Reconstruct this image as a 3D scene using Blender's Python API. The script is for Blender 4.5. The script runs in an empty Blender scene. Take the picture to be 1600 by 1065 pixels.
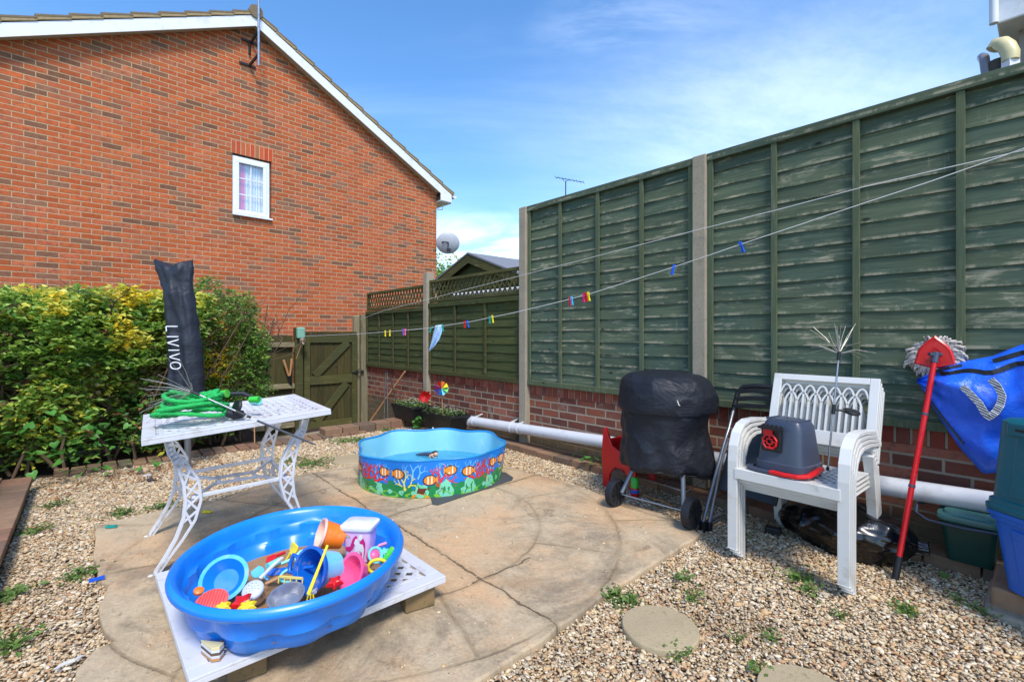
import bpy, math, random
import numpy as np
from mathutils import Vector, Matrix, noise as mn
random.seed(7); rng = np.random.default_rng(7)
R = math.radians
sc = bpy.context.scene
COL = sc.collection
# ------------------------------------------------------------------ camera
F = 745.0; CX = 800.0; HY = 522.0; EYE = 1.2
cam_d = bpy.data.cameras.new('camera'); cam = bpy.data.objects.new('camera', cam_d); COL.objects.link(cam)
cam.location = (0, 0, EYE); cam.rotation_euler = (R(90), 0, 0)
cam_d.sensor_width = 36; cam_d.lens = F / 1600 * 36; cam_d.shift_y = -(532.5 - HY) / 1600
cam_d.clip_start = 0.05; cam_d.clip_end = 3000
sc.camera = cam
# ------------------------------------------------------------------ light
SUN_AZ = R(162); SUN_EL = R(54)          # azimuth from +Y towards +X
sv = Vector((math.sin(SUN_AZ) * math.cos(SUN_EL), math.cos(SUN_AZ) * math.cos(SUN_EL), math.sin(SUN_EL)))
sd = bpy.data.lights.new('sun', 'SUN'); so = bpy.data.objects.new('sun', sd); COL.objects.link(so)
sd.energy = 2.0; sd.angle = R(14.0); sd.color = (1, .95, .87)
so.rotation_euler = sv.to_track_quat('Z', 'Y').to_euler(); so.location = (0, -5, 20)
W = bpy.data.worlds.new('World'); sc.world = W; W.use_nodes = True
wn = W.node_tree.nodes; wl = W.node_tree.links; wn.clear()
wo = wn.new('ShaderNodeOutputWorld'); bg = wn.new('ShaderNodeBackground'); sky = wn.new('ShaderNodeTexSky')
sky.sky_type = 'NISHITA'; sky.sun_disc = False; sky.sun_elevation = SUN_EL; sky.sun_rotation = SUN_AZ
sky.air_density = 1.0; sky.dust_density = 0.6; sky.ozone_density = 3.2; sky.altitude = 60
tcw = wn.new('ShaderNodeTexCoord')
def wnode(t, **k):
    n = wn.new(t)
    for a, b in k.items(): setattr(n, a, b)
    return n
def wm(op, a, b=None, c=None):
    n = wnode('ShaderNodeMath', operation=op)
    for i, v in enumerate((a, b, c)):
        if v is None: continue
        if isinstance(v, (int, float)): n.inputs[i].default_value = v
        else: wl.new(v, n.inputs[i])
    return n.outputs[0]
sepw = wnode('ShaderNodeSeparateXYZ'); wl.new(tcw.outputs['Generated'], sepw.inputs[0])
zc = wm('MAXIMUM', sepw.outputs[2], 0.03); den = wm('ADD', zc, 0.18)
cmb = wnode('ShaderNodeCombineXYZ')
wl.new(wm('DIVIDE', sepw.outputs[0], den), cmb.inputs[0]); wl.new(wm('DIVIDE', sepw.outputs[1], den), cmb.inputs[1])
def cloud(scale, stretch, rot, lo, hi, seed, rough=.6):
    mp = wnode('ShaderNodeMapping'); wl.new(cmb.outputs[0], mp.inputs[0]); mp.inputs['Rotation'].default_value = (0, 0, rot)
    mp.inputs['Scale'].default_value = (scale, scale * stretch, 1); mp.inputs['Location'].default_value = (seed, seed * .7, 0)
    nz = wnode('ShaderNodeTexNoise'); wl.new(mp.outputs[0], nz.inputs['Vector']); nz.inputs['Scale'].default_value = 1
    nz.inputs['Detail'].default_value = 8; nz.inputs['Roughness'].default_value = rough
    nz.inputs['Distortion'].default_value = .4
    mr = wnode('ShaderNodeMapRange', interpolation_type='SMOOTHSTEP'); wl.new(nz.outputs['Fac'], mr.inputs[0])
    mr.inputs[1].default_value = lo; mr.inputs[2].default_value = hi
    return mr.outputs[0]
def patch(dirv, rad, squash=(1, 1, 1)):      # soft area of sky round one direction
    vs = wnode('ShaderNodeVectorMath', operation='SUBTRACT'); wl.new(tcw.outputs['Generated'], vs.inputs[0])
    vs.inputs[1].default_value = Vector(dirv).normalized()
    vm = wnode('ShaderNodeVectorMath', operation='MULTIPLY'); wl.new(vs.outputs[0], vm.inputs[0]); vm.inputs[1].default_value = squash
    ln = wnode('ShaderNodeVectorMath', operation='LENGTH'); wl.new(vm.outputs[0], ln.inputs[0])
    mr = wnode('ShaderNodeMapRange', interpolation_type='SMOOTHSTEP'); wl.new(ln.outputs['Value'], mr.inputs[0])
    mr.inputs[1].default_value = rad; mr.inputs[2].default_value = 0
    return mr.outputs[0]
def pdir(px, py): return Vector(((px - CX) / F, 1, -(py - HY) / F))
wisp = cloud(.55, 3.2, R(25), .42, .75, 3.1)
big = cloud(.35, 1.6, R(20), .35, .7, 9.3, .7)
hz = cloud(1.1, 1.3, 0, .40, .62, 5.2, .6)
c1 = wm('MULTIPLY', wisp, .08)
c2 = wm('MULTIPLY', wm('MULTIPLY', big, patch(pdir(1180, 180), .55, (1, 1, 2.2))), .30)
c3 = wm('MULTIPLY', wm('MULTIPLY', hz, patch(pdir(770, 385), .30, (.8, 1, 3.0))), .6)
c4 = wm('MULTIPLY', wm('MULTIPLY', cloud(1.6, 2.4, R(10), .4, .7, 1.7), patch(pdir(985, 35), .22, (1, 1, 3))), .22)
cf = wm('MINIMUM', wm('ADD', wm('ADD', c1, c2), wm('ADD', c3, c4)), 1.0)
hs = wnode('ShaderNodeHueSaturation'); hs.inputs['Saturation'].default_value = 1.2; wl.new(sky.outputs[0], hs.inputs['Color'])
mxw = wnode('ShaderNodeMix', data_type='RGBA'); wl.new(cf, mxw.inputs['Factor']); wl.new(hs.outputs[0], mxw.inputs['A'])
mxw.inputs['B'].default_value = (7.5, 8.1, 9.0, 1)
wl.new(mxw.outputs['Result'], bg.inputs['Color']); bg.inputs['Strength'].default_value = 0.15
wl.new(bg.outputs[0], wo.inputs[0])
sc.view_settings.view_transform = 'Standard'; sc.view_settings.look = 'None'
sc.view_settings.exposure = 0.98; sc.view_settings.gamma = 1
sc.render.engine = 'CYCLES'
sc.cycles.max_bounces = 6

# ------------------------------------------------------------------ frames of reference
P0 = Vector((1.433, 3.583)); FD = Vector((-.6637, .748)); FN = Vector((-.748, -.6637))   # fence: along, into garden
HC = Vector((-1.737, 10.97)); HD = Vector((.7145, .6997)); HN = Vector((.6997, -.7145))  # house gable wall
def FW(s, n, z): p = P0 + FD * s + FN * n; return Vector((p.x, p.y, z))
def HW(t, n, z): p = HC + HD * t + HN * n; return Vector((p.x, p.y, z))
def at(px, py, Y): return Vector(((px - CX) / F * Y, Y, EYE - (py - HY) / F * Y))
def G(px, py, z=0.0):
    Y = (EYE - z) * F / (py - HY); return Vector(((px - CX) / F * Y, Y, z))
def onfence(px, py, n):
    r = Vector(((px - CX) / F, 1)); t = (n + P0.dot(FN)) / r.dot(FN); return at(px, py, t)
def onhouse(px, py, n):
    r = Vector(((px - CX) / F, 1)); t = (n + HC.dot(HN)) / r.dot(HN); return at(px, py, t)
FROT = math.atan2(FD.y, FD.x); HROT = math.atan2(HD.y, HD.x)
# ------------------------------------------------------------------ mesh builder
def frame_from(d, up=Vector((0, 0, 1))):
    d = d.normalized()
    if abs(d.dot(up)) > .98: up = Vector((0, 1, 0))
    x = up.cross(d).normalized(); y = d.cross(x).normalized()
    return x, y, d
class MB:
    def __init__(s): s.v = []; s.f = []; s.m = []; s.uv = {}; s.cur = 0; s.X = Matrix.Identity(4)
    def add(s, vs, fs, mi=None):
        o = len(s.v); s.v += [s.X @ Vector(v) for v in vs]
        fl = s.X.determinant() < 0
        s.f += [tuple(o + i for i in (reversed(f) if fl else f)) for f in fs]; s.m += [s.cur if mi is None else mi] * len(fs); return o
    def box(s, c, size, rz=0, M=None):
        x, y, z = [k / 2 for k in size]
        vs = [Vector((a * x, b * y, d * z)) for d in (-1, 1) for b in (-1, 1) for a in (-1, 1)]
        M = M or (Matrix.Translation(c) @ Matrix.Rotation(rz, 4, 'Z'))
        s.add([M @ v for v in vs], [(0, 2, 3, 1), (4, 5, 7, 6), (0, 1, 5, 4), (2, 6, 7, 3), (0, 4, 6, 2), (1, 3, 7, 5)])
    def hexa(s, b, t):      # four bottom, four top points
        s.add(list(b) + list(t), [(3, 2, 1, 0), (4, 5, 6, 7), (0, 1, 5, 4), (1, 2, 6, 5), (2, 3, 7, 6), (3, 0, 4, 7)])
    def bar(s, a, b, w, h, up=Vector((0, 0, 1))):
        a = Vector(a); b = Vector(b); x, y, d = frame_from(b - a, Vector(up))
        q = [x * (i * w / 2) + y * (j * h / 2) for i, j in ((-1, -1), (1, -1), (1, 1), (-1, 1))]
        s.add([a + k for k in q] + [b + k for k in q], [(3, 2, 1, 0), (4, 5, 6, 7), (0, 1, 5, 4), (1, 2, 6, 5), (2, 3, 7, 6), (3, 0, 4, 7)])
    def strip(s, pts, w, h, up):    # swept rectangle, pts list, w along side, h along up; w/h may be lists
        n = len(pts); pts = [Vector(p) for p in pts]; vs = []; up = Vector(up)
        for i, p in enumerate(pts):
            d = (pts[min(i + 1, n - 1)] - pts[max(i - 1, 0)]).normalized()
            x = up.cross(d).normalized() if abs(up.dot(d)) < .99 else Vector((1, 0, 0)); y = d.cross(x).normalized()
            ww = w[i] if isinstance(w, (list, tuple)) else w; hh = h[i] if isinstance(h, (list, tuple)) else h
            vs += [p + x * (a * ww / 2) + y * (b * hh / 2) for a, b in ((-1, -1), (1, -1), (1, 1), (-1, 1))]
        fs = [(3, 2, 1, 0), tuple(4 * (n - 1) + k for k in range(4))]
        for i in range(n - 1):
            for k in range(4): fs.append((4 * i + k, 4 * i + (k + 1) % 4, 4 * i + 4 + (k + 1) % 4, 4 * i + 4 + k))
        s.add(vs, fs)
    def tube(s, pts, r, seg=8, caps=True, closed=False):
        pts = [Vector(p) for p in pts]; n = len(pts); vs = []; px = None
        for i, p in enumerate(pts):
            if closed: d = pts[(i + 1) % n] - pts[i - 1]
            else: d = pts[min(i + 1, n - 1)] - pts[max(i - 1, 0)]
            if d.length < 1e-9: d = Vector((0, 0, 1))
            d.normalize()
            if px is None: x, y, _ = frame_from(d)
            else:
                x = px - d * px.dot(d)
                if x.length < 1e-5: x, y, _ = frame_from(d)
                x.normalize(); y = d.cross(x)
            px = x; rr = r[i] if isinstance(r, (list, tuple)) else r
            vs += [p + x * (rr * math.cos(2 * math.pi * k / seg)) + y * (rr * math.sin(2 * math.pi * k / seg)) for k in range(seg)]
        fs = []
        for i in range(n if closed else n - 1):
            j = (i + 1) % n
            for k in range(seg): fs.append((i * seg + k, i * seg + (k + 1) % seg, j * seg + (k + 1) % seg, j * seg + k))
        if caps and not closed: fs += [tuple(reversed(range(seg))), tuple((n - 1) * seg + k for k in range(seg))]
        s.add(vs, fs)
    def lathe(s, prof, c=(0, 0, 0), seg=24, axis=(0, 0, 1), sx=1, sy=1, rf=None, captop=True, capbot=True):
        x, y, d = frame_from(Vector(axis)); c = Vector(c)
        if Vector(axis) == Vector((0, 0, 1)): x, y = Vector((1, 0, 0)), Vector((0, 1, 0))
        vs = []
        for r, z in prof:
            for k in range(seg):
                a = 2 * math.pi * k / seg; q = rf(a, z) if rf else 1
                vs.append(c + x * (r * q * sx * math.cos(a)) + y * (r * q * sy * math.sin(a)) + d * z)
        fs = []
        for i in range(len(prof) - 1):
            for k in range(seg): fs.append((i * seg + k, i * seg + (k + 1) % seg, (i + 1) * seg + (k + 1) % seg, (i + 1) * seg + k))
        if capbot: fs.append(tuple(reversed(range(seg))))
        if captop: fs.append(tuple((len(prof) - 1) * seg + k for k in range(seg)))
        s.add(vs, fs)
    def loft(s, rings, closed=True, caps=True):
        n = len(rings[0]); vs = [Vector(p) for r in rings for p in r]; fs = []
        for i in range(len(rings) - 1):
            for k in range(n if closed else n - 1): fs.append((i * n + k, i * n + (k + 1) % n, (i + 1) * n + (k + 1) % n, (i + 1) * n + k))
        if caps and closed: fs += [tuple(reversed(range(n))), tuple((len(rings) - 1) * n + k for k in range(n))]
        s.add(vs, fs)
    def prism(s, poly, d):          # planar polygon (3-D points) extruded by vector d
        n = len(poly); p = [Vector(q) for q in poly]; d = Vector(d)
        s.add(p + [q + d for q in p], [tuple(reversed(range(n))), tuple(range(n, 2 * n))] + [(i, (i + 1) % n, n + (i + 1) % n, n + i) for i in range(n)])
    def ball(s, c, r, seg=12, rings=8, sz=1, M=None):
        vs = []; fs = []
        for i in range(rings + 1):
            a = math.pi * i / rings
            for k in range(seg):
                b = 2 * math.pi * k / seg; vs.append(Vector((r * math.sin(a) * math.cos(b), r * math.sin(a) * math.sin(b), r * sz * math.cos(a))))
        for i in range(rings):
            for k in range(seg): fs.append((i * seg + k, i * seg + (k + 1) % seg, (i + 1) * seg + (k + 1) % seg, (i + 1) * seg + k))
        M = M or Matrix.Identity(4); s.add([Vector(c) + (M @ v) for v in vs], [f[::-1] for f in fs])
    def build(s, name, mats, parent=None, world=False, smooth=None, bevel=0, uvf=None, bseg=2, weld=False, solid=0):
        vs = s.v; off = None
        if world and parent is not None:
            inv = ROOTM[parent.name].inverted(); vs = [inv @ v for v in vs]
        me = bpy.data.meshes.new(name); o = bpy.data.objects.new(name, me)
        if world and parent is None:
            a = np.array(vs); off = Vector(((a[:, 0].min() + a[:, 0].max()) / 2, (a[:, 1].min() + a[:, 1].max()) / 2, a[:, 2].min()))
            wv = vs; vs = [v - off for v in vs]; o.location = off
        me.from_pydata([tuple(v) for v in vs], [], s.f)
        for m in (mats if isinstance(mats, (list, tuple)) else [mats]): me.materials.append(m)
        me.polygons.foreach_set('material_index', s.m)
        if uvf:
            ul = me.uv_layers.new(name='UVMap'); src = s.v
            for l in me.loops: ul.data[l.index].uv = uvf(src[l.vertex_index])
        if smooth is not None:
            me.polygons.foreach_set('use_smooth', [True] * len(me.polygons))
            if smooth < 180: me.set_sharp_from_angle(angle=R(smooth))
        me.update(); COL.objects.link(o)
        if parent is not None:
            o.parent = parent
            if parent.name in ROOTM: ROOTM[o.name] = ROOTM[parent.name]
        else: ROOTM[o.name] = Matrix.Translation(off) if off else Matrix.Identity(4)
        if bevel:
            bm = o.modifiers.new('bevel', 'BEVEL'); bm.width = bevel; bm.segments = bseg; bm.limit_method = 'ANGLE'; bm.angle_limit = R(40)
        return o
ROOTM = {}
def thing(name, label, cat, loc=(0, 0, 0), rz=0, group=None, rot=None):
    o = bpy.data.objects.new(name, None); COL.objects.link(o); o.empty_display_size = .1
    o.location = loc; o.rotation_euler = rot if rot else (0, 0, rz)
    ROOTM[o.name] = Matrix.Translation(Vector(loc)) @ o.rotation_euler.to_matrix().to_4x4()
    o['label'] = label; o['category'] = cat
    if group: o['group'] = group
    return o
def tag(o, label=None, cat=None, group=None, kind=None):
    if label: o['label'] = label
    if cat: o['category'] = cat
    if group: o['group'] = group
    if kind: o['kind'] = kind
    return o
def dup(root, loc, rz=0, label=None, group=None, rot=None):
    r = root.copy(); COL.objects.link(r); r.location = loc; r.rotation_euler = rot if rot else (0, 0, rz)
    if label: r['label'] = label
    if group: r['group'] = group
    for ch in list(root.children):
        c = ch.copy(); COL.objects.link(c); c.parent = r
        for g in ch.children:
            e = g.copy(); COL.objects.link(e); e.parent = c
    return r
# ------------------------------------------------------------------ materials
def L(r, g, b):
    f = lambda c: (c / 255 / 12.92) if c / 255 <= .04045 else ((c / 255 + .055) / 1.055) ** 2.4
    return (f(r), f(g), f(b), 1)
class NT:
    def __init__(s, name):
        s.mat = bpy.data.materials.new(name); s.mat.use_nodes = True; s.n = s.mat.node_tree.nodes; s.l = s.mat.node_tree.links
        s.b = s.n['Principled BSDF']; s.tc = s.n.new('ShaderNodeTexCoord')
    def put(s, sock, v):
        if isinstance(v, bpy.types.NodeSocket): s.l.new(v, sock)
        elif v is not None: sock.default_value = v
    def m(s, op, a, b=None, c=None):
        n = s.n.new('ShaderNodeMath'); n.operation = op
        for i, v in enumerate((a, b, c)): s.put(n.inputs[i], v)
        return n.outputs[0]
    def obj(s): return s.tc.outputs['Object']
    def uv(s): return s.tc.outputs['UV']
    def map(s, v, scale=(1, 1, 1), loc=(0, 0, 0), rot=(0, 0, 0)):
        n = s.n.new('ShaderNodeMapping'); s.put(n.inputs[0], v); n.inputs['Scale'].default_value = scale
        n.inputs['Location'].default_value = loc; n.inputs['Rotation'].default_value = rot; return n.outputs[0]
    def noise(s, v, scale, detail=4, rough=.55, dist=0, out='Fac'):
        n = s.n.new('ShaderNodeTexNoise'); s.put(n.inputs['Vector'], v); n.inputs['Scale'].default_value = scale
        n.inputs['Detail'].default_value = detail; n.inputs['Roughness'].default_value = rough; n.inputs['Distortion'].default_value = dist
        return n.outputs[out]
    def vor(s, v, scale, feat='F1', out='Distance'):
        n = s.n.new('ShaderNodeTexVoronoi'); n.feature = feat; s.put(n.inputs['Vector'], v); n.inputs['Scale'].default_value = scale; return n.outputs[out]
    def wn(s, v, out='Value'):
        n = s.n.new('ShaderNodeTexWhiteNoise'); s.put(n.inputs['Vector'], v); return n.outputs[out]
    def mr(s, v, a, b, c=0, d=1, smooth=True):
        n = s.n.new('ShaderNodeMapRange'); n.interpolation_type = 'SMOOTHSTEP' if smooth else 'LINEAR'
        s.put(n.inputs[0], v)
        for i, k in enumerate((a, b, c, d)): n.inputs[1 + i].default_value = k
        return n.outputs[0]
    def mix(s, f, a, b, mode='MIX'):
        n = s.n.new('ShaderNodeMix'); n.data_type = 'RGBA'; n.blend_type = mode
        s.put(n.inputs['Factor'], f); s.put(n.inputs['A'], a); s.put(n.inputs['B'], b); return n.outputs['Result']
    def ramp(s, v, stops, const=False):
        n = s.n.new('ShaderNodeValToRGB'); s.put(n.inputs[0], v); e = n.color_ramp.elements
        if const: n.color_ramp.interpolation = 'CONSTANT'
        while len(e) < len(stops): e.new(.5)
        for i, (p, c) in enumerate(stops): e[i].position = p; e[i].color = c
        return n.outputs[0]
    def sep(s, v):
        n = s.n.new('ShaderNodeSeparateXYZ'); s.put(n.inputs[0], v); return n.outputs
    def comb(s, x, y, z=0):
        n = s.n.new('ShaderNodeCombineXYZ'); s.put(n.inputs[0], x); s.put(n.inputs[1], y); s.put(n.inputs[2], z); return n.outputs[0]
    def island(s):
        return s.n.new('ShaderNodeNewGeometry').outputs['Random Per Island']
    def bump(s, h, strength=.3, dist=.01):
        n = s.n.new('ShaderNodeBump'); s.put(n.inputs['Height'], h); n.inputs['Strength'].default_value = strength
        n.inputs['Distance'].default_value = dist; s.l.new(n.outputs[0], s.b.inputs['Normal'])
    def out(s, col=None, rough=None, spec=None, metal=None):
        s.put(s.b.inputs['Base Color'], col); s.put(s.b.inputs['Roughness'], rough)
        s.put(s.b.inputs['Specular IOR Level'], spec); s.put(s.b.inputs['Metallic'], metal); return s.mat
def scl(c, k): return (min(c[0] * k, 1), min(c[1] * k, 1), min(c[2] * k, 1), 1)
def plain(name, c, rough=.5, metal=0, var=.12, scale=8, bump=0, bscale=60, spec=.5, dirt=None, coat=0, trans=0):
    t = NT(name); o = t.obj()
    nz = t.noise(o, scale, 5, .6)
    col = t.mix(nz, scl(c, 1 - var), scl(c, 1 + var))
    if dirt:
        f = t.mr(t.noise(o, scale * 1.7, 6, .7), .52, .72, 0, dirt[1]); col = t.mix(f, col, dirt[0])
    rg = t.mr(nz, .3, .7, max(rough - .08, .02), min(rough + .08, 1))
    if bump: t.bump(t.noise(o, bscale, 4, .6), bump, .004)
    if coat: t.b.inputs['Coat Weight'].default_value = coat
    if trans: t.b.inputs['Transmission Weight'].default_value = trans
    return t.out(col, rg, spec, metal)
def brickmat(name, cols, mortar, bw=.225, bh=.075, jw=.010, wear=0, soldier=None, dirt=0):
    t = NT(name); x, y, _ = t.sep(t.uv())
    row = t.m('FLOOR', t.m('DIVIDE', y, bh)); fy = t.m('FRACT', t.m('DIVIDE', y, bh))
    u = t.m('ADD', t.m('DIVIDE', x, bw), t.m('MULTIPLY', t.m('MODULO', t.m('ABSOLUTE', row), 2.0), .5))
    cx = t.m('FLOOR', u); fx = t.m('FRACT', u)
    wob = t.m('MULTIPLY', t.m('SUBTRACT', t.noise(t.uv(), 45, 3), .5), .007)
    dx = t.m('MULTIPLY', t.m('MINIMUM', fx, t.m('SUBTRACT', 1.0, fx)), bw)
    dy = t.m('MULTIPLY', t.m('MINIMUM', fy, t.m('SUBTRACT', 1.0, fy)), bh)
    d = t.m('ADD', t.m('MINIMUM', dx, dy), wob)
    mf = t.mr(d, jw * .35, jw * .65)
    rnd = t.wn(t.comb(cx, row)); rnd2 = t.wn(t.comb(cx, row, 5.3))
    bc = t.ramp(rnd, [(i / len(cols), c) for i, c in enumerate(cols)], True)
    nz = t.noise(t.uv(), 14, 5, .65); bc = t.mix(.85, bc, t.mix(nz, (.45, .45, .45, 1), (1.35, 1.3, 1.25, 1)), 'MULTIPLY')
    blot = t.m('MULTIPLY', t.mr(t.noise(t.uv(), 22, 4, .7), .5, .66), t.mr(rnd2, .45, .7))
    bc = t.mix(t.m('MULTIPLY', blot, .65), bc, L(100, 72, 62))
    bc = t.mix(1.0, bc, t.mix(rnd2, (.8, .8, .8, 1), (1.12, 1.12, 1.12, 1)), 'MULTIPLY')
    if wear:
        bc = t.mix(t.mr(t.noise(t.uv(), 5, 6, .75, .6), .55, .75, 0, wear), bc, L(150, 135, 120))
    mc = t.mix(t.noise(t.uv(), 30, 4), scl(mortar, .75), scl(mortar, 1.15))
    drift = t.noise(t.uv(), .45, 5, .65); bc = t.mix(.5, bc, t.mix(drift, (.72, .74, .78, 1), (1.28, 1.24, 1.18, 1)), 'MULTIPLY'); mc = t.mix(t.mr(t.noise(t.uv(), .8, 5, .7), .4, .65, 0, .5), mc, scl(mortar, .68))
    col = t.mix(mf, mc, bc)
    if dirt:
        f = t.mr(y, dirt[1], dirt[0], 0, 1); f = t.m('MULTIPLY', f, t.mr(t.noise(t.uv(), 3.5, 6, .7), .25, .6, .55, 1))
        col = t.mix(f, col, t.mix(nz, L(78, 68, 52), L(118, 106, 82)))
    h = t.m('ADD', mf, t.m('MULTIPLY', t.noise(t.uv(), 60, 4, .7), .35)); t.bump(h, .7, .006)
    return t.out(col, .88, .2)
def woodmat(name, c1, c2, worn, wamt=.5, scl_=1.0, grain='x', lo=.56, hi=.70, pitch=0, z0=0):
    t = NT(name); x, y, _ = t.sep(t.uv())
    sx, sy = (1.6, 22) if grain == 'x' else (22, 1.6)
    ri = t.island(); v = t.comb(t.m('ADD', x, t.m('MULTIPLY', ri, 31.0)), t.m('ADD', y, t.m('MULTIPLY', ri, 17.0)))
    g = t.noise(t.map(v, (sx * scl_, sy * scl_, 1)), 2.2, 7, .65, .8)
    blot = t.noise(t.map(v, (1, 3.4, 1) if grain == 'x' else (3.4, 1, 1)), 3.4, 8, .75, .5)
    base = t.mix(g, c1, c2); base = t.mix(1.0, base, t.mix(ri, (.72, .76, .78, 1), (1.25, 1.2, 1.08, 1)), 'MULTIPLY'); fine = t.noise(t.map(v, (3, 90, 1) if grain == 'x' else (90, 3, 1)), 1.0, 3, .7); base = t.mix(.7, base, t.mix(fine, (.5, .5, .5, 1), (1.4, 1.4, 1.4, 1)), 'MULTIPLY')
    blue = t.mr(t.noise(v, 1.5, 3, .5), .45, .65, 0, .5); base = t.mix(blue, base, t.mix(g, scl(c1, .8), (c2[0] * .62, c2[1] * .85, c2[2] * 1.05, 1)))
    wf = t.m('MULTIPLY', t.mr(t.m('MULTIPLY', t.m('ADD', blot, t.m('MULTIPLY', g, .45)), .72), lo, hi), wamt)
    col = t.mix(wf, base, worn)
    if pitch:
        fr = t.m('FRACT', t.m('DIVIDE', t.m('SUBTRACT', y, z0), pitch)); ed = t.m('MULTIPLY', t.mr(fr, .22, .06), t.mr(t.noise(t.map(v, (2.2, 1, 1)), 2.4, 6, .75), .46, .60, 0, .75)); col = t.mix(ed, col, scl(worn, .9))
        drip = t.m('MULTIPLY', t.mr(t.noise(t.map(v, (26, 2.5, 1)), 1.0, 4, .7), .60, .74), t.mr(t.noise(v, 1.3, 4, .6), .5, .62, 0, .5)); col = t.mix(drip, col, scl(worn, .8))
    big = t.noise(t.comb(x, y), .9, 4, .6); col = t.mix(.6, col, t.mix(big, (.55, .6, .65, 1), (1.5, 1.4, 1.25, 1)), 'MULTIPLY')
    kn = t.vor(t.map(v, (2.4, 5.2, 1)), 1.0); col = t.mix(t.mr(kn, .075, .03, 0, .85), col, scl(c1, .35))
    t.bump(g, .5, .004)
    return t.out(col, .85, .2)
M = {}
M['brick'] = brickmat('red_brick', [L(188, 97, 56), L(193, 105, 62), L(184, 97, 58), L(188, 107, 72), L(148, 103, 79), L(189, 100, 60), L(182, 95, 58), L(193, 97, 54), L(174, 102, 72), L(133, 93, 71), L(189, 100, 58), L(186, 100, 66)], L(188, 161, 127), jw=.011)
M['brick_old'] = brickmat('weathered_brick', [L(140, 82, 64), L(120, 72, 60), L(150, 90, 68), L(112, 72, 62), L(156, 100, 82), L(130, 84, 68)], L(164, 150, 130), jw=.014, wear=.85, dirt=(.12, .27))
M['fence'] = woodmat('green_stained_board', L(47, 61, 54), L(108, 120, 97), L(170, 162, 138), .8, lo=.545, hi=.69, pitch=.1047, z0=.708)
M['fence2'] = woodmat('olive_stained_board', L(46, 54, 30), L(92, 96, 58), L(142, 138, 108), .35)
M['batten'] = woodmat('green_stained_batten', L(64, 76, 58), L(114, 122, 94), L(150, 144, 120), .45, grain='y')
M['gatewood'] = woodmat('dark_olive_board', L(44, 42, 24), L(90, 84, 52), L(120, 110, 80), .3, grain='y')
M['gaterail'] = woodmat('dark_olive_rail', L(54, 54, 30), L(98, 96, 60), L(150, 140, 110), .4)
M['greywood'] = woodmat('weathered_grey_wood', L(96, 88, 68), L(156, 146, 120), L(176, 168, 150), .5, grain='y')
M['railgrey'] = woodmat('weathered_grey_rail', L(110, 98, 72), L(170, 158, 128), L(196, 190, 176), .5)
def concrete(name, c, sc_=1, pit=.5):
    t = NT(name); o = t.obj(); n1 = t.noise(o, 4 * sc_, 6, .65); n2 = t.noise(o, 70 * sc_, 4, .7)
    col = t.mix(n1, scl(c, .62), scl(c, 1.25)); col = t.mix(t.mr(n2, .52, .7, 0, pit), col, scl(c, .42))
    col = t.mix(t.mr(t.noise(o, 9, 5, .7), .58, .72, 0, .5), col, L(120, 116, 84))
    t.bump(n2, .6, .004); return t.out(col, .92, .15)
M['concrete'] = concrete('pitted_concrete', L(160, 148, 128), 1, .65)
M['slab'] = concrete('stepping_slab', L(176, 158, 126), 1, .35)
M['white'] = plain('white_plastic', L(210, 208, 202), .38, var=.04, dirt=(L(160, 150, 132), .5), scale=6, bump=.05)
M['whitepaint'] = plain('white_paint', L(226, 226, 228), .4, var=.04, dirt=(L(150, 142, 128), .3), scale=3)
M['upvc'] = plain('white_frame', L(228, 230, 232), .3, var=.02)
M['castwhite'] = plain('white_cast_metal', L(206, 206, 210), .42, var=.05, dirt=(L(150, 130, 105), .5), scale=7, bump=.15)
M['pipe'] = plain('white_pipe', L(204, 206, 210), .35, var=.05, dirt=(L(150, 146, 136), .4), scale=4)
M['tile'] = plain('roof_tile', L(118, 104, 84), .9, var=.35, scale=14, bump=.6, dirt=(L(150, 142, 96), .6))
M['verge'] = plain('verge_mortar', L(158, 136, 100), .95, var=.35, scale=20, bump=.9, bscale=40, dirt=(L(98, 88, 58), .8))
M['metal'] = plain('galvanised_metal', L(170, 172, 176), .35, .9, var=.2, scale=20)
M['darkmetal'] = plain('dark_metal', L(52, 52, 54), .5, .6, var=.2)
M['steel'] = plain('stainless_steel', L(190, 190, 194), .28, .8, var=.08)
M['greytube'] = plain('grey_tube', L(120, 124, 130), .35, .6, var=.08)
M['black'] = plain('black_plastic', L(22, 23, 25), .5, var=.15, bump=.1)
M['soil'] = plain('soil', L(70, 54, 38), .95, var=.4, scale=30, bump=1, bscale=50)
M['navy'] = plain('black_cover_cloth_plain', L(36, 40, 52), .42, var=.12, bump=.25, bscale=300, spec=.5)
def clothmat(name, c, rough, sc_=1):
    t = NT(name); o = t.obj(); m1 = t.map(o, (5 * sc_, 5 * sc_, 9 * sc_)); v1 = t.noise(m1, 1.0, 2, .5, 1.6); v2 = t.noise(t.map(o, (11 * sc_, 11 * sc_, 6 * sc_)), 1.0, 2, .5, 2.2)
    r1 = t.m('ABSOLUTE', t.m('SUBTRACT', v1, .5)); r2 = t.m('ABSOLUTE', t.m('SUBTRACT', v2, .5))
    h = t.m('ADD', t.mr(r1, .0, .12), t.m('MULTIPLY', t.mr(r2, 0, .10), .5)); h = t.m('ADD', h, t.m('MULTIPLY', t.noise(o, 300, 2), .04))
    t.bump(h, .16, .012); return t.out(t.mix(v1, scl(c, .85), scl(c, 1.2)), rough, .35)
M['bbqcloth'] = clothmat('black_polyester', L(26, 29, 37), .55)
M['parasolcloth'] = clothmat('dark_cover_cloth', L(36, 40, 50), .55, .6)
M['binbag'] = plain('black_polythene', L(14, 15, 17), .22, var=.2, spec=.7)
M['red'] = plain('red_plastic', L(206, 24, 26), .35, var=.06)
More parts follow.
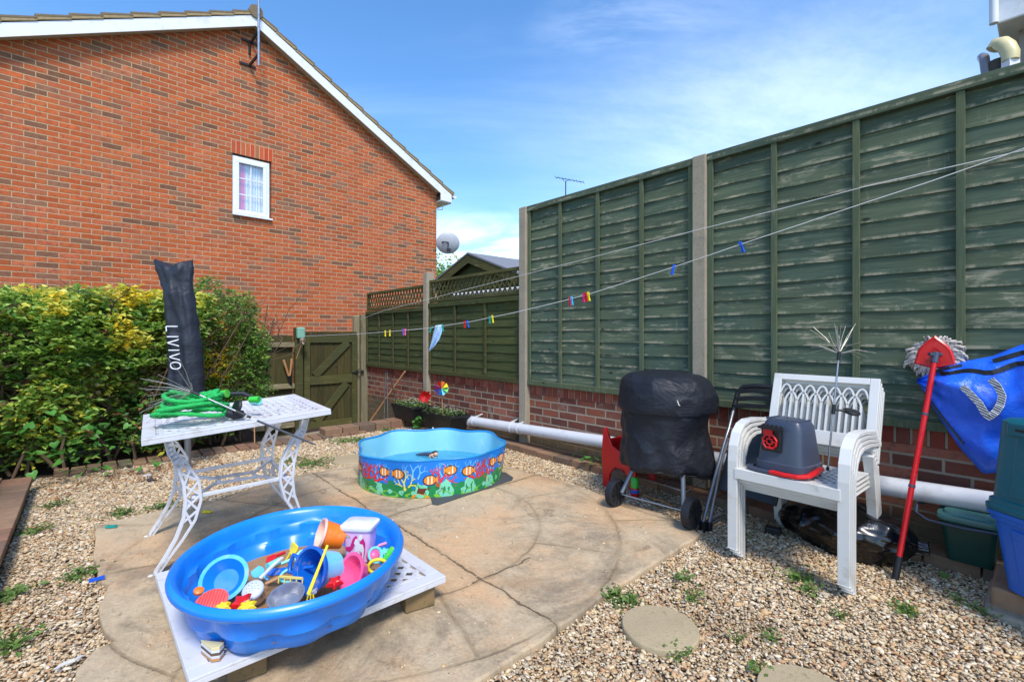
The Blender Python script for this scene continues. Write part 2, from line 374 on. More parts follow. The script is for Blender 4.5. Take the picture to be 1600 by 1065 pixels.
M['redchair'] = plain('red_moulded_plastic', L(200, 20, 22), .35, var=.06)
M['lightblue'] = plain('light_blue_plastic', L(60, 178, 232), .3, var=.05, dirt=(L(196, 160, 120), .45), scale=16)
M['midblue'] = plain('mid_blue_plastic', L(10, 96, 190), .32, var=.06, dirt=(L(196, 160, 120), .45), scale=16)
M['poolblue'] = plain('blue_moulded_plastic', L(20, 130, 234), .3, var=.07, spec=.6, dirt=(L(70, 150, 225), .35), scale=5)
M['yellow'] = plain('yellow_plastic', L(238, 214, 40), .35, var=.04, dirt=(L(196, 160, 120), .45), scale=16)
M['green'] = plain('green_plastic', L(60, 190, 60), .35, var=.05, dirt=(L(196, 160, 120), .45), scale=16)
M['orange'] = plain('orange_plastic', L(246, 122, 30), .35, var=.05, dirt=(L(196, 160, 120), .45), scale=16)
M['pink'] = plain('pink_plastic', L(244, 90, 150), .35, var=.05, dirt=(L(196, 160, 120), .45), scale=16)
M['palepink'] = plain('pale_pink_plastic', L(252, 150, 180), .35, var=.05, dirt=(L(196, 160, 120), .45), scale=16)
M['coral'] = plain('coral_red_plastic', L(240, 96, 92), .35, var=.05, dirt=(L(196, 160, 120), .45), scale=16)
M['turq'] = plain('turquoise_plastic', L(110, 212, 214), .35, var=.05, dirt=(L(196, 160, 120), .45), scale=16)
M['lilac'] = plain('lilac_label', L(220, 184, 230), .4, var=.03)
M['magenta'] = plain('magenta_print', L(200, 40, 120), .4, var=.03)
M['slate'] = plain('slate_grey_plastic', L(60, 68, 84), .36, var=.08, bump=.08)
M['tealbox'] = plain('teal_plastic', L(8, 88, 100), .38, var=.12, dirt=(L(90, 120, 120), .3))
M['bluebox'] = plain('blue_box_plastic', L(14, 92, 184), .34, var=.08, dirt=(L(60, 110, 170), .4))
M['caddyg'] = plain('dark_green_plastic', L(20, 62, 54), .4, var=.1)
M['caddylid'] = plain('grey_green_lid', L(66, 112, 106), .35, var=.1)
M['wood'] = plain('turned_wood', L(176, 128, 84), .6, var=.2, scale=12)
M['oldwood'] = plain('old_timber_block', L(128, 104, 70), .9, var=.35, scale=14, bump=.6, bscale=50, dirt=(L(84, 82, 44), .7))
M['bark'] = plain('bark', L(96, 76, 56), .95, var=.35, scale=20, bump=.8, bscale=50)
M['felt'] = plain('shed_felt', L(120, 122, 128), .95, var=.15, scale=8, bump=.4)
M['rope'] = plain('washing_line', L(206, 204, 200), .6, var=.05)
M['mopcord'] = plain('mop_cotton', L(190, 180, 172), .95, var=.2, scale=25)
M['blackrub'] = plain('black_rubber', L(30, 32, 38), .6, var=.15)
M['cream'] = plain('cream_plastic', L(214, 200, 150), .4, var=.06)
M['skin'] = plain('doll_skin', L(222, 168, 136), .5, var=.05)
M['kerbbrick'] = brickmat('paver', [L(124, 98, 78), L(138, 106, 80), L(108, 88, 72), L(128, 92, 72)], L(112, 98, 80), bw=5, bh=5)
# ------------------------------------------------------------------ materials with special structure
def leafmat(name, c1, c2, c3):
    t = NT(name); ri = t.island()
    col = t.ramp(ri, [(0, c1), (.45, c2), (1, c3)])
    col = t.mix(t.mr(t.noise(t.obj(), 1.8, 3, .6), .35, .65, 0, .6), col, t.mix(.5, c2, c3))
    t.b.inputs['Subsurface Weight'].default_value = 0
    tr = t.n.new('ShaderNodeBsdfTranslucent'); t.l.new(col, tr.inputs[0]); ms = t.n.new('ShaderNodeMixShader'); ms.inputs[0].default_value = .4
    t.out(col, .42, .4); t.l.new(t.b.outputs[0], ms.inputs[1]); t.l.new(tr.outputs[0], ms.inputs[2])
    t.l.new(ms.outputs[0], t.n['Material Output'].inputs[0]); return t.mat
M['leaf'] = leafmat('hedge_leaf', L(74, 116, 38), L(128, 168, 60), L(186, 208, 104))
M['leafdark'] = leafmat('dark_leaf', L(46, 84, 34), L(82, 124, 54), L(120, 162, 80))
M['leafyel'] = leafmat('yellow_leaf', L(150, 168, 50), L(208, 206, 70), L(236, 222, 110))
M['leafgold'] = leafmat('golden_leaf', L(226, 190, 30), L(248, 214, 50), L(252, 226, 90))
M['weed'] = leafmat('weed_leaf', L(70, 100, 46), L(102, 134, 62), L(134, 160, 84))
M['ivy'] = leafmat('bindweed_leaf', L(56, 112, 44), L(84, 146, 60), L(110, 168, 78))
M['dead'] = leafmat('dead_leaf', L(120, 82, 54), L(168, 118, 82), L(206, 164, 128))
M['petalred'] = leafmat('red_petal', L(150, 8, 14), L(200, 16, 22), L(220, 30, 30))
M['petalwhite'] = leafmat('white_petal', L(220, 224, 214), L(240, 240, 236), L(250, 250, 248))
def gravelmat():
    t = NT('flint_gravel'); ri = t.island()
    c = [L(200, 180, 146), L(216, 202, 176), L(184, 148, 106), L(166, 138, 106), L(224, 214, 194), L(196, 158, 110), L(140, 122, 102), L(206, 190, 160), L(174, 126, 90), L(192, 174, 144), L(160, 150, 134), L(212, 190, 152)]
    col = t.ramp(ri, [(i / 12, k) for i, k in enumerate(c)], True)
    nz = t.noise(t.obj(), 60, 3); col = t.mix(.6, col, t.mix(nz, (.75, .75, .75, 1), (1.3, 1.27, 1.2, 1)), 'MULTIPLY'); col = t.mix(.28, col, L(206, 180, 142))
    big = t.mr(t.noise(t.obj(), 1.6, 5, .65), .50, .70, 0, .45); col = t.mix(big, col, t.mix(nz, L(110, 88, 62), L(150, 118, 84)))
    return t.out(col, .75, .3)
M['gravel'] = gravelmat()
def groundmat():
    t = NT('gravel_bed'); o = t.obj()
    ce = t.vor(o, 75, out='Color'); d = t.vor(o, 75)
    col = t.ramp(t.sep(ce)[0], [(0, L(150, 124, 92)), (.25, L(190, 170, 136)), (.5, L(134, 100, 70)), (.75, L(200, 186, 160)), (.9, L(110, 92, 74))], True)
    col = t.mix(t.mr(d, .5, .9), col, L(70, 54, 38)); t.bump(t.m('SUBTRACT', 1.0, d), .9, .01); return t.out(col, .9, .2)
M['ground'] = groundmat()
def patiomat():
    t = NT('riven_patio_slab'); u, v, _ = t.sep(t.uv())           # u,v: metres in fence frame
    wob = t.noise(t.uv(), 3.5, 5, .7, out='Color'); wx, wy, _ = t.sep(wob)
    u2 = t.m('ADD', u, t.m('MULTIPLY', t.m('SUBTRACT', wx, .5), .045)); v2 = t.m('ADD', v, t.m('MULTIPLY', t.m('SUBTRACT', wy, .5), .045))
    dx = t.m('SUBTRACT', u2, .98); dy = t.m('SUBTRACT', v2, 2.05)
    r = t.m('SQRT', t.m('ADD', t.m('MULTIPLY', dx, dx), t.m('MULTIPLY', dy, dy))); ang = t.m('ARCTAN2', dy, dx)
    def rad(n, off, r0, r1):
        a = t.m('FRACT', t.m('DIVIDE', t.m('ADD', ang, off), 2 * math.pi / n)); a = t.m('MINIMUM', a, t.m('SUBTRACT', 1.0, a))
        dist = t.m('MULTIPLY', t.m('MULTIPLY', a, 2 * math.pi / n), r)
        out_ = t.m('ADD', t.m('GREATER_THAN', r0, r), t.m('GREATER_THAN', r, r1)); return t.m('ADD', dist, out_)
    u3 = t.m('ADD', u, t.m('MULTIPLY', t.m('SUBTRACT', wx, .5), .10)); v3 = t.m('ADD', v, t.m('MULTIPLY', t.m('SUBTRACT', wy, .5), .10))
    main = t.m('ABSOLUTE', t.m('SUBTRACT', v3, 2.045)); half = t.m('ADD', t.m('ABSOLUTE', t.m('SUBTRACT', u3, 1.09)), t.m('GREATER_THAN', v3, 2.045))
    half = t.m('ADD', half, t.m('LESS_THAN', v3, .66)); cr = t.m('ADD', t.m('ABSOLUTE', t.m('SUBTRACT', u3, .07)), t.m('ADD', t.m('GREATER_THAN', v3, 2.1), t.m('LESS_THAN', v3, 1.72)))
    strong = t.m('MINIMUM', main, t.m('MINIMUM', half, cr))
    ring = t.m('MINIMUM', t.m('ABSOLUTE', t.m('SUBTRACT', r, 1.385)), t.m('ABSOLUTE', t.m('SUBTRACT', r, .92)))
    weak = t.m('MINIMUM', ring, t.m('MINIMUM', rad(8, .25, .92, 1.385), rad(4, .70, 1.385, 3.0)))
    fade = t.mr(t.noise(t.uv(), 1.7, 3), .40, .60)
    j1 = t.m('MULTIPLY', t.mr(strong, .002, .007, 1, 0), t.mr(t.noise(t.uv(), 3.3, 3), .36, .5, .35, 1)); j2 = t.m('MULTIPLY', t.mr(weak, .002, .012, 1, 0), t.m('ADD', t.m('MULTIPLY', fade, .30), .06))
    jd = t.m('MAXIMUM', j1, j2); d = t.m('MINIMUM', strong, weak)
    jw = t.mr(d, .0, .035, 1, 0)
    n1 = t.noise(t.uv(), 2.2, 6, .7); n2 = t.noise(t.uv(), 9, 7, .72, .4); n3 = t.noise(t.uv(), 60, 5, .75)
    col = t.mix(n2, L(146, 126, 100), L(218, 196, 162)); col = t.mix(t.mr(n1, .46, .66, 0, .6), col, L(208, 168, 128))
    st = t.mr(t.noise(t.uv(), 1.1, 7, .75, .5), .46, .60, 0, .72); col = t.mix(st, col, t.mix(n2, L(96, 86, 72), L(158, 142, 120))); blk = t.mr(t.noise(t.uv(), 2.6, 9, .8, .8), .56, .66, 0, .6); col = t.mix(blk, col, L(92, 82, 66)); snd = t.mr(t.noise(t.map(t.uv(), (1, 1, 1), (3, 7, 0)), .8, 5, .6), .5, .62, 0, .4); col = t.mix(snd, col, L(214, 166, 118))
    sp = t.mr(t.noise(t.uv(), 26, 6, .8), .57, .68, 0, .6); col = t.mix(sp, col, L(92, 84, 68))
    col = t.mix(t.m('MULTIPLY', jw, .35), col, L(150, 128, 96)); col = t.mix(.6, col, t.mix(n3, (.35, .35, .35, 1), (1.62, 1.62, 1.62, 1)), 'MULTIPLY')
    col = t.mix(t.m('MULTIPLY', jd, .7), col, L(74, 62, 48))
    h = t.m('SUBTRACT', t.m('ADD', t.m('MULTIPLY', n2, 1.2), t.m('MULTIPLY', n3, .5)), t.m('MULTIPLY', jd, 1.5)); t.bump(h, .75, .010)
    return t.out(col, .88, .2)
M['patio'] = patiomat()
def glassmat():
    t = NT('window_glass'); tr = t.n.new('ShaderNodeBsdfTransparent'); gl = t.n.new('ShaderNodeBsdfGlossy'); gl.inputs['Roughness'].default_value = .02
    ms = t.n.new('ShaderNodeMixShader'); ms.inputs[0].default_value = .16; t.l.new(tr.outputs[0], ms.inputs[1]); t.l.new(gl.outputs[0], ms.inputs[2])
    t.l.new(ms.outputs[0], t.n['Material Output'].inputs[0]); return t.mat
M['glass'] = glassmat()
def curtain():
    t = NT('net_curtain'); x, y, z = t.sep(t.uv()); w = t.m('SINE', t.m('MULTIPLY', x, 160.0))
    pk = t.m('MULTIPLY', t.mr(x, .10, .13), t.mr(x, .23, .20)); col = t.mix(t.mr(w, -1, 1, 0, 1), L(196, 206, 208), L(238, 242, 242))
    col = t.mix(pk, col, L(226, 96, 150)); return t.out(col, .9, .1)
M['curtain'] = curtain()
# ------------------------------------------------------------------ ground
g = MB(); g.cur = 0
S_ = 600
g.add([(-S_, -S_, -.42), (S_, -S_, -.42), (S_, S_, -.42), (-S_, S_, -.42)], [(0, 1, 2, 3)])
mgr = plain('far_ground', L(110, 108, 76), .95, var=.3, scale=.5)
tag(g.build('ground', mgr), kind='structure')
# garden bed under the gravel (raised above the side path)
def ngrid(s0, s1, n0, n1, z, name, mat, res=.12, amp=.008, thick=.5):
    b = MB(); ns = max(2, int((s1 - s0) / res)); nn = max(2, int((n1 - n0) / res)); vs = []
    for i in range(ns + 1):
        for j in range(nn + 1):
            s = s0 + (s1 - s0) * i / ns; n = n0 + (n1 - n0) * j / nn; vs.append(FW(s, n, z + amp * mn.noise(Vector((s * 3, n * 3, z)))))
    fs = [(i * (nn + 1) + j, i * (nn + 1) + j + 1, (i + 1) * (nn + 1) + j + 1, (i + 1) * (nn + 1) + j) for i in range(ns) for j in range(nn)]
    o = len(vs); vs += [FW(s0, n0, z - thick), FW(s0, n1, z - thick), FW(s1, n1, z - thick), FW(s1, n0, z - thick)]
    c = [0, nn, (ns + 1) * (nn + 1) - 1, ns * (nn + 1)]
    fs += [(c[0], o, o + 3, c[3]), (c[3], o + 3, o + 2, c[2]), (c[2], o + 2, o + 1, c[1]), (c[1], o + 1, o, c[0])]
    b.add(vs, fs); return b.build(name, mat, world=True, smooth=30)
tag(ngrid(-2.6, 3.78, .02, 3.80, -.006, 'gravel_bed', M['ground']), kind='structure')
tag(ngrid(3.86, 9.5, -.04, 8, -.30, 'side_path', concrete('path_concrete', L(150, 140, 122)), res=.6, thick=.1), kind='structure')
tag(ngrid(3.3, 5.2, 1.9, 8.2, -.04, 'soil_bed', M['soil'], amp=.03, thick=.3), kind='structure')
# ------------------------------------------------------------------ patio
pp = [(2.15, 3.42), (1.6, 3.43), (1.27, 3.42), (1.2, 3.385), (1.02, 3.41), (.88, 3.42), (.74, 3.40), (.64, 3.37), (.62, 3.44), (.52, 3.48), (.42, 3.49), (.2, 3.46), (-.05, 3.40), (-.36, 3.36),
      (-.44, 3.0), (-.45, 2.48), (-.44, 2.15), (-.405, 1.76), (-.39, 1.18), (-.38, .78), (-.22, .69), (-.06, .66), (.15, .67), (.44, .65), (.86, .62), (1.15, .67), (1.47, .68), (2.0, .74), (2.3, .95), (2.42, 1.3), (2.44, 1.7), (2.39, 1.95), (2.40, 2.39), (2.26, 2.60), (2.15, 2.81), (2.18, 3.13)]
dp = []
for i, p in enumerate(pp):
    q = pp[(i + 1) % len(pp)]; k = max(1, int(math.dist(p, q) / .04))
    for j in range(k):
        a = p[0] + (q[0] - p[0]) * j / k; b_ = p[1] + (q[1] - p[1]) * j / k
        dp.append((a + .012 * mn.noise(Vector((a * 9, b_ * 9, 1))), b_ + .012 * mn.noise(Vector((a * 9, b_ * 9, 5)))))
b = MB(); b.prism([FW(s, n, -.05) for s, n in dp], (0, 0, .085))
inv = lambda v: ((Vector((v.x, v.y)) - P0).dot(FD), (Vector((v.x, v.y)) - P0).dot(FN))
tag(b.build('patio', M['patio'], world=True, uvf=inv, bevel=.008), kind='structure')
# ------------------------------------------------------------------ gravel pebbles
def inpoly(x, y, poly):
    c = np.zeros(len(x), bool); j = len(poly) - 1
    for i in range(len(poly)):
        xi, yi = poly[i]; xj, yj = poly[j]
        c ^= ((yi > y) != (yj > y)) & (x < (xj - xi) * (y - yi) / (yj - yi + 1e-12) + xi); j = i
    return c
ico = [(0, 0, 1)] + [(.894 * math.cos(k * 1.2566), .894 * math.sin(k * 1.2566), .447) for k in range(5)] + [(.894 * math.cos(k * 1.2566 + .628), .894 * math.sin(k * 1.2566 + .628), -.447) for k in range(5)] + [(0, 0, -1)]
icf = [(0, 1 + k, 1 + (k + 1) % 5) for k in range(5)] + [(1 + k, 6 + k, 1 + (k + 1) % 5) for k in range(5)] + [(1 + (k + 1) % 5, 6 + k, 6 + (k + 1) % 5) for k in range(5)] + [(11, 6 + (k + 1) % 5, 6 + k) for k in range(5)]
def pebbles(name, xs, ys, zs, r, flat, label, cat, mat=None, kind='stuff'):
    n = len(xs); base = np.array(ico)
    V = base[None] * (1 + .6 * (rng.random((n, 12, 1)) - .5))
    sc3 = np.stack([r * rng.uniform(.9, 1.75, n), r * rng.uniform(.5, .95, n), r * flat * rng.uniform(.5, 1.3, n)], 1); V = V * sc3[:, None]
    tx = rng.normal(0, .35, n); c, s_ = np.cos(tx)[:, None], np.sin(tx)[:, None]
    y = V[:, :, 1] * c - V[:, :, 2] * s_; z = V[:, :, 1] * s_ + V[:, :, 2] * c; V = np.stack([V[:, :, 0], y, z], 2)
    a = rng.random(n) * 6.283; c, s_ = np.cos(a)[:, None], np.sin(a)[:, None]
    x = V[:, :, 0] * c - V[:, :, 1] * s_; y = V[:, :, 0] * s_ + V[:, :, 1] * c
    V = np.stack([x + xs[:, None], y + ys[:, None], V[:, :, 2] + zs[:, None]], 2).reshape(-1, 3)
    Fi = (np.array(icf)[None] + (np.arange(n) * 12)[:, None, None]).reshape(-1)
    me = bpy.data.meshes.new(name); me.vertices.add(len(V)); me.vertices.foreach_set('co', V.ravel().astype(np.float32))
    nf = n * 20; me.loops.add(nf * 3); me.loops.foreach_set('vertex_index', Fi.astype(np.int32)); me.polygons.add(nf)
    me.polygons.foreach_set('loop_start', np.arange(0, nf * 3, 3, dtype=np.int32)); me.update(calc_edges=True)
    me.materials.append(mat or M['gravel']); o = bpy.data.objects.new(name, me); COL.objects.link(o); tag(o, label, cat, kind=kind); return o
def scatter(n, s0, s1, n0, n1):
    s = rng.uniform(s0, s1, n); m = rng.uniform(n0, n1, n); x = P0.x + FD.x * s + FN.x * m; y = P0.y + FD.y * s + FN.y * m; return s, m, x, y
s, m_, x, y = scatter(260000, -2.0, 3.80, .05, 3.78)
k = ~inpoly(s, m_, [(a, c) for a, c in pp]) & (y > 1.15) & (np.abs(x) < 1.25 * y + .25)
k &= rng.random(len(x)) < np.clip(1.15 - (y - 1.5) * .13, .45, 1)
s, m_, x, y = s[k], m_[k], x[k], y[k]; nn_ = len(x)
r_ = np.clip(rng.lognormal(math.log(.0062), .30, nn_), .004, .019) * (1 + .10 * np.clip(y - 2, 0, 3))
pebbles('gravel', x, y, rng.uniform(-.002, .014, nn_), r_, .62, 'loose flint gravel in cream, tan and grey around the patio', 'gravel')
# a few stones lying on the patio
s, m_, x, y = scatter(420, -.4, 2.2, .7, 3.3); pebbles('loose_grit', x, y, np.full(len(x), .037), rng.uniform(.003, .008, len(x)), .5, 'loose grit and tiny stones lying on the paving', 'grit')
# ------------------------------------------------------------------ paver kerbs
def kerb(name, label, pts, size, z0, skew=.004, mat=None):      # list of (s,n,rot) pavers
    root = thing(name, label, 'kerb', FW(pts[0][0], pts[0][1], z0))
    b = MB()
    for (s, n, a) in pts:
        c = FW(s, n, z0 + size[2] / 2 + random.uniform(-skew, skew))
        b.box(c, (size[0] - .006, size[1] - .006, size[2]), M=Matrix.Translation(c) @ Matrix.Rotation(FROT + a + random.uniform(-.03, .03), 4, 'Z') @ Matrix.Rotation(random.uniform(-.02, .02), 4, 'X'))
    b.build('paver_row', mat or M['kerb'], root, world=True, bevel=.006); return root
def pavermat():
    t = NT('edging_paver'); ri = t.island(); o = t.obj(); n1 = t.noise(o, 18, 6, .7)
    col = t.ramp(ri, [(0, L(130, 104, 84)), (.3, L(150, 118, 92)), (.55, L(112, 94, 80)), (.8, L(142, 104, 82)), (1, L(122, 108, 90))])
    col = t.mix(.8, col, t.mix(n1, (.5, .5, .5, 1), (1.35, 1.35, 1.35, 1)), 'MULTIPLY'); col = t.mix(t.mr(t.noise(o, 5, 5, .7), .5, .7, 0, .5), col, L(96, 88, 66))
    t.bump(n1, .6, .006); return t.out(col, .92, .2)
M['kerb'] = pavermat()
bs = [(-2.5 + .22 * i, .11, 0) for i in range(29)]
kerb('paver_kerb', 'single row of brown brick pavers along the foot of the fence wall', bs, (.22, .2, .12), -.05)
kerb('paver_kerb', 'upper course of brick pavers behind the paddling pool', [(3.86, .1 + .205 * i, R(90)) for i in range(7)], (.2, .22, .12), -.01)
kerb('paver_kerb', 'lower course of brick pavers running from the gate corner to the hedge', [(3.84, 1.0 + .105 * i, R(90)) for i in range(26)], (.10, .24, .13), -.09)
# left planter wall with brick-on-edge top
b = MB()
root = thing('planter_wall', 'low brick wall topped with worn pavers at the left edge', 'wall', FW(1, 3.95, 0))
b.box(FW(.35, 4.04, -.06), (6.0, .5, .28), FROT); b.build('wall', M['brick_old'], root, world=True, uvf=lambda v: (inv(v)[0], v.z))
b = MB()
for i in range(28):
    for j in range(3):
        c = FW(-2.5 + i * .215 + (.1 if j % 2 else 0), 3.85 + j * .17, .10 + random.uniform(-.003, .003))
        b.box(c, (.208, .163, .045), FROT)
b.build('coping', M['kerb'], root, world=True, bevel=.006)
# ------------------------------------------------------------------ fence base wall
b = MB(); b.box(FW(.3, -.09, .18), (11.2, .18, .80), FROT)
ww = thing('garden_wall', 'low weathered red brick wall under the green fence panels', 'wall', FW(0, -.09, 0))
b.build('wall', M['brick_old'], ww, world=True, uvf=lambda v: (inv(v)[0], v.z))
b = MB(); s = -5.3
while s < 5.75:
    b.box(FW(s + .034, -.09, .58 + .052), (.061, .186, .103), FROT); s += .073
def soldiermat():
    t = NT('brick_on_edge'); ri = t.island(); o = t.obj(); n1 = t.noise(o, 20, 6, .7)
    col = t.ramp(ri, [(0, L(150, 74, 54)), (.25, L(128, 58, 48)), (.5, L(164, 96, 74)), (.75, L(140, 70, 50)), (1, L(120, 72, 62))])
    col = t.mix(.8, col, t.mix(n1, (.5, .5, .5, 1), (1.35, 1.35, 1.35, 1)), 'MULTIPLY'); col = t.mix(t.mr(t.noise(o, 6, 6, .7), .52, .7, 0, .6), col, L(158, 146, 130))
    t.bump(n1, .6, .006); return t.out(col, .9, .2)
M['soldier'] = soldiermat()
b.build('brick_on_edge_course', M['soldier'], ww, world=True, bevel=.004)
b = MB(); b.box(FW(.3, -.09, .632), (11.15, .17, .098), FROT); b.build('mortar_bed', M['concrete'], ww, world=True)
# ------------------------------------------------------------------ fences
def wavy(b, s0, s1, z0, z1, nb, nt, seed, amp=.007, thick=.009):
    k = max(2, int((s1 - s0) / .07)); vs = []
    for i in range(k + 1):
        s = s0 + (s1 - s0) * i / k; w = amp * (mn.noise(Vector((s * 2.2, seed * 3.7, 0))) * 1.6 + .5 * mn.noise(Vector((s * 8, seed, 3)))); bow = .003 * mn.noise(Vector((s * 3, seed, 8)))
        vs += [FW(s, nb + bow, z0 + w), FW(s, nt + bow, z1), FW(s, nt - thick + bow, z1), FW(s, nb - thick + bow, z0 + w)]
    fs = [(4 * i + a, 4 * i + (a + 1) % 4, 4 * i + 4 + (a + 1) % 4, 4 * i + 4 + a) for i in range(k) for a in range(4)]
    fs += [(3, 2, 1, 0), (4 * k, 4 * k + 1, 4 * k + 2, 4 * k + 3)]; b.add(vs, fs)
uvF = lambda v: (inv(v)[0], v.z)
def panel(root, s0, s1, z0, z1, nb, mats, batt=3, seed=0):
    b = MB(); h = (z1 - z0 - .03) / nb
    for i in range(nb):
        wavy(b, s0 + .02, s1 - .02, z0 + .02 + i * h - .004, z0 + .02 + (i + 1) * h + .018, .015, .003, seed * 40 + i)
    b.build('lap_boards', mats[0], root, world=True, uvf=uvF)
    for i in range(batt + 2):
        s = s0 + (s1 - s0) * i / (batt + 1); s = min(max(s, s0 + .022), s1 - .022); b = MB()
        b.box(FW(s, .030, (z0 + z1) / 2), (.036, .018, z1 - z0 - .055), FROT)
        b.build('batten', mats[1], root, world=True, bevel=.002, uvf=uvF)
    b = MB(); b.box(FW((s0 + s1) / 2, .022, z1 - .0), (s1 - s0, .05, .055), FROT); b.build('top_rail', mats[2], root, world=True, bevel=.003, uvf=uvF)
    b = MB(); b.box(FW((s0 + s1) / 2, .022, z0 + .012), (s1 - s0, .04, .05), FROT)
    b.build('gravel_board', mats[1], root, world=True, bevel=.003, uvf=uvF)
def post(root, s, z, w=.1, mat='concrete', z0=-.1, n=.0, name='post', label=None):
    b = MB(); b.box(FW(s, n, (z + z0) / 2), (w, .125, z - z0), FROT)
    for q in (z - .12, z - .24): pass
    o = b.build(name, M[mat], root, world=True, bevel=.008, uvf=lambda v: (inv(v)[0] + inv(v)[1], v.z)); 
    if label: o['label'] = label
    return o
SP = 1.93
tall = thing('lap_fence', 'tall dark green overlap fence with concrete posts on the right', 'fence', FW(0, 0, 0))
for i, s in enumerate((-SP, 0, SP)): post(tall, s, 2.53, .105)
for i, (a, c) in enumerate(((-SP + .055, -.055), (.055, SP - .055))):
    panel(tall, a, c, .69, 2.50, 17, (M['fence'], M['batten'], M['fence']), seed=i + 1)
panel(tall, -2 * SP + .055, -SP - .055, .69, 2.50, 17, (M['fence'], M['batten'], M['fence']), seed=9)
low = thing('trellis_fence', 'lower olive overlap fence topped with diamond trellis beyond the tall fence', 'fence', FW(3 * SP - 1, 0, 0))
post(low, 2 * SP, 2.03, .1, 'concrete', label='rounded concrete post between the two trellis panels')
def trellis(root, s0, s1, z0, z1):
    b = MB(); cl = []
    p = .085; h = z1 - z0; k = 0
    for sgn, off in ((1, .0), (-1, .009)):
        x = s0 - h
        while x < s1 + h:
            a, c = (x, x + h * .62) if sgn == 1 else (x + h * .62, x)
            za, zb = z0, z1; 
            def clip(a, za, c, zb):
                if a == c: return None
                pts = []
                for (q, zq, w_, zw) in ((a, za, c, zb), (c, zb, a, za)):
                    qq = min(max(q, s0), s1); zz = zq + (zw - zq) * (qq - q) / (w_ - q); pts.append((qq, zz))
                if (min(a, c) > s1) or (max(a, c) < s0): return None
                return pts
            r = clip(a, za, c, zb)
            if r and abs(r[0][0] - r[1][0]) > .01: b.bar(FW(r[0][0], off, r[0][1]), FW(r[1][0], off, r[1][1]), .007, .02, up=Vector((FN.x, FN.y, 0)).cross(Vector((0, 0, 1))))
            x += p
    b.build('trellis_lattice', M['gaterail'], root, world=True, uvf=uvF)
    b = MB(); 
    for z in (z0, z1): b.box(FW((s0 + s1) / 2, .005, z), (s1 - s0, .04, .035), FROT)
    for s in (s0 + .016, s1 - .016): b.box(FW(s, .005, (z0 + z1) / 2), (.03, .038, z1 - z0 - .037), FROT)
    b.build('trellis_frame', M['gaterail'], root, world=True, uvf=uvF, bevel=.002)
panel(low, SP + .055, 2 * SP - .05, .69, 1.585, 9, (M['fence2'], M['gaterail'], M['fence2']), seed=5, batt=2)
panel(low, 2 * SP + .05, 3 * SP - .05, .69, 1.545, 9, (M['fence2'], M['gaterail'], M['fence2']), seed=6, batt=3)
trellis(low, SP + .055, 2 * SP - .05, 1.645, 1.905)
trellis(low, 2 * SP + .05, 3 * SP - .05, 1.60, 1.86)
b = MB()
for i, n in enumerate((.12,)):
    b.box(FW(3 * SP + .02, n - .08, .6), (.10, .13, 1.85), FROT); b.box(FW(3 * SP + .05, n + .045, .55), (.09, .09, 1.9), FROT)
gp = b.build('fence_post', M['greywood'], world=True, bevel=.008, uvf=lambda v: (inv(v)[0] + inv(v)[1], v.z))
tag(gp, 'weathered grey timber posts at the corner where the gate meets the trellis fence', 'post')
# ------------------------------------------------------------------ gate and boundary fence (at right angles to the fence)
GS = 3 * SP                                    # gate plane s
def GWp(n, o, z): return FW(GS - o, n, z)       # o = towards camera
uvG = lambda v: (inv(v)[1], v.z)
gate = thing('garden_gate', 'dark green boarded garden gate with Z bracing beside the corner post', 'gate', GWp(.6, 0, -.3))
g0, g1, gz0, gz1 = .17, 1.02, -.27, 1.22
b = MB(); nb = 8
for i in range(nb):
    a = g0 + (g1 - g0) * i / nb; w = (g1 - g0) / nb
    b.box(GWp(a + w / 2, -.012, (gz0 + gz1) / 2 + .02), (w - .006, .018, gz1 - gz0 + .0), FROT + R(90))
b.build('vertical_boards', M['gatewood'], gate, world=True, uvf=uvG, bevel=.002)
b = MB()
for z, h in ((1.12, .10), (.49, .13), (-.20, .10)): b.box(GWp((g0 + g1) / 2, .012, z), (g1 - g0 - .02, .03, h), FROT + R(90))
b.box(GWp(g0 + .05, .030, .46), (.09, .02, 1.44), FROT + R(90)); b.box(GWp(g1 - .05, .030, .46), (.085, .02, 1.44), FROT + R(90))
b.build('rails', M['gaterail'], gate, world=True, uvf=uvG, bevel=.003)
b = MB(); b.bar(GWp(g1 - .17, .014, .56), GWp(g0 + .16, .014, 1.07), .11, .03, up=(FD.x, FD.y, 0)); b.bar(GWp(g1 - .2, .014, -.15), GWp(g0 + .18, .014, .42), .11, .03, up=(FD.x, FD.y, 0))
b.build('braces', M['gaterail'], gate, world=True, uvf=uvG, bevel=.003)
b = MB(); b.tube([GWp(g0 + .10, .055, .585), GWp(g0 - .09, .055, .585)], .008); b.box(GWp(g0 + .02, .05, .585), (.05, .016, .06), FROT + R(90)); b.box(GWp(g0 - .07, .05, .585), (.04, .02, .05), FROT + R(90))
b.build('bolt', M['darkmetal'], gate, world=True)
b = MB(); b.box(GWp(1.09, 0, .48), (.11, .11, 1.64), FROT + R(90)); 
tag(b.build('fence_post', M['gaterail'], world=True, bevel=.006, uvf=uvG), 'square green timber gate post that holds the washing line reel', 'post')
b = MB(); n = 1.16; bf = thing('board_fence', 'dark vertical board fence with pale weathered rails behind the shrub', 'fence', GWp(2.5, 0, -.3))
while n < 8:
    w = .125; b.box(GWp(n + w / 2, -.03 + random.uniform(-.002, .002), .44 + random.uniform(-.01, .01)), (w - .002, .016, 1.48), FROT + R(90)); n += w
b.build('vertical_boards', M['gatewood'], bf, world=True, uvf=uvG)
for z in (1.045, .43, -.15):
    b = MB(); b.box(GWp(4.5, .01, z), (6.7, .06, .07), FROT + R(90)); b.build('rail', M['railgrey'], bf, world=True, uvf=uvG, bevel=.004)
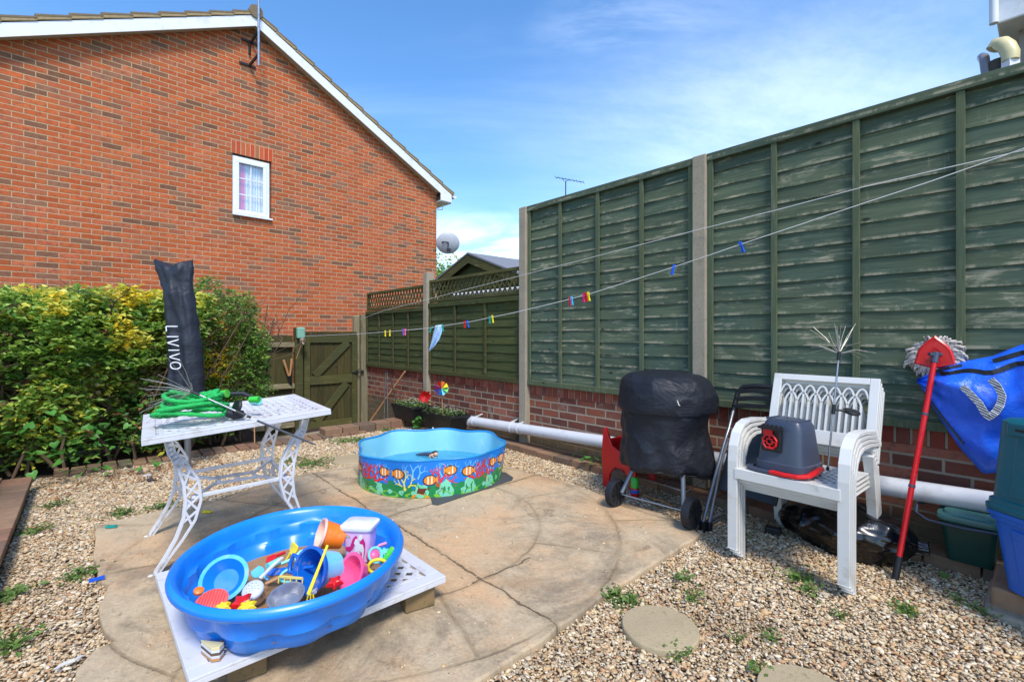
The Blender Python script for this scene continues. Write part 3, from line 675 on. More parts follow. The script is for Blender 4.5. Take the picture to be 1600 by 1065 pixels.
# ------------------------------------------------------------------ house
house = thing('brick_house', 'red brick gable end house with white bargeboards and one small window', 'house', HW(-3.8, 0, -.4))
RT = -3.86; RZ = 6.55; EZR = RZ - .533 * 3.86; EZL = RZ - .50 * 4.0; TL = RT - 4.0
w0, w1, wz0, wz1 = -4.175, -3.555, 3.215, 4.262
roofz = lambda t: RZ - (.533 * (t - RT) if t > RT else .50 * (RT - t))
b = MB(); Z0 = -.42
def poly(pts): b.add([HW(t, 0, z) for t, z in pts], [tuple(range(len(pts)))])
poly([(TL, Z0), (w0, Z0), (w0, roofz(w0)), (TL, roofz(TL))])
poly([(w0, Z0), (w1, Z0), (w1, wz0), (w0, wz0)]); poly([(w0, wz1), (w1, wz1), (w1, roofz(w1)), (RT, RZ), (w0, roofz(w0))])
poly([(w1, Z0), (0, Z0), (0, roofz(0)), (w1, roofz(w1))])
o_ = len(b.v)
b.add([HW(0, 0, Z0), HW(0, -8, Z0), HW(0, -8, roofz(0)), HW(0, 0, roofz(0))], [(0, 1, 2, 3)])
b.add([HW(TL, 0, Z0), HW(TL, -8, Z0), HW(TL, -8, roofz(TL)), HW(TL, 0, roofz(TL))], [(3, 2, 1, 0)])
for (t0, z0, t1, z1) in ((w0, wz0, w0, wz1), (w0, wz1, w1, wz1), (w1, wz1, w1, wz0), (w1, wz0, w0, wz0)):
    b.add([HW(t0, 0, z0), HW(t1, 0, z1), HW(t1, -.12, z1), HW(t0, -.12, z0)], [(0, 1, 2, 3)])
def uvH(v):
    q = Vector((v.x, v.y)) - HC; t = q.dot(HD); n = q.dot(HN); return (t + (-n if abs(n) > .001 else 0), v.z)
b.build('wall', M['brick'], house, world=True, uvf=uvH)
b = MB(); k = 9
for i in range(k):
    t = w0 - .02 + (w1 - w0 + .04) * (i + .5) / k; b.box(HW(t, -.001, wz1 + .112), ((w1 - w0 + .04) / k - .009, .012, .215), HROT)
def arch():
    t = NT('soldier_brick'); col = t.ramp(t.island(), [(0, L(196, 84, 48)), (.5, L(182, 76, 50)), (.8, L(160, 110, 74)), (1, L(200, 90, 56))]); col = t.mix(.6, col, t.mix(t.noise(t.obj(), 25, 5), (.6, .6, .6, 1), (1.3, 1.3, 1.3, 1)), 'MULTIPLY'); return t.out(col, .9, .2)
b.build('brick_lintel', arch(), house, world=True)
b = MB(); b.box(HW((w0 + w1) / 2, -.0035, wz1 + .112), (w1 - w0 + .045, .012, .222), HROT); b.build('lintel_mortar', plain('mortar', L(206, 178, 142), .9), house, world=True)
win = thing_w = MB()
def frame(b, t0, t1, z0, z1, n, w, d):
    b.box(HW((t0 + t1) / 2, n, z1 - w / 2), (t1 - t0, d, w), HROT); b.box(HW((t0 + t1) / 2, n, z0 + w / 2), (t1 - t0, d, w), HROT)
    b.box(HW(t0 + w / 2, n, (z0 + z1) / 2), (w, d, z1 - z0 - 2 * w), HROT); b.box(HW(t1 - w / 2, n, (z0 + z1) / 2), (w, d, z1 - z0 - 2 * w), HROT)
b = MB(); frame(b, w0, w1 - .03, wz0, wz1 - .03, -.05, .05, .06); frame(b, w0 + .045, w1 - .075, wz0 + .05, wz1 - .075, -.03, .06, .05)
b.box(HW((w0 + w1) / 2, .0, wz0 + .012), (w1 - w0 + .01, .11, .03), HROT)
win = b.build('window', M['upvc'], house, world=True, bevel=.006)
b = MB(); b.box(HW((w0 + w1) / 2 - .015, -.05, (wz0 + wz1) / 2), (w1 - w0 - .14, .008, wz1 - wz0 - .15), HROT); b.build('pane', M['glass'], win, world=True)
b = MB(); b.box(HW((w0 + w1) / 2 - .015, -.044, (wz0 + wz1) / 2), (.016, .008, wz1 - wz0 - .2), HROT)
for f in (.345, .67): b.box(HW((w0 + w1) / 2 - .015, -.042, wz0 + .09 + (wz1 - wz0 - .2) * f), (w1 - w0 - .2, .008, .016), HROT)
b.build('glazing_bars', M['upvc'], win, world=True)
b = MB(); kk = 60; vs = []
for i in range(kk + 1):
    t = w0 + (w1 - w0) * i / kk; n = -.10 + .008 * math.sin(i * 1.3)
    vs += [HW(t, n, wz0 + .12), HW(t, n, wz1)]
b.add(vs, [(2 * i, 2 * i + 2, 2 * i + 3, 2 * i + 1) for i in range(kk)]); b.build('curtain', M['curtain'], win, world=True, uvf=lambda v: (uvH(Vector((v.x, v.y, v.z)))[0] * 0 + ((Vector((v.x, v.y)) - HC).dot(HD) - w0), v.z), smooth=60)
b = MB(); b.add([HW(w0, -.4, wz0 - .1), HW(w1, -.4, wz0 - .1), HW(w1, -.4, wz1 + .1), HW(w0, -.4, wz1 + .1)], [(0, 1, 2, 3)]); b.build('room_back', plain('room_wall', L(130, 136, 140), .9), win, world=True)
# roof: courses of tiles, verge, bargeboards
def slope(sign, end):
    b = MB(); vb = MB(); L_ = abs(end - RT); k = int(L_ / .315); dt = L_ / k; sl = .533 if sign > 0 else .50
    for i in range(k):
        ta = RT + sign * i * dt; tb = RT + sign * (i + 1) * dt + sign * .03; za = roofz(ta) + .14; zb = roofz(ta + sign * dt) + .14
        for j in range(26):
            n1 = .19 - j * .33; n0 = n1 - .325
            up = .030
            b.hexa([HW(ta, n0, za), HW(tb, n0, zb + .012), HW(tb, n1, zb + .012), HW(ta, n1, za)], [HW(ta, n0, za + .022), HW(tb, n0, zb + .012 + up), HW(tb, n1, zb + .012 + up), HW(ta, n1, za + .022)])
        vb.hexa([HW(ta, .06, za - .035), HW(tb, .06, zb - .035), HW(tb, .186, zb - .035), HW(ta, .186, za - .035)], [HW(ta, .06, za - .001), HW(tb, .06, zb + .010), HW(tb, .186, zb + .010), HW(ta, .186, za - .001)])
    b.build('roof_tiles', M['tile'], house, world=True); vb.build('verge', M['verge'], house, world=True)
slope(1, .34); slope(-1, TL - .3)
b = MB(); 
for j in range(18): b.tube([HW(RT, .20 - j * .45, RZ + .15 + (.006 if j % 2 else 0)), HW(RT, -.235 - j * .45, RZ + .15)], .11, 16)
b.build('ridge_tiles', M['tile'], house, world=True, smooth=40)
b = MB()
for sg, e in ((1, .30), (-1, TL - .3)):
    zz = roofz(e)
    b.hexa([HW(RT, .15, RZ - .085), HW(e, .15, zz - .085), HW(e, .172, zz - .085), HW(RT, .172, RZ - .085)], [HW(RT, .15, RZ + .10), HW(e, .15, zz + .10), HW(e, .172, zz + .10), HW(RT, .172, RZ + .10)])
b.build('bargeboard', M['whitepaint'], house, world=True)
b = MB()
for sg, e in ((1, .0), (-1, TL)):
    b.hexa([HW(RT, .0, RZ - .055), HW(e, .0, roofz(e) - .055), HW(e, .15, roofz(e) - .055), HW(RT, .15, RZ - .055)], [HW(RT, .0, RZ - .04), HW(e, .0, roofz(e) - .04), HW(e, .15, roofz(e) - .04), HW(RT, .15, RZ - .04)])
b.build('soffit', plain('soffit_board', L(190, 176, 150), .7), house, world=True)
b = MB(); z = roofz(0)
b.prism([HW(0, .151, z - .24), HW(.30, .151, z - .24), HW(.30, .151, z - .12), HW(0, .151, z - .0)], tuple(HW(0, .02, 0) - HW(0, 0, 0)))
b.box(HW(.15, -4, z - .25), (.31, 8.3, .014), HROT); b.box(HW(.31, -4, z - .16), (.02, 8.3, .2), HROT)
b.prism([HW(0.002, .15, z - .24), HW(.30, .15, z - .24), HW(.30, .15, z - .06)], tuple(HW(0, -8, 0) - HW(0, 0, 0)))
b.build('box_eave', M['whitepaint'], house, world=True)
b = MB(); vs = []
for n in (.2, -8):
    for a in range(9): q = math.pi + math.pi * a / 8; vs.append(HW(.375 + .055 * math.cos(q), n, z - .085 + .055 * math.sin(q)))
b.add(vs, [(i, i + 1, i + 10, i + 9) for i in range(8)] + [tuple(range(9))]); b.tube([HW(.05, -.06, z - .40), HW(.18, -.02, z - .40), HW(.20, -.02, z - .25)], .012); b.build('gutter', M['whitepaint'], house, world=True)
# aerial pole on gable
ap = thing('aerial_pole', 'silver aerial mast bracketed to the gable below the ridge', 'aerial', onhouse(404, 104, .30))
b = MB(); p0 = onhouse(404, 103, .30); p1 = p0 + Vector((0, 0, 3.2)); b.tube([p0, p1], .019, 10); b.build('mast', M['metal'], ap, world=True)
for (px, py) in ((397, 68), (394, 104)):
    c = onhouse(px, py, .02); b = MB(); b.box(c - Vector((.05, .05, 0)), (.26, .012, .035), HROT); e = Vector((p0.x, p0.y, c.z + .10)); b.bar(c - Vector((.03, .03, 0)), e, .02, .05)
    if py == 68: b.bar(c - Vector((.05, .05, 0)), c - Vector((.05, .05, .22)), .03, .03)
    b.build('bracket', M['darkmetal'], ap, world=True)
b = MB()
for k in range(7): a = p1 - Vector((0, 0, .1)); q = a + Vector((-.5 + k * .16, .1 * k, 0)); b.tube([q + Vector((-.05, .12, 0)), q + Vector((.05, -.12, 0))], .004, 5)
b.tube([p1 + Vector((-.6, 0, -.1)), p1 + Vector((.6, .6, -.1))], .01, 6); b.build('aerial_elements', M['metal'], ap, world=True)
# satellite dish
dc = at(700, 380, 10.9); sd_ = thing('satellite_dish', 'grey satellite dish on the far corner of the brick house', 'dish', dc)
ax = Vector((-.25, 1, .35)).normalized(); b = MB(); b.lathe([(.0, -.05), (.10, -.045), (.19, -.022), (.265, .015), (.27, .02), (.262, .022), (.19, -.012), (.0, -.036)], dc, 28, ax, sy=.92)
b.build('reflector', plain('dish_grey', L(176, 178, 184), .5), sd_, world=True, smooth=60)
b = MB(); e = dc - ax * .06; b.tube([HW(0, -.5, e.z + .0), e + Vector((-.1, -.05, .03)), e + Vector((0, 0, .03)), e + Vector((.0, -.06, -.14))], .016, 6); b.box(e + Vector((.02, -.07, -.16)), (.09, .06, .06)); b.build('arm', M['darkmetal'], sd_, world=True)
# ------------------------------------------------------------------ shed beyond the fence
shed = thing('garden_shed', 'green timber shed with grey felt roof seen over the trellis', 'shed', FW(4.33, -2, -.3))
rS, rZ, sl = 4.33, 2.46, .365; n0s = -1.12
b = MB(); b.prism([FW(rS - 1.05, n0s, -.3), FW(rS + 1.05, n0s, -.3), FW(rS + 1.05, n0s, rZ - 1.05 * sl), FW(rS, n0s, rZ - .02), FW(rS - 1.05, n0s, rZ - 1.05 * sl)], tuple(FW(0, -2.4, 0) - FW(0, 0, 0)))
b.build('wall', M['fence2'], shed, world=True, uvf=lambda v: (inv(v)[0], v.z))
for sg in (1, -1):
    b = MB(); e = rS + sg * 1.3; ze = rZ - 1.3 * sl
    b.hexa([FW(rS, -3.7, rZ), FW(e, -3.7, ze), FW(e, -.99, ze), FW(rS, -.99, rZ)], [FW(rS, -3.7, rZ + .025), FW(e, -3.7, ze + .025), FW(e, -.99, ze + .025), FW(rS, -.99, rZ + .025)]); b.build('roof', M['felt'], shed, world=True)
    b = MB(); b.hexa([FW(rS, -1.02, rZ - .14), FW(e, -1.02, ze - .14), FW(e, -1.0, ze - .14), FW(rS, -1.0, rZ - .14)], [FW(rS, -1.02, rZ - .002), FW(e, -1.02, ze - .002), FW(e, -1.0, ze - .002), FW(rS, -1.0, rZ - .002)]); b.build('bargeboard', M['gaterail'], shed, world=True, uvf=uvF)
b = MB(); b.tube([FW(2.2, -.35, 1.73), FW(3.78, -.35, 1.73)], .035, 10); tag(b.build('gutter_pipe', M['pipe'], world=True, smooth=60), 'white gutter running behind the trellis of the shed-side panel', 'gutter')
# tv aerial over the fence
b = MB(); c = at(884, 283, 14); b.tube([c, Vector((c.x - .03, c.y, -.3))], .016, 6)
e0 = at(868, 277, 14); e1 = at(912, 285, 14.6); b.tube([e0, e1], .010, 5)
for i in range(9): q = e0.lerp(e1, i / 8); b.tube([q + Vector((.05, .16, 0)), q - Vector((.05, .16, 0))], .005, 4)
b.tube([c + Vector((-.1, 0, .07)), c + Vector((-.06, 0, .0)), c + Vector((.06, 0, .0)), c + Vector((.12, 0, .05))], .006, 4)
tag(b.build('tv_aerial', M['darkmetal'], world=True), 'thin television aerial rising above the green fence top', 'aerial')
# ------------------------------------------------------------------ neighbour's extension at top right
ne = thing('neighbour_house', 'corner of a grey and white house with eaves box above the fence', 'house', FW(-3.6, -2.0, -.3))
def fpris(b, s0, s1, n0, n1, z0, z1): b.prism([FW(s0, n0, z0), FW(s1, n0, z0), FW(s1, n1, z0), FW(s0, n1, z0)], (0, 0, z1 - z0))
b = MB(); fpris(b, -7, -1.60, -5, -.98, -.3, 3.2); b.build('wall', plain('render_wall', L(150, 142, 138), .85, var=.1), ne, world=True)
b = MB(); fpris(b, -7, -1.51, -5, -.78, 3.13, 3.42); b.build('box_eave', M['whitepaint'], ne, world=True, bevel=.01)
b = MB(); b.hexa([FW(-7, -.72, 3.43), FW(-1.46, -.72, 3.43), FW(-1.46, -5, 5.6), FW(-7, -5, 5.6)], [FW(-7, -.72, 3.5), FW(-1.46, -.72, 3.5), FW(-1.46, -5, 5.67), FW(-7, -5, 5.67)]); b.build('roof', M['tile'], ne, world=True)
c1 = FW(-1.50, -.76, 3.13)
b = MB(); b.tube([c1 + Vector((-.0, 0, .0)), c1 + Vector((0, 0, .35))], .022, 10)
b.build('downpipe', M['whitepaint'], ne, world=True, smooth=60)
b = MB(); q = at(1539, 100, 3.0); b.tube([Vector((q.x, 2.75, 1.0)), Vector((q.x, 3.0, q.z)), Vector((q.x + .015, 3.02, q.z + .05)), Vector((q.x + .06, 3.08, q.z + .09)), Vector((q.x + .2, 3.2, q.z + .12))], .025, 10)
b.build('soil_pipe', plain('grey_pipe', L(128, 124, 130), .3, var=.2), ne, world=True, smooth=60)
b = MB(); q = at(1560, 110, 2.95); b.tube([Vector((q.x, 2.95, 1.0)), Vector((q.x, 2.95, q.z + .06))], .045, 14); b.build('flue_duct', plain('dark_duct', L(72, 66, 54), .7), ne, world=True, smooth=60)
b = MB(); pts = [at(1551, 78, 2.95), at(1557, 70, 2.94), at(1566, 69, 2.9), at(1574, 74, 2.88), at(1579, 84, 2.86), at(1579, 95, 2.86)]; b.tube(pts, [.035, .042, .042, .042, .042, .04], 14); b.build('flue_elbow', M['cream'], ne, world=True, smooth=60)
b = MB(); q = at(1579, 93, 2.86); b.box((q.x, 2.86, (q.z + 1.0) / 2), (.062, .05, q.z - 1.0)); b.build('square_pipe', M['whitepaint'], ne, world=True)
# ------------------------------------------------------------------ shared pieces
def lattice(b, x0, x1, y0, y1, z, pitch=.05, w=.022, th=.006, up=(0, 0, 1), T=None):
    for sg, dz in ((1, 0), (-1, th * .45)):
        c = (x0 - y1 if sg == 1 else x0 + y0) + pitch / 2; e = x1 - y0 if sg == 1 else x1 + y1
        while c < e:            # line x - sg*y = c
            pts = []
            for y in (y0, y1):
                x = c + sg * y
                pts.append((x, y))
            (xa, ya), (xb, yb) = pts
            t0, t1 = 0.0, 1.0; dx = xb - xa
            ta, tb = (x0 - xa) / dx, (x1 - xa) / dx
            if ta > tb: ta, tb = tb, ta
            t0 = max(t0, ta); t1 = min(t1, tb)
            if t1 - t0 > .02:
                A = Vector((xa + dx * t0, ya + (yb - ya) * t0, z + dz)); B = Vector((xa + dx * t1, ya + (yb - ya) * t1, z + dz))
                if T: b.bar(T(A), T(B), w, th, up=T(Vector((0, 0, 1))) - T(Vector((0, 0, 0))))
                else: b.bar(A, B, w, th)
            c += pitch
def table_top(b, w, l, th=.03, fr=.055):     # local, top surface at z=0, corner at origin
    for (x0, x1, y0, y1) in ((0, w, 0, fr), (0, w, l - fr, l), (0, fr, fr, l - fr), (w - fr, w, fr, l - fr)):
        b.box(((x0 + x1) / 2, (y0 + y1) / 2, -.005), (x1 - x0, y1 - y0, .010))
    for (x0, x1, y0, y1) in ((0, w, 0, .008), (0, w, l - .008, l), (0, .008, .008, l - .008), (w - .008, w, .008, l - .008)):
        b.box(((x0 + x1) / 2, (y0 + y1) / 2, -.010 - (th - .01) / 2 - .0002), (x1 - x0, y1 - y0, th - .01))
    for (x0, x1, y0, y1) in ((fr + .012, w - fr - .012, fr + .012, fr + .03), (fr + .012, w - fr - .012, l - fr - .03, l - fr - .012), (fr + .012, fr + .03, fr + .03, l - fr - .03), (w - fr - .03, w - fr - .012, fr + .03, l - fr - .03)):
        b.box(((x0 + x1) / 2, (y0 + y1) / 2, -.006), (x1 - x0, y1 - y0, .008))
    lattice(b, fr, w - fr, fr, l - fr, -.009, .076, .026, .006)
# ------------------------------------------------------------------ garden table
TO = Vector((-1.689, 2.17, 0)); TU = math.atan2(.648, .762); tilt = math.atan(.072)
tb = thing('patio_table', 'white cast metal patio table with woven top and curved openwork legs', 'table', TO, TU - R(3.2))
b = MB(); b.X = Matrix.Translation((0, 0, .72)) @ Matrix.Rotation(-tilt, 4, 'Y'); table_top(b, .845, .85); b.build('tabletop', M['castwhite'], tb, bevel=.002)
cl = [(0, .0, .03), (.012, .04, .032), (.05, .10, .036), (.10, .18, .055), (.142, .27, .085), (.158, .36, .105), (.150, .45, .105), (.115, .54, .075), (.07, .61, .05), (.05, .70, .05)]
def leg(x0, y, sg, hs):
    b = MB(); cen = [(x0 + sg * u, z * hs, w) for u, z, w in cl]
    # denser resample
    P = []
    for i in range(len(cen) - 1):
        for k in range(4):
            t = k / 4; a, c = cen[i], cen[i + 1]; P.append(tuple(a[j] + (c[j] - a[j]) * t for j in range(3)))
    P.append(cen[-1]); P = [(x_, z_, w_ * .72) for x_, z_, w_ in P]; E1 = []; E2 = []
    for i, (x, z, w) in enumerate(P):
        a = P[max(i - 1, 0)]; c = P[min(i + 1, len(P) - 1)]; t = Vector((c[0] - a[0], 0, c[1] - a[1])).normalized(); nn = Vector((-t.z, 0, t.x))
        p = Vector((x, y, z)); E1.append(p + nn * (w / 2 - .006)); E2.append(p - nn * (w / 2 - .006))
    b.strip(E1, .013, .012, (0, 1, 0)); b.strip(E2, .013, .012, (0, 1, 0))
    E1s = [p + Vector((0, .022, 0)) for p in E1]; b.strip(E1s, .018, .007, (0, 1, 0))
    k = 10
    for i in range(6, len(P) - 6, 3):
        if P[i][2] > .04:
            b.bar(E1[i], E2[min(i + 3, len(P) - 1)], .011, .010, up=(0, 1, 0)); b.bar(E2[i], E1[min(i + 3, len(P) - 1)], .011, .009, up=(0, 1, 0))
    for i in list(range(0, 9)) + list(range(len(P) - 8, len(P))): b.bar(E1[i], E2[i], .034 if i < 8 or i > len(P) - 8 else .012, .012, up=(0, 1, 0))
    if sg: b.ball((x0 - sg * .015, y, .02), .02, 10, 6)
    b.build('leg', M['castwhite'], tb, bevel=.002)
leg(.05, .14, 1, 1.0); leg(.03, .72, 1, 1.0); leg(.80, .14, -1, 1.075); leg(.80, .70, -1, 1.075)
b = MB(); zs = .375
for y in (.16, .68): b.bar((.2, y, zs), (.66, y, zs + .02), .022, .018)
b.strip([(.2, .16, zs - .012), (.32, .36, zs - .004), (.54, .36, zs - .004), (.66, .16, zs + .008)], .018, .014, (0, 0, 1)); b.strip([(.2, .68, zs - .012), (.32, .48, zs - .004), (.54, .48, zs - .004), (.66, .68, zs + .008)], .018, .014, (0, 0, 1))
for x in (.34, .43, .52): b.bar((x, .36, zs + .004), (x, .48, zs + .004), .016, .012)
b.bar((.18, .14, zs - .03), (.18, .72, zs - .03), .02, .02); b.bar((.67, .14, zs - .01), (.67, .70, zs - .01), .02, .02)
b.build('stretcher', M['castwhite'], tb, bevel=.002)
TM = ROOTM[tb.name]
def TP(u, v, h=0): return TM @ Vector((u, v, .72 + math.tan(tilt) * u + h))
def ontable(px, py, h=0):      # ray with table top plane
    o = Vector((0, 0, EYE)); d_ = Vector(((px - CX) / F, 1, -(py - HY) / F)); A = TP(0, 0, h); n = (TP(1, 0, h) - A).cross(TP(0, 1, h) - A)
    return o + d_ * ((A - o).dot(n) / d_.dot(n))
# hose
hc = ontable(302, 655, .02); hz_ = plain('green_hose', L(30, 172, 82), .75, var=.3, scale=40, bump=1.0, bscale=140)
hose = thing('garden_hose', 'bright green coiled expanding hose with black fittings on the white table', 'hose', hc)
pts = []; q = Matrix.Rotation(TU - R(25), 3, 'Z')
for i in range(520):
    a = i * .085; k = a / 6.283; lay = .016 + .125 * (k / 7) ** .8; rr = .140 - .045 * (k / 7) + .022 * math.sin(a * .37 + 1) + .012 * math.sin(a * 2.3) + .010 * math.sin(a * 1.3 + k * 2)
    pts.append(hc + q @ Vector((rr * 1.12 * math.cos(a), rr * .78 * math.sin(a), 0)) + Vector((0, 0, lay + .016 * math.sin(a * 1.7 + k))))
b = MB(); b.tube(pts, [.0112 + .0022 * math.sin(i * 1.9) for i in range(len(pts))], 7); b.build('hose_coil', hz_, hose, world=True, smooth=180)
b = MB(); e = hc + Vector((.09, .10, .12)); b.tube([e, e + Vector((.10, .03, .0)), e + Vector((.17, .02, -.03))], .012, 8); b.tube([hc + Vector((.16, .02, .03)), hc + Vector((.20, .03, .02)), hc + Vector((.24, .035, .022))], [.018, .026, .02], 10); b.build('fitting', M['blackrub'], hose, world=True, smooth=50)
b = MB(); b.tube([e + Vector((-.03, -.01, .0)), e + Vector((.04, -.02, .005))], [.017, .022], 10); b.build('nozzle', M['green'], hose, world=True, smooth=50); b = MB(); b.tube([e + Vector((.15, 0, -.03)), e + Vector((.20, 0, -.028))], [.016, .019], 10); b.build('tap_connector', M['green'], hose, world=True, smooth=50)
def mcup():
    root = thing('plastic_pot', 'small turquoise pot lying on the far side of the table', 'pot', ontable(399, 626, .02)); b = MB(); c = ontable(399, 626, .024)
    b.lathe([(.022, -.03), (.024, .02), (.026, .03), (.022, .03), (.018, -.026)], c, 14, (.75, -.35, .1)); b.build('body', M['turq'], root, world=True, smooth=50)
mcup()
# dandelion solar lights
def dandelion(name, label, foot, head, disc, n=26, spread=.13, seed=1, bias=None):
    rd = random.Random(seed); root = thing(name, label, 'garden light', foot); ax = (head - foot).normalized(); x, y, _ = frame_from(ax)
    b = MB(); b.tube([foot, head], .0045, 7); b.build('rod', M['metal'], root, world=True, smooth=60)
    b = MB(); b.tube([head - ax * .035, head + ax * .01], .008, 8); b.build('collar', M['black'], root, world=True); b = MB(); b.tube([foot - ax * .0, foot + ax * .02], .007, 8); b.build('foot', M['black'], root, world=True)
    b = MB()
    for i in range(n):
        a = rd.random() * 6.283; t = rd.uniform(.15, 1.35); L_ = rd.uniform(.6, 1.2) * spread; d = (ax * math.cos(t) + (x * math.cos(a) + y * math.sin(a)) * math.sin(t)); s_ = x * rd.uniform(-.02, .02) + y * rd.uniform(-.02, .02)
        if bias is not None and i % 5: d = (Vector(bias) + Vector((rd.gauss(0, .25), rd.gauss(0, .3), rd.gauss(0, .22)))).normalized()
        b.tube([head, head + d * L_ * .5 + s_ * .5, head + d * L_ + s_ * .4 - Vector((0, 0, .03 * t))], .0009, 4)
    b.build('wire_spray', plain('silver_wire', L(186, 180, 166), .4, .6), root, world=True)
    if disc is not None:
        b = MB(); c = foot.lerp(head, disc[0]); e = c + Vector(disc[1]); b.tube([c - ax * .025, c + ax * .025], .009, 8); b.tube([c, e - Vector(disc[1]).normalized() * .03], .006, 6)
        b.lathe([(.0, -.008), (.034, -.008), (.038, .0), (.034, .008), (0, .008)], e, 22, disc[2]); b.build('solar_disc', M['black'], root, world=True, smooth=40)
f1 = ontable(392, 652, .012); h1 = ontable(302, 655, .16); h1 = at(301, 612, 2.42); 
dandelion('solar_light', 'wire spray garden light lying across the green hose on the table', f1, h1, (.18, (-.03, .02, .03), (-.55, -.8, .3)), 34, .24, 3, (-.85, .1, -.28))
b = MB(); f2 = at(487, 692, 2.55); f3 = at(402, 657, 2.32); b.tube([f3, f2], .0055, 7); b.tube([f2, f2 - (f3 - f2).normalized() * .03], [.006, .002], 6)
tag(b.build('garden_stake', M['greytube'], world=True), 'thin grey metal stake poking out below the right side of the white table', 'stake')
# dry leaves on table
b = MB()
for i in range(70):
    u = random.gauss(.52, .18); v = random.gauss(.28, .16)
    if not (.02 < u < .83 and .03 < v < .82): continue
    c = TP(u, v, .006); r = random.uniform(.004, .011); a = random.random() * 6.28; x = Vector((math.cos(a), math.sin(a), 0)) * r; y = Vector((-math.sin(a), math.cos(a), .3)) * r * .6
    b.add([c - x, c - y, c + x, c + y], [(0, 1, 2, 3)])
tag(b.build('leaf_litter', M['dead'], world=True), 'dry brown leaf bits scattered over the white tabletop', 'leaf litter', kind='stuff')
# ------------------------------------------------------------------ low lattice panel on blocks with oval sand pool
LA = Vector((-1.565, 2.09, 0)); LB = Vector((-.975, 1.44, 0)); ld = (LB - LA).normalized(); la = math.atan2(ld.y, ld.x)
lid = thing('table_panel', 'loose white woven table top lying flat under the blue sand pool', 'table top', LB + Vector((0, 0, .155)), la + R(90))
b = MB(); table_top(b, .93, .87, .028, .06); b.build('panel', M['castwhite'], lid, bevel=.002)
LM = ROOTM[lid.name]
def block(px, py, label, size, rz, z=.035):
    c = G(px, py, z); b = MB(); b.box(c + Vector((0, 0, size[2] / 2 + .002)), size, rz)
    tag(b.build('timber_block', M['oldwood'], world=True, bevel=.006), label, 'block')
block(652, 945, 'short mossy timber block holding up the right corner of the white panel', (.13, .085, .088), la + R(78))
block(385, 1050, 'timber block under the front edge of the white panel near the photo bottom', (.12, .09, .088), la + R(80))
block(300, 935, 'timber block under the far left edge of the white panel, mostly hidden', (.12, .09, .088), la)
PC = Vector((-.868, 1.915)); PA, PB = .465, .42; pth = math.atan2(-.944, .331)
def PP(a, r, z, sc_=0):
    x = PA * r * math.cos(a); y = PB * r * math.sin(a); return Vector((PC.x + x * math.cos(pth) - y * math.sin(pth), PC.y + x * math.sin(pth) + y * math.cos(pth), z))
def pool_ring(r, z, n=192, sc_=0, ph=0):
    out = []
    for k in range(n):
        a = 2 * math.pi * k / n; w = abs(math.sin(a * 6 + ph)) ; out.append(PP(a, r + sc_ * (w - .6), z))
    return out
pr = [(.0, .162, 0), (.70, .162, 0), (.77, .163, .02), (.81, .175, .06), (.835, .215, .06), (.845, .228, .07), (.875, .232, .05), (.885, .245, .028), (.905, .285, .028), (.91, .293, .018), (.925, .297, .012), (.93, .325, 0), (.945, .333, 0), (.955, .318, 0), (.985, .314, 0), (1.0, .322, 0), (1.005, .332, 0), (.995, .345, 0), (.97, .352, 0), (.945, .347, 0), (.925, .335, 0), (.91, .315, 0), (.898, .30, .012), (.888, .292, .035), (.872, .288, .045), (.862, .25, .045), (.85, .238, .065), (.828, .232, .075), (.81, .195, .065), (.78, .175, .02), (0, .175, 0)]
sp = thing('sand_pool', 'bright blue scalloped plastic shell pool full of sand toys on the white panel', 'paddling pool', (PC.x, PC.y, .16))
b = MB(); b.loft([pool_ring(r, z, 192, s_, .6 if i > 6 else .6) for i, (r, z, s_) in enumerate(pr)]); b.build('shell', M['poolblue'], sp, world=True, smooth=50)
sm = NT('play_sand'); sn = sm.noise(sm.obj(), 90, 5, .8); sm.bump(sm.m('ADD', sn, sm.noise(sm.obj(), 14, 3)), 1, .012); sandm = sm.out(sm.mix(sn, L(160, 112, 72), L(222, 176, 128)), .95, .1)
b = MB(); vs = [PP(0, 0, .225)]; nr = 14; na = 72
for i in range(1, nr + 1):
    for k in range(na):
        a = 2 * math.pi * k / na; r = .80 * i / nr; p = PP(a, r, .194); p.z += (.016 * mn.noise(p * 9) + .006 * mn.noise(p * 30)) * (1 - (i / nr) ** 4) + .02 * (1 - (i / nr) ** 3); vs.append(p)
fs = [(0, 1 + k, 1 + (k + 1) % na) for k in range(na)] + [(1 + i * na + k, 1 + (i + 1) * na + k, 1 + (i + 1) * na + (k + 1) % na, 1 + i * na + (k + 1) % na) for i in range(nr - 1) for k in range(na)]
b.add(vs, fs); sand_o = b.build('sand', sandm, sp, world=True, smooth=180)
SZ = .205
def toy(name, label, cat, p): return thing(name, label, cat, p)
def cup(root, c, ax, r0, r1, h, mat, th=.004, seg=28, rim=.004, name='body', inner=None):   # c bottom centre, opening along ax
    b = MB(); prof = [(r0 * .2, 0), (r0, 0), (r1, h - .004), (r1 + rim, h - .006), (r1 + rim + .001, h), (r1 - th, h)]
    b.lathe(prof, c, seg, ax, captop=False); o = b.build(name, mat, root, world=True, smooth=50)
    b = MB(); b.lathe([(r1 - th, h), (r0 - th, .004), (r0 * .2, .004)], c, seg, ax, capbot=False); b.build('inside', inner or mat, root, world=True, smooth=50); return o
# light blue dish
p = at(352, 905, 1.80); r_ = toy('toy_dish', 'large light blue round dish leaning at the left end of the sand pool', 'toy dish', p); ax = Vector((.18, -.75, .65)).normalized(); cup(r_, p - ax * .02, ax, .046, .074, .042, M['lightblue'], inner=plain('deep_blue', L(24, 132, 214), .25), rim=.009)
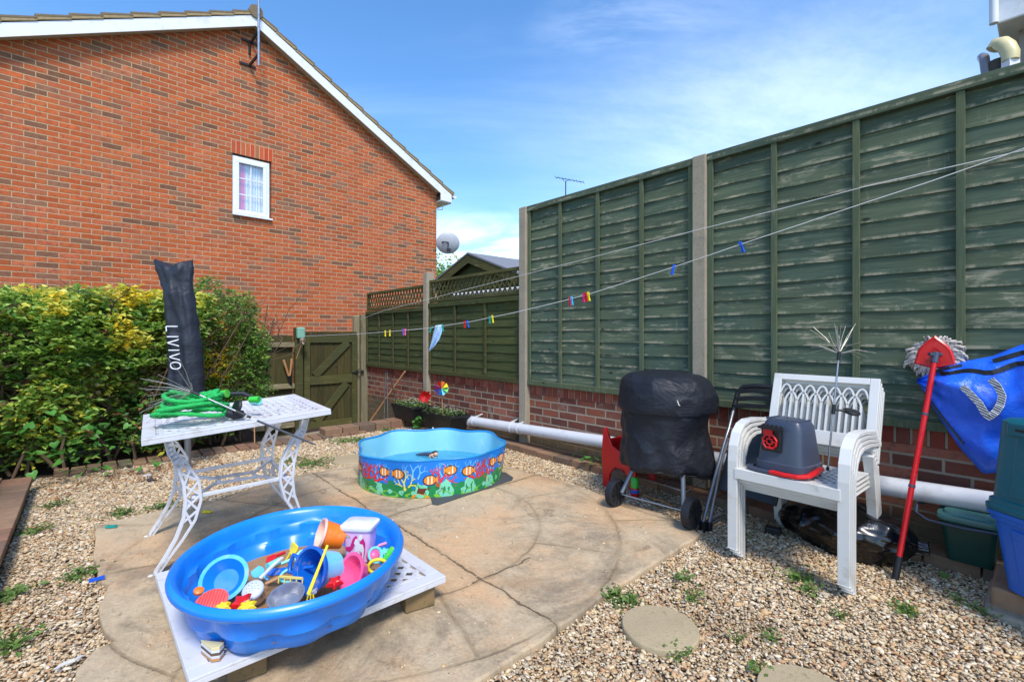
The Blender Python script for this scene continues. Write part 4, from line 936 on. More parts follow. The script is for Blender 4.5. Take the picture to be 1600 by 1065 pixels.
# coral sieve
p = at(331, 941, 1.66); r_ = toy('toy_sieve', 'coral pink round sand sieve lying below the light blue dish', 'toy sieve', p); ax = Vector((.1, -.35, .93)).normalized(); b = MB(); b.lathe([(.04, -.02), (.05, 0), (.052, .008), (.046, .012)], p, 26, ax); b.build('body', M['coral'], r_, world=True, smooth=40)
b = MB(); x, y, d_ = frame_from(ax)
for k in range(-4, 5): hw = math.sqrt(max(.043 ** 2 - (k * .0095) ** 2, 0)); b.bar(p + d_ * .0135 + x * (k * .0095) - y * hw, p + d_ * .0135 + x * (k * .0095) + y * hw, .003, .003)
b.build('ribs', plain('coral_dark', L(212, 74, 74), .4), r_, world=True)
# watering rose shaker
p = at(397, 925, 1.72); r_ = toy('sand_shaker', 'pale grey shaker with a holed lid beside the steel bowl', 'shaker', p); ax = Vector((.05, -.55, .83)).normalized(); b = MB(); b.lathe([(.03, -.035), (.034, .012)], p, 26, ax); b.build('body', M['steel'], r_, world=True, smooth=40)
b = MB(); b.lathe([(.036, .010), (.037, .018), (.033, .024), (.01, .0275), (.0, .028)], p, 26, ax); b.build('lid', plain('pale_grey', L(196, 202, 214), .35), r_, world=True, smooth=50)
b = MB(); x, y, d_ = frame_from(ax)
for rr, k in ((.0, 1), (.010, 6), (.020, 10)):
    for i in range(k): b.lathe([(.0015, 0), (.0015, .0012)], p + d_ * (.0275 - rr * .1) + x * rr * math.cos(i * 6.283 / k) + y * rr * math.sin(i * 6.283 / k), 6, ax)
b.build('holes', M['black'], r_, world=True)
b = MB(); a0 = p + Vector((.0, .04, .03)); b.strip([a0, a0 + Vector((.035, .05, .035)), a0 + Vector((.045, .08, .04))], .014, .005, (0, 0, 1)); b.build('handle', M['white'], r_, world=True)
# steel bowl
p = at(448, 934, 1.70); r_ = toy('steel_bowl', 'small stainless steel bowl resting on the sand', 'bowl', p); ax = Vector((-.03, -.28, .95)).normalized(); cup(r_, p - ax * .02, ax, .042, .058, .034, M['steel'], th=.002, rim=.004)
# big blue bucket lying down
ax = Vector((-.42, -.80, .30)).normalized(); p = at(503, 888, 1.80); r_ = toy('toy_bucket', 'light blue toy bucket lying on its side, open mouth showing dark blue inside', 'bucket', p); c = p - ax * .055
b = MB(); b.lathe([(.02, 0), (.058, 0), (.071, .105)], c, 30, ax, captop=False); b.build('body', plain('sky_blue', L(118, 206, 240), .3), r_, world=True, smooth=50)
b = MB(); b.lathe([(.071, .103), (.082, .104), (.083, .116), (.073, .117), (.062, .05), (.053, .006), (.01, .006)], c, 30, ax, capbot=False); b.build('rim', M['midblue'], r_, world=True, smooth=40)
b = MB(); x, y, d_ = frame_from(ax); h0 = c + ax * .11; 
pts = [h0 - x * .076 + y * .028, h0 - x * .104 + y * .032, h0 - x * .110, h0 - x * .104 - y * .028, h0 - x * .076 - y * .024]
if (h0 - x).x > h0.x: pts = [h0 + (q - h0).reflect(x) for q in pts]
b.tube(pts, .008, 8); b.build('handle', M['midblue'], r_, world=True, smooth=60)
# yellow rake with long handle
a0 = at(512, 851, 1.68); a1 = at(482, 928, 1.63); r_ = toy('toy_rake', 'yellow plastic rake with a long handle crossing the blue bucket mouth', 'toy rake', a1); b = MB(); b.strip([a0, a0.lerp(a1, .5), a1], [.008, .009, .013], .006, (0, -1, .3)); b.build('handle', M['yellow'], r_, world=True)
b = MB()
for k in range(3): b.bar(a1 + Vector((k * .008, 0, .0)), a1 + Vector((-.005 + k * .012, -.0, -.02)), .004, .004)
b.build('prongs', M['yellow'], r_, world=True)
# orange bucket
ax = Vector((-.80, -.45, .35)).normalized(); p = at(516, 836, 1.98); r_ = toy('toy_bucket', 'orange bucket with a white rim lying behind the blue bucket', 'bucket', p); c = p - ax * .05
b = MB(); b.lathe([(.02, 0), (.045, 0), (.056, .085)], c, 28, ax, captop=False); b.build('body', M['orange'], r_, world=True, smooth=50); b = MB(); b.lathe([(.056, .084), (.062, .085), (.062, .094), (.055, .094), (.046, .04), (.042, .006), (.01, .006)], c, 28, ax, capbot=False); b.mats = 0
b.build('rim', plain('pale_rim', L(244, 190, 170), .4), r_, world=True, smooth=40)
# unicorn tub
c = at(563, 870, 2.02); c.z = max(c.z, SZ - .01); r_ = toy('storage_tub', 'white lidded tub with a lilac unicorn label standing in the sand pool', 'tub', c); h = .135
def TBp(a, z): w0_ = .056 + .014 * z / h; 
def sq(w, d, z, rr=.35, n=40):
    o = []
    for k in range(n):
        a = 2 * math.pi * k / n; ca, sa = math.cos(a), math.sin(a); o.append(c + Matrix.Rotation(R(-6), 3, 'Z') @ Vector((w * math.copysign(abs(ca) ** rr, ca), d * math.copysign(abs(sa) ** rr, sa), z)))
    return o
b = MB(); b.loft([sq(.050, .04, 0), sq(.062, .05, h)]); b.build('body', M['lilac'], r_, world=True, smooth=40)
b = MB(); b.loft([sq(.068, .056, h - .005), sq(.071, .059, h + .002), sq(.071, .059, h + .012), sq(.066, .054, h + .016)]); b.build('lid', M['upvc'], r_, world=True, smooth=40)
def LBp(u, v, o=.0015): # label coordinates -1..1, 0..1 on front face
    w_ = .050 + .012 * v; d_ = .04 + .01 * v; return c + Matrix.Rotation(R(-6), 3, 'Z') @ Vector((u * w_, -d_ - o, v * h))
def decal(pts, mat, o, name, n=None): b = MB(); b.add([LBp(u, v, o) for u, v in pts], [tuple(range(len(pts)))]); b.build(name, mat, r_, world=True)
b = MB()
def dl(b, pts, o): b.add([LBp(u, v, o) for u, v in pts], [tuple(range(len(pts)))])
dl(b, [(-.8, .36), (-.5, .30), (-.2, .42), (.0, .62), (.15, .78), (.05, .84), (-.2, .72), (-.42, .48), (-.8, .46)], .0015)
dl(b, [(.3, .62), (.55, .78), (.74, .6), (.72, .3), (.6, .05), (.35, .2), (.42, .4), (.5, .45)], .0015); b.build('mane_print', M['magenta'], r_, world=True)
b = MB(); dl(b, [(-.12, .58), (.02, .74), (.22, .7), (.3, .58), (.55, .56), (.66, .42), (.6, .1), (.5, .1), (.5, .3), (.3, .36), (.2, .1), (.1, .1), (.16, .34), (.0, .3), (-.12, .14), (-.18, .18), (-.06, .42), (.0, .52)], .0022); dl(b, [(.2, .7), (.28, .86), (.5, .88), (.55, .76), (.4, .68)], .002); b.build('unicorn_print', M['upvc'], r_, world=True)
for i, m_ in enumerate((M['coral'], M['yellow'], M['lightblue'])):
    b = MB(); r0 = .26 - i * .05; n = 10; vs = []
    for k in range(n + 1): a = math.pi * k / n; vs += [LBp(-.62 + r0 * math.cos(a), .74 + r0 * .42 * math.sin(a), .0018), LBp(-.62 + (r0 - .045) * math.cos(a), .74 + (r0 - .045) * .42 * math.sin(a), .0018)]
    b.add(vs, [(2 * k, 2 * k + 1, 2 * k + 3, 2 * k + 2) for k in range(n)]); b.build('rainbow_print', m_, r_, world=True)
# pink bowl
ax = Vector((-.55, -.72, .42)).normalized(); p = at(554, 893, 1.80); r_ = toy('toy_bowl', 'pink bowl tipped towards the left beside the blue bucket', 'bowl', p); cup(r_, p - ax * .03, ax, .040, .060, .050, plain('hot_pink', L(246, 88, 140), .3), rim=.007); 
p = at(583, 868, 1.93); r_ = toy('toy_cup', 'round pink cup with a turquoise lining near the green tube', 'cup', p); ax = Vector((.6, -.6, .5)).normalized(); b = MB(); b.ball(p, .028, 16, 12); b.build('body', M['pink'], r_, world=True, smooth=180); cup(r_, p, ax, .02, .028, .024, M['turq'], rim=.003, name='lining')
a0 = at(614, 858, 1.96); a1 = at(598, 878, 1.90); r_ = toy('toy_tube', 'bright green tube leaning on the right rim of the sand pool', 'toy tube', a1); b = MB(); b.tube([a0, a1], [.016, .011], 14); b.build('body', M['green'], r_, world=True, smooth=50); b = MB(); b.lathe([(.012, 0), (.012, .001)], a0 + (a0 - a1).normalized() * .0006, 14, (a0 - a1)); b.build('hollow', plain('dark_green', L(30, 120, 40), .5), r_, world=True)
r_ = toy('toy_ring', 'yellow plastic ring half buried right of the pink bowl', 'toy ring', at(590, 880, 1.86)); b = MB(); cc = at(590, 884, 1.85); b.tube([cc + Vector((.034 * math.cos(k * .3927), .008 * math.cos(k * .39), .026 * math.sin(k * .3927))) for k in range(16)], .0065, 8, closed=True); b.build('body', M['yellow'], r_, world=True, smooth=60)
# scoops etc.
def scoop(name, label, cat, a, c_, mat, w=.036, up=(0, -.5, .8)):
    r_ = toy(name, label, cat, c_); b = MB(); d = c_ - a; n = 6
    b.strip([a, a + d * .5], .010, .007, up); b.build('handle', mat, r_, world=True)
    b = MB(); b.strip([a + d * (.48 + .52 * k / n) + Vector((0, 0, -.004 * math.sin(k / n * 3.14))) for k in range(n + 1)], [w * .5, w * .8, w, w, w, w * .9, w * .7], .006, up); b.build('blade', mat, r_, world=True, bevel=.002)
scoop('toy_scoop', 'yellow scoop standing up behind the red spoon', 'toy scoop', at(447, 876, 1.98), at(462, 849, 1.98), M['yellow'], .05)
scoop('toy_spoon', 'red spoon leaning against the back wall of the sand pool', 'toy spoon', at(446, 862, 2.0), at(416, 874, 1.98), M['red'], .032)
scoop('toy_spade', 'dark blue long-handled spade lying in the middle of the sand', 'toy spade', at(490, 885, 1.80), at(415, 893, 1.84), M['midblue'], .03)
scoop('toy_mould', 'pale turquoise sand mould leaning behind the blue spade', 'sand mould', at(440, 880, 1.92), at(484, 862, 1.95), plain('mint_plastic', L(150, 224, 222), .35), .06)
r_ = toy('toy_tube', 'short turquoise tube lying left of the pale mould', 'toy tube', at(424, 883, 1.92)); b = MB(); b.tube([at(418, 885, 1.90), at(436, 876, 1.95)], .014, 14); b.build('body', M['turq'], r_, world=True, smooth=50)
r_ = toy('toy_hoop', 'turquoise hoop lying flat beside the yellow-toothed rake', 'toy hoop', at(452, 893, 1.80)); b = MB(); cc = at(455, 898, 1.80); b.tube([cc + Vector((.038 * math.cos(k * .3927), .028 * math.sin(k * .3927), .012 * math.sin(k * .3927))) for k in range(16)], .006, 8, closed=True); b.build('body', M['turq'], r_, world=True, smooth=60)
r_ = toy('toy_comb', 'pale yellow toothed sand comb in front of the turquoise hoop', 'toy comb', at(455, 908, 1.77)); b = MB(); c0 = at(436, 900, 1.77); c1_ = at(473, 903, 1.76); b.bar(c0, c1_, .008, .006)
for k in range(5): q = c0.lerp(c1_, k / 4); b.bar(q, q + Vector((0, -.004, -.022)), .004, .004)
b.build('body', plain('pale_yellow', L(226, 206, 110), .4), r_, world=True)
scoop('toy_spade', 'pale blue sand spade partly hidden behind the shaker', 'toy spade', at(420, 905, 1.84), at(398, 888, 1.88), plain('pool_toy_blue', L(96, 186, 226), .3), .045)
r_ = toy('wooden_stick', 'short pale wooden stick in the sand between shaker and rake', 'stick', at(430, 905, 1.78)); b = MB(); b.tube([at(414, 912, 1.76), at(442, 899, 1.80)], [.006, .008], 8); b.build('body', M['wood'], r_, world=True, smooth=60)
def star(name, label, c, r, mat, n=5, tilt_=(0, -.3, 1)):
    r_ = toy(name, label, 'sand mould', c); b = MB(); x, y, d = frame_from(Vector(tilt_)); ring = lambda k, h: [c + x * (k * r * (1 if i % 2 == 0 else .55) * math.cos(math.pi * i / n)) + y * (k * r * (1 if i % 2 == 0 else .55) * math.sin(math.pi * i / n)) + d * h for i in range(2 * n)]
    b.loft([ring(1, 0), ring(1.02, .006), ring(.75, .018), ring(.5, .02)]); b.build('body', mat, r_, world=True, bevel=.003)
star('sand_mould', 'red star-shaped mould in front of the shaker', at(378, 943, 1.63), .042, M['red'])
star('sand_mould', 'yellow flower mould at the near rim below the coral sieve', at(348, 952, 1.585), .030, M['yellow'], 6)
star('sand_mould', 'yellow flower mould at the near rim below the red star', at(386, 951, 1.58), .034, M['yellow'], 7)
p = at(311, 920, 1.74); r_ = toy('sand_mould', 'orange mould showing at the far left end of the sand pool', 'sand mould', p); b = MB(); b.lathe([(.010, -.02), (.017, -.012), (.017, -.004), (.012, .0)], p, 16, (.3, -.3, .9)); b.build('body', M['orange'], r_, world=True, smooth=40)
scoop('metal_spoon', 'pink-handled metal spoon leaning right of the unicorn tub', 'spoon', at(604, 848, 2.0), at(580, 856, 2.0), M['palepink'], .010)
scoop('toy_spoon', 'clear white spoon lying near the foot of the yellow rake', 'toy spoon', at(497, 918, 1.72), at(486, 926, 1.66), M['white'], .024)
star('sand_mould', 'dark red mould under the pink bowl near the rim', at(523, 912, 1.73), .034, M['red'], 5)
star('sand_mould', 'turquoise shell mould beside the green tube', at(603, 862, 1.95), .020, M['turq'], 6, (-.3, -.8, .4))
# toy cake slice on panel
r_ = thing('toy_cake', 'wooden toy cake slice with brown layers at the near corner of the panel', 'toy cake', G(333, 1024, .16)); cc = G(333, 1024, .157)
q = Matrix.Rotation(R(-35), 3, 'Z'); tri = [q @ Vector((-.045, -.018, 0)), q @ Vector((.03, -.018, 0)), q @ Vector((.045, .0, 0)), q @ Vector((.03, .02, 0))]
for k, (z, m_) in enumerate(((0, 'wood'), (.009, 'castwhite'), (.018, 'bark'), (.027, 'castwhite'), (.036, 'cream'))): b = MB(); b.prism([cc + t_ + Vector((0, 0, z + .001)) for t_ in tri], (0, 0, .0086)); b.build('layer', M[m_], r_, world=True, bevel=.001)
# ------------------------------------------------------------------ round paddling pool
RC = Vector((-.67, 3.965)); RR = .592
def RPt(a, z, o=0):
    hz = z / .262; w = .022 * math.cos(8 * a + .5) * hz + .010 * math.sin(3 * a + 1) * hz
    r = RR + w - .012 * (1 - hz) + o; zt = .035 + z
    if z > .2: zt += (z - .2) / .062 * (.004 * math.sin(8 * a + 2) + .006 * math.sin(3 * a))
    return Vector((RC.x + r * math.cos(a), RC.y + r * math.sin(a), zt + .002))
rp = thing('paddling_pool', 'round rigid paddling pool printed with an undersea reef scene', 'paddling pool', (RC.x, RC.y, .035))
N_ = 160; b = MB(); zs_ = [0, .05, .10, .15, .2, .24, .262]
b.loft([[RPt(2 * math.pi * k / N_, z) for k in range(N_)] for z in zs_], caps=False); pb = plain('pool_outer_blue', L(20, 122, 216), .35, var=.04); b.build('wall', pb, rp, world=True, smooth=60)
inn = plain('pool_lining', L(140, 208, 224), .35, var=.05, dirt=(L(186, 226, 222), .5), scale=5)
b = MB(); b.loft([[RPt(2 * math.pi * k / N_, z, -.008) for k in range(N_)] for z in (.258, .2, .12, .04)], caps=False); b.loft([[RPt(2 * math.pi * k / N_, .04, o) for k in range(N_)] for o in (-.008, -.06, -.3, -.585)], caps=False); b.build('lining', inn, rp, world=True, smooth=60)
b = MB(); b.tube([RPt(2 * math.pi * k / N_, .262, -.004) for k in range(N_)], .008, 8, closed=True); b.build('rim', plain('pool_rim', L(30, 138, 206), .35), rp, world=True, smooth=60)
wt = NT('pool_water'); wt.bump(wt.noise(wt.obj(), 7, 3), .12, .01); wt.b.inputs['IOR'].default_value = 1.33; wt.b.inputs['Transmission Weight'].default_value = .75
wmat = wt.out(L(96, 200, 236), .04, .5)
b = MB(); b.add([RPt(2 * math.pi * k / 80, .058, -.009) for k in range(80)], [tuple(range(80))]); b.build('water', wmat, rp, world=True)
# printed reef
pcol = {k: plain('print_' + k, c, .38, var=.08) for k, c in dict(green=L(24, 132, 74), lime=L(120, 190, 52), mint=L(120, 206, 170), red=L(216, 50, 40), yellow=L(228, 222, 110), pale=L(120, 200, 240), brown=L(98, 50, 34), orange=L(226, 140, 44), white=L(236, 236, 230), black=L(30, 24, 24), tan=L(206, 150, 70)).items()}
pk = list(pcol); pb_ = MB(); lay = [0.0]
LV = [0.0]; LVL = dict(pale=0, red=.0004, yellow=.0007, green=.0010, mint=.0013, lime=.0016, tan=.0018, orange=.0018, brown=.0021, black=.0024, white=.0030)
def pset(c, lv=None): pb_.cur = pk.index(c); LV[0] = LVL[c] if lv is None else lv
def ppoly(pts): lay[0] += 1e-7; o = .0015 + LV[0] + lay[0]; pb_.add([RPt(a, max(z * 1.28, .001), o) for a, z in pts], [tuple(range(len(pts)))])
def pblob(a, z, ra, rz, n=14, jag=.15, sd_=0):
    rd = random.Random(sd_ + a * 10); ppoly([(a + ra * math.cos(6.283 * k / n) * (1 + jag * rd.uniform(-1, 1)), z + rz * math.sin(6.283 * k / n) * (1 + jag * rd.uniform(-1, 1))) for k in range(n)])
def pbranch(a, z, ang, ln, w, dep, rd):
    a2 = a + ln * math.cos(ang) / RR; z2 = z + ln * math.sin(ang); px_ = w / 2 * math.sin(ang) / RR; pz = w / 2 * math.cos(ang)
    if z2 > .190 or z2 < 0: return
    ppoly([(a - px_, z + pz), (a + px_, z - pz), (a2 + px_ * .6, z2 - pz * .6), (a2 - px_ * .6, z2 + pz * .6)])
    if dep > 0:
        for s_ in (-1, 1): pbranch(a2, z2, ang + s_ * rd.uniform(.3, .75), ln * rd.uniform(.6, .8), w * .62, dep - 1, rd)
for rep in range(4):
    A0 = -math.pi / 2 + (rep - 1) * 1.57 + .05; rd = random.Random(rep + 5)
    for da, z, dep in ((-.55, .09, 3), (-.1, .11, 3), (.30, .11, 3), (.62, .10, 3)): pset('pale'); pbranch(A0 + da, z, 1.5, .042, .013, dep, rd); pbranch(A0 + da + .06, z, 1.1, .036, .011, dep, rd); pbranch(A0 + da - .05, z, 2.1, .034, .010, dep, rd)
    for da in (-.66, .22, .72): pset('red'); pbranch(A0 + da, .03, 1.5, .055, .028, 4, rd); pbranch(A0 + da, .06, .5, .055, .022, 3, rd); pbranch(A0 + da, .06, 2.5, .05, .020, 3, rd)
    pset('yellow'); pbranch(A0 - .2, .04, 1.7, .045, .018, 4, rd); pbranch(A0 - .2, .05, 2.6, .042, .014, 3, rd); pbranch(A0 - .18, .05, .7, .04, .014, 3, rd)
    for i in range(16): pset(['green', 'green', 'mint'][i % 3] if i % 5 else 'green'); pblob(A0 - .8 + i * .1, .034, .085, .044 + .012 * math.sin(i * 1.9), 16, .22, i)
    for i in range(10): pset('mint'); pblob(A0 - .72 + i * .155, .03, .035, .014, 12, .3, i + 60)
    for i in range(5): pset('lime'); pblob(A0 - .75 + i * .34, .014, .13, .020, 16, .10, i + 30)
    pset('orange'); pblob(A0 - .02, .008, .11, .016, 16, .1, 3); pset('brown'); ppoly([(A0 - .06, .03), (A0 + .02, .022), (A0 + .2, .024), (A0 + .26, .05), (A0 + .18, .058), (A0 + .05, .055), (A0 - .04, .058)])
    for (da, z, s_, fl) in ((-.50, .135, 1, 1), (-.28, .135, 1.1, -1), (.10, .10, 1.1, 1), (.36, .145, 1.05, -1), (.58, .13, 1.1, 1)):
        a = A0 + da; s_ *= .027
        for col, k in (('black', 1.16), ('orange', 1.0)):
            pset(col, .0024 if col == 'black' else .0027); e = s_ * k; ppoly([(a + fl * 1.9 * s_ / RR * (.95 + k * .05), z + e * .75), (a + fl * 1.1 * s_ / RR, z), (a + fl * 1.9 * s_ / RR * (.95 + k * .05), z - e * .75)]); ppoly([(a + 1.45 * e / RR * math.cos(6.283 * j / 18), z + e * .85 * math.sin(6.283 * j / 18)) for j in range(18)])
        pset('white')
        for u in (-.45, .45): ppoly([(a + (u + .14) * s_ / RR, z + s_ * .7), (a + (u - .14) * s_ / RR, z + s_ * .7), (a + (u - .14) * s_ / RR, z - s_ * .7), (a + (u + .14) * s_ / RR, z - s_ * .7)])
pb_.build('reef_print', [pcol[k] for k in pk], rp, world=True)
gs = MB(); gs.prism([G(672, 776, .037), G(676, 788, .037), G(684, 789, .037), G(800, 750, .037), G(802, 746, .037), G(790, 738, .037), G(700, 725, .037), G(600, 755, .037)], (0, 0, .003))
tag(gs.build('ground_sheet', plain('grey_tarp', L(70, 72, 76), .7), world=True), 'dark grey sheet sticking out from under the round paddling pool', 'ground sheet')
# doll floating
dz = .035 + .06; dcn = G(676, 711, .10); dcn.z = dz + .008
dr = thing('toy_doll', 'small dark-haired doll floating face down in the round paddling pool', 'doll', dcn)
b = MB(); b.tube([dcn + Vector((-.005, 0, 0)), dcn + Vector((-.03, .01, .004)), dcn + Vector((-.07, .02, 0)), dcn + Vector((-.13, .03, -.004)), dcn + Vector((-.16, .035, -.006))], [.010, .021, .02, .013, .006], 10); b.build('dress', plain('navy_dress', L(50, 62, 84), .7), dr, world=True, smooth=60)
b = MB(); b.ball(dcn + Vector((.03, -.004, .008)), .021, 12, 8); b.tube([dcn + Vector((-.01, 0, .004)), dcn + Vector((.015, -.004, .006))], .009, 8)
b.tube([dcn + Vector((-.01, -.01, .0)), dcn + Vector((.005, -.05, .002)), dcn + Vector((.03, -.085, -.002))], [.009, .007, .004], 8); b.tube([dcn + Vector((-.02, .01, 0)), dcn + Vector((-.02, -.045, -.002)), dcn + Vector((-.01, -.08, -.004))], [.008, .006, .004], 8)
b.build('body', M['skin'], dr, world=True, smooth=60)
b = MB(); b.ball(dcn + Vector((.026, .008, .016)), .023, 12, 8); b.tube([dcn + Vector((.02, .01, .018)), dcn + Vector((-.01, .03, .006)), dcn + Vector((-.04, .04, 0))], [.018, .015, .004], 8); b.build('hair', M['black'], dr, world=True, smooth=60)
# ------------------------------------------------------------------ white stacking chairs
CHR = math.atan2(FN.y, FN.x) - math.pi / 2
def chair():
    root = thing('stacking_chair', 'topmost white plastic garden armchair in the stack of four', 'chair', (0, 0, 0), CHR, 'stack of white plastic armchairs')
    HWD = .275
    for sx in (-1, 1):
        x = sx * (HWD - .028)
        pr = [(0, 0), (0, .25), (-.002, .46), (-.012, .54), (-.045, .605), (-.10, .645), (-.17, .66), (-.30, .655), (-.42, .64), (-.50, .63)]
        P = []
        for i in range(len(pr) - 1):
            for k in range(3): t = k / 3; P.append((x, pr[i][0] + (pr[i + 1][0] - pr[i][0]) * t, pr[i][1] + (pr[i + 1][1] - pr[i][1]) * t))
        P.append((x, *pr[-1])); b = MB(); n = len(P)
        b.strip(P, [.050] * 12 + [.056] * (n - 12), .008, (sx * 1e-4 + 0, 1, 0.001)) if False else None
        # sweep a shallow U section: face plate plus two lips
        pv = [Vector(p) for p in P]
        vs = []
        for i, p in enumerate(pv):
            d = (pv[min(i + 1, n - 1)] - pv[max(i - 1, 0)]).normalized(); nn = Vector((0, d.z, -d.y))   # outward normal (forward / up)
            w = .024
            for (a, h) in ((-w, 0), (w, 0), (w, -.018), (w - .005, -.018), (w - .005, -.005), (-w + .005, -.005), (-w + .005, -.018), (-w, -.018)): vs.append(p + Vector((a, 0, 0)) + nn * h)
        fs = [(8 * i + k, 8 * i + (k + 1) % 8, 8 * i + 8 + (k + 1) % 8, 8 * i + 8 + k) for i in range(n - 1) for k in range(8)] + [tuple(range(8)), tuple(range(8 * n - 1, 8 * n - 9, -1))]
        b.add(vs, fs); b.build('arm_and_front_leg', M['white'], root, bevel=.002)
        b = MB(); xb = sx * (HWD - .040); b.strip([(xb, -.625, 0), (xb, -.585, .20), (xb, -.53, .42), (xb, -.50, .50)], [.045, .045, .045, .05], [.03, .03, .035, .03], (0, 1, 0)); b.build('rear_leg', M['white'], root, bevel=.003)
    b = MB(); zf, zr = .425, .405; W_ = .235
    T = lambda v: Vector((v[0], v[1], v[2] + zf + (zr - zf) * (-v[1] / .5)))
    def pl(x0, x1, y0, y1, h=.008):
        b.hexa([T((x0, y0, -h)), T((x1, y0, -h)), T((x1, y1, -h)), T((x0, y1, -h))], [T((x0, y0, 0)), T((x1, y0, 0)), T((x1, y1, 0)), T((x0, y1, 0))])
    pl(-W_, W_, -.075, -.004); pl(-W_, W_, -.51, -.45); pl(-W_, -W_ + .05, -.4495, -.0755); pl(W_ - .05, W_, -.4495, -.0755)
    lattice(b, -W_ + .05, W_ - .05, -.45, -.075, -.004, .056, .016, .006, T=T)
    b.box((0, -.001, zf - .025), (2 * W_, .006, .052)); b.box((0, -.50, zr - .02), (2 * W_, .006, .04))
    b.build('seat', M['white'], root, bevel=.002)
    # backrest in tilted plane: u across, v up the slope
    A = Vector((0, -.505, .515)); B = Vector((0, -.635, .885)); H = (B - A).length; vv = (B - A).normalized(); nb = Vector((0, vv.z, -vv.y))
    Q = lambda u, v: A + vv * v + Vector((u, 0, 0))
    b = MB(); hw = .262
    b.bar(Q(-hw + .022, 0), Q(-hw + .022, H), .044, .02, up=nb); b.bar(Q(hw - .022, 0), Q(hw - .022, H), .044, .02, up=nb)
    b.bar(Q(-hw + .044, H - .018), Q(hw - .044, H - .018), .018, .036, up=vv); b.bar(Q(-hw + .044, .04), Q(hw - .044, .04), .018, .078, up=vv)
    b.build('back_frame', M['white'], root, bevel=.003)
    b = MB(); n = 14; u0, u1 = -hw + .044, hw - .044; st = (u1 - u0) / n
    for i in range(1, n):
        top = .235 if i % 2 else .275
        b.bar(Q(u0 + i * st, .078), Q(u0 + i * st, top), .010, .012, up=nb)
    for par, base, rise in ((1, .235, .05), (0, .275, .055)):
        for i in range(par, n - 1, 2):
            a0, a1 = u0 + i * st, u0 + (i + 2) * st
            if i + 2 > n: continue
            pts = []
            for k in range(9):
                t = k / 8; s_ = abs(2 * t - 1); pts.append(Q(a0 + (a1 - a0) * t, base + rise * (1 - s_ ** 2.2)))
            b.strip(pts, .008, .011, nb)
    b.build('back_slats', M['white'], root)
    return root
ch = chair(); cs = (-.596 - 1.145) / 2
labs = ['topmost white plastic garden armchair in the stack of four', 'second white armchair from the top of the stack', 'third white armchair from the top of the stack', 'lowest white armchair of the stack, standing on the gravel']
for k in range(4):
    loc = FW(cs, .925 - .030 * k, .075 - .025 * k)
    if k == 0: ch.location = loc; ROOTM[ch.name] = Matrix.Translation(loc) @ Matrix.Rotation(CHR, 4, 'Z')
    else: dup(ch, loc, CHR, labs[k])
CM = Matrix.Translation(FW(cs, .925, .075)) @ Matrix.Rotation(CHR, 4, 'Z')
# grey tub with red clip on the seat
tc_ = CM @ Vector((.055, -.165, .425)); tc_.z += .003
tc_ = CM @ Vector((.030, -.165, .428))
tub = thing('plastic_hood', 'dark grey plastic hood with a red clip and red edge on the chair seat', 'pet tray hood', tc_, CHR - R(8))
def rr(w, d, z, e=.42, n=48, cx=0, cy=0): return [Vector((cx + w * math.copysign(abs(math.cos(2 * math.pi * k / n)) ** e, math.cos(2 * math.pi * k / n)), cy + d * math.copysign(abs(math.sin(2 * math.pi * k / n)) ** e, math.sin(2 * math.pi * k / n)), z)) for k in range(n)]
b = MB(); b.X = Matrix.Scale(.86, 4, (1, 0, 0)); b.loft([rr(.148, .125, 0), rr(.146, .123, .05), rr(.138, .115, .055), rr(.128, .105, .12), rr(.118, .094, .20), rr(.112, .088, .235), rr(.098, .076, .258), rr(.06, .05, .264)]); b.build('hood', M['slate'], tub, smooth=45)
b = MB(); b.X = Matrix.Scale(.86, 4, (1, 0, 0))
for k in range(7): b.bar((-.09 + k * .03, -.06, .262), (-.085 + k * .03, .065, .262), .006, .008)
b.build('top_ribs', M['slate'], tub, bevel=.002)
MX = Matrix.Scale(-.86, 4, (1, 0, 0))
b = MB(); b.X = MX; b.box((-.035, .105, .165), (.115, .03, .12)); b.build('recess', M['black'], tub, bevel=.006)
b = MB(); b.X = MX; b.box((-.035, .122, .225), (.12, .05, .012)); 
for k in range(5): b.bar((-.085 + k * .025, .10, .235), (-.075 + k * .025, .145, .232), .006, .01)
b.build('grille', M['darkmetal'], tub)
b = MB(); b.X = MX; x8 = [(-.07, .14), (-.075, .165), (-.055, .19), (-.015, .19), (.005, .165), (.0, .14), (-.015, .125), (-.055, .125)]
x8 = [(a, .128, c) for a, c in x8]; b.tube(x8, .007, 6, closed=True); b.tube([(-.05, .13, .145), (-.05, .13, .17), (-.02, .13, .17), (-.02, .13, .145)], .005, 6, closed=True)
for (a, c) in ((.0, .0),): b.tube([(-.07, .128, .155), (-.05, .128, .157)], .005); b.tube([(0, .128, .155), (-.02, .128, .157)], .005); b.tube([(-.035, .128, .19), (-.035, .128, .17)], .006); b.tube([(-.035, .128, .125), (-.035, .128, .145)], .006)
b.box((-.045, .125, .205), (.05, .02, .03)); b.build('clip', M['red'], tub, bevel=.003)
b = MB(); b.X = MX; pth_ = [Vector((-.02, .150, .012)), Vector((.06, .152, .012)), Vector((.125, .142, .014)), Vector((.162, .10, .018)), Vector((.168, .04, .026)), Vector((.166, -.03, .036))]; b.strip(pth_, .03, .018, (0, 0, 1)); b.build('edge_bar', M['red'], tub, bevel=.005)
b = MB(); b.X = MX; b.strip([Vector((-.02, .148, .008)), Vector((-.09, .15, .008)), Vector((-.15, .14, .008)), Vector((-.166, .09, .01)), Vector((-.166, -.05, .012))], .03, .014, (0, 0, 1)); b.build('skirt', M['slate'], tub, bevel=.004)
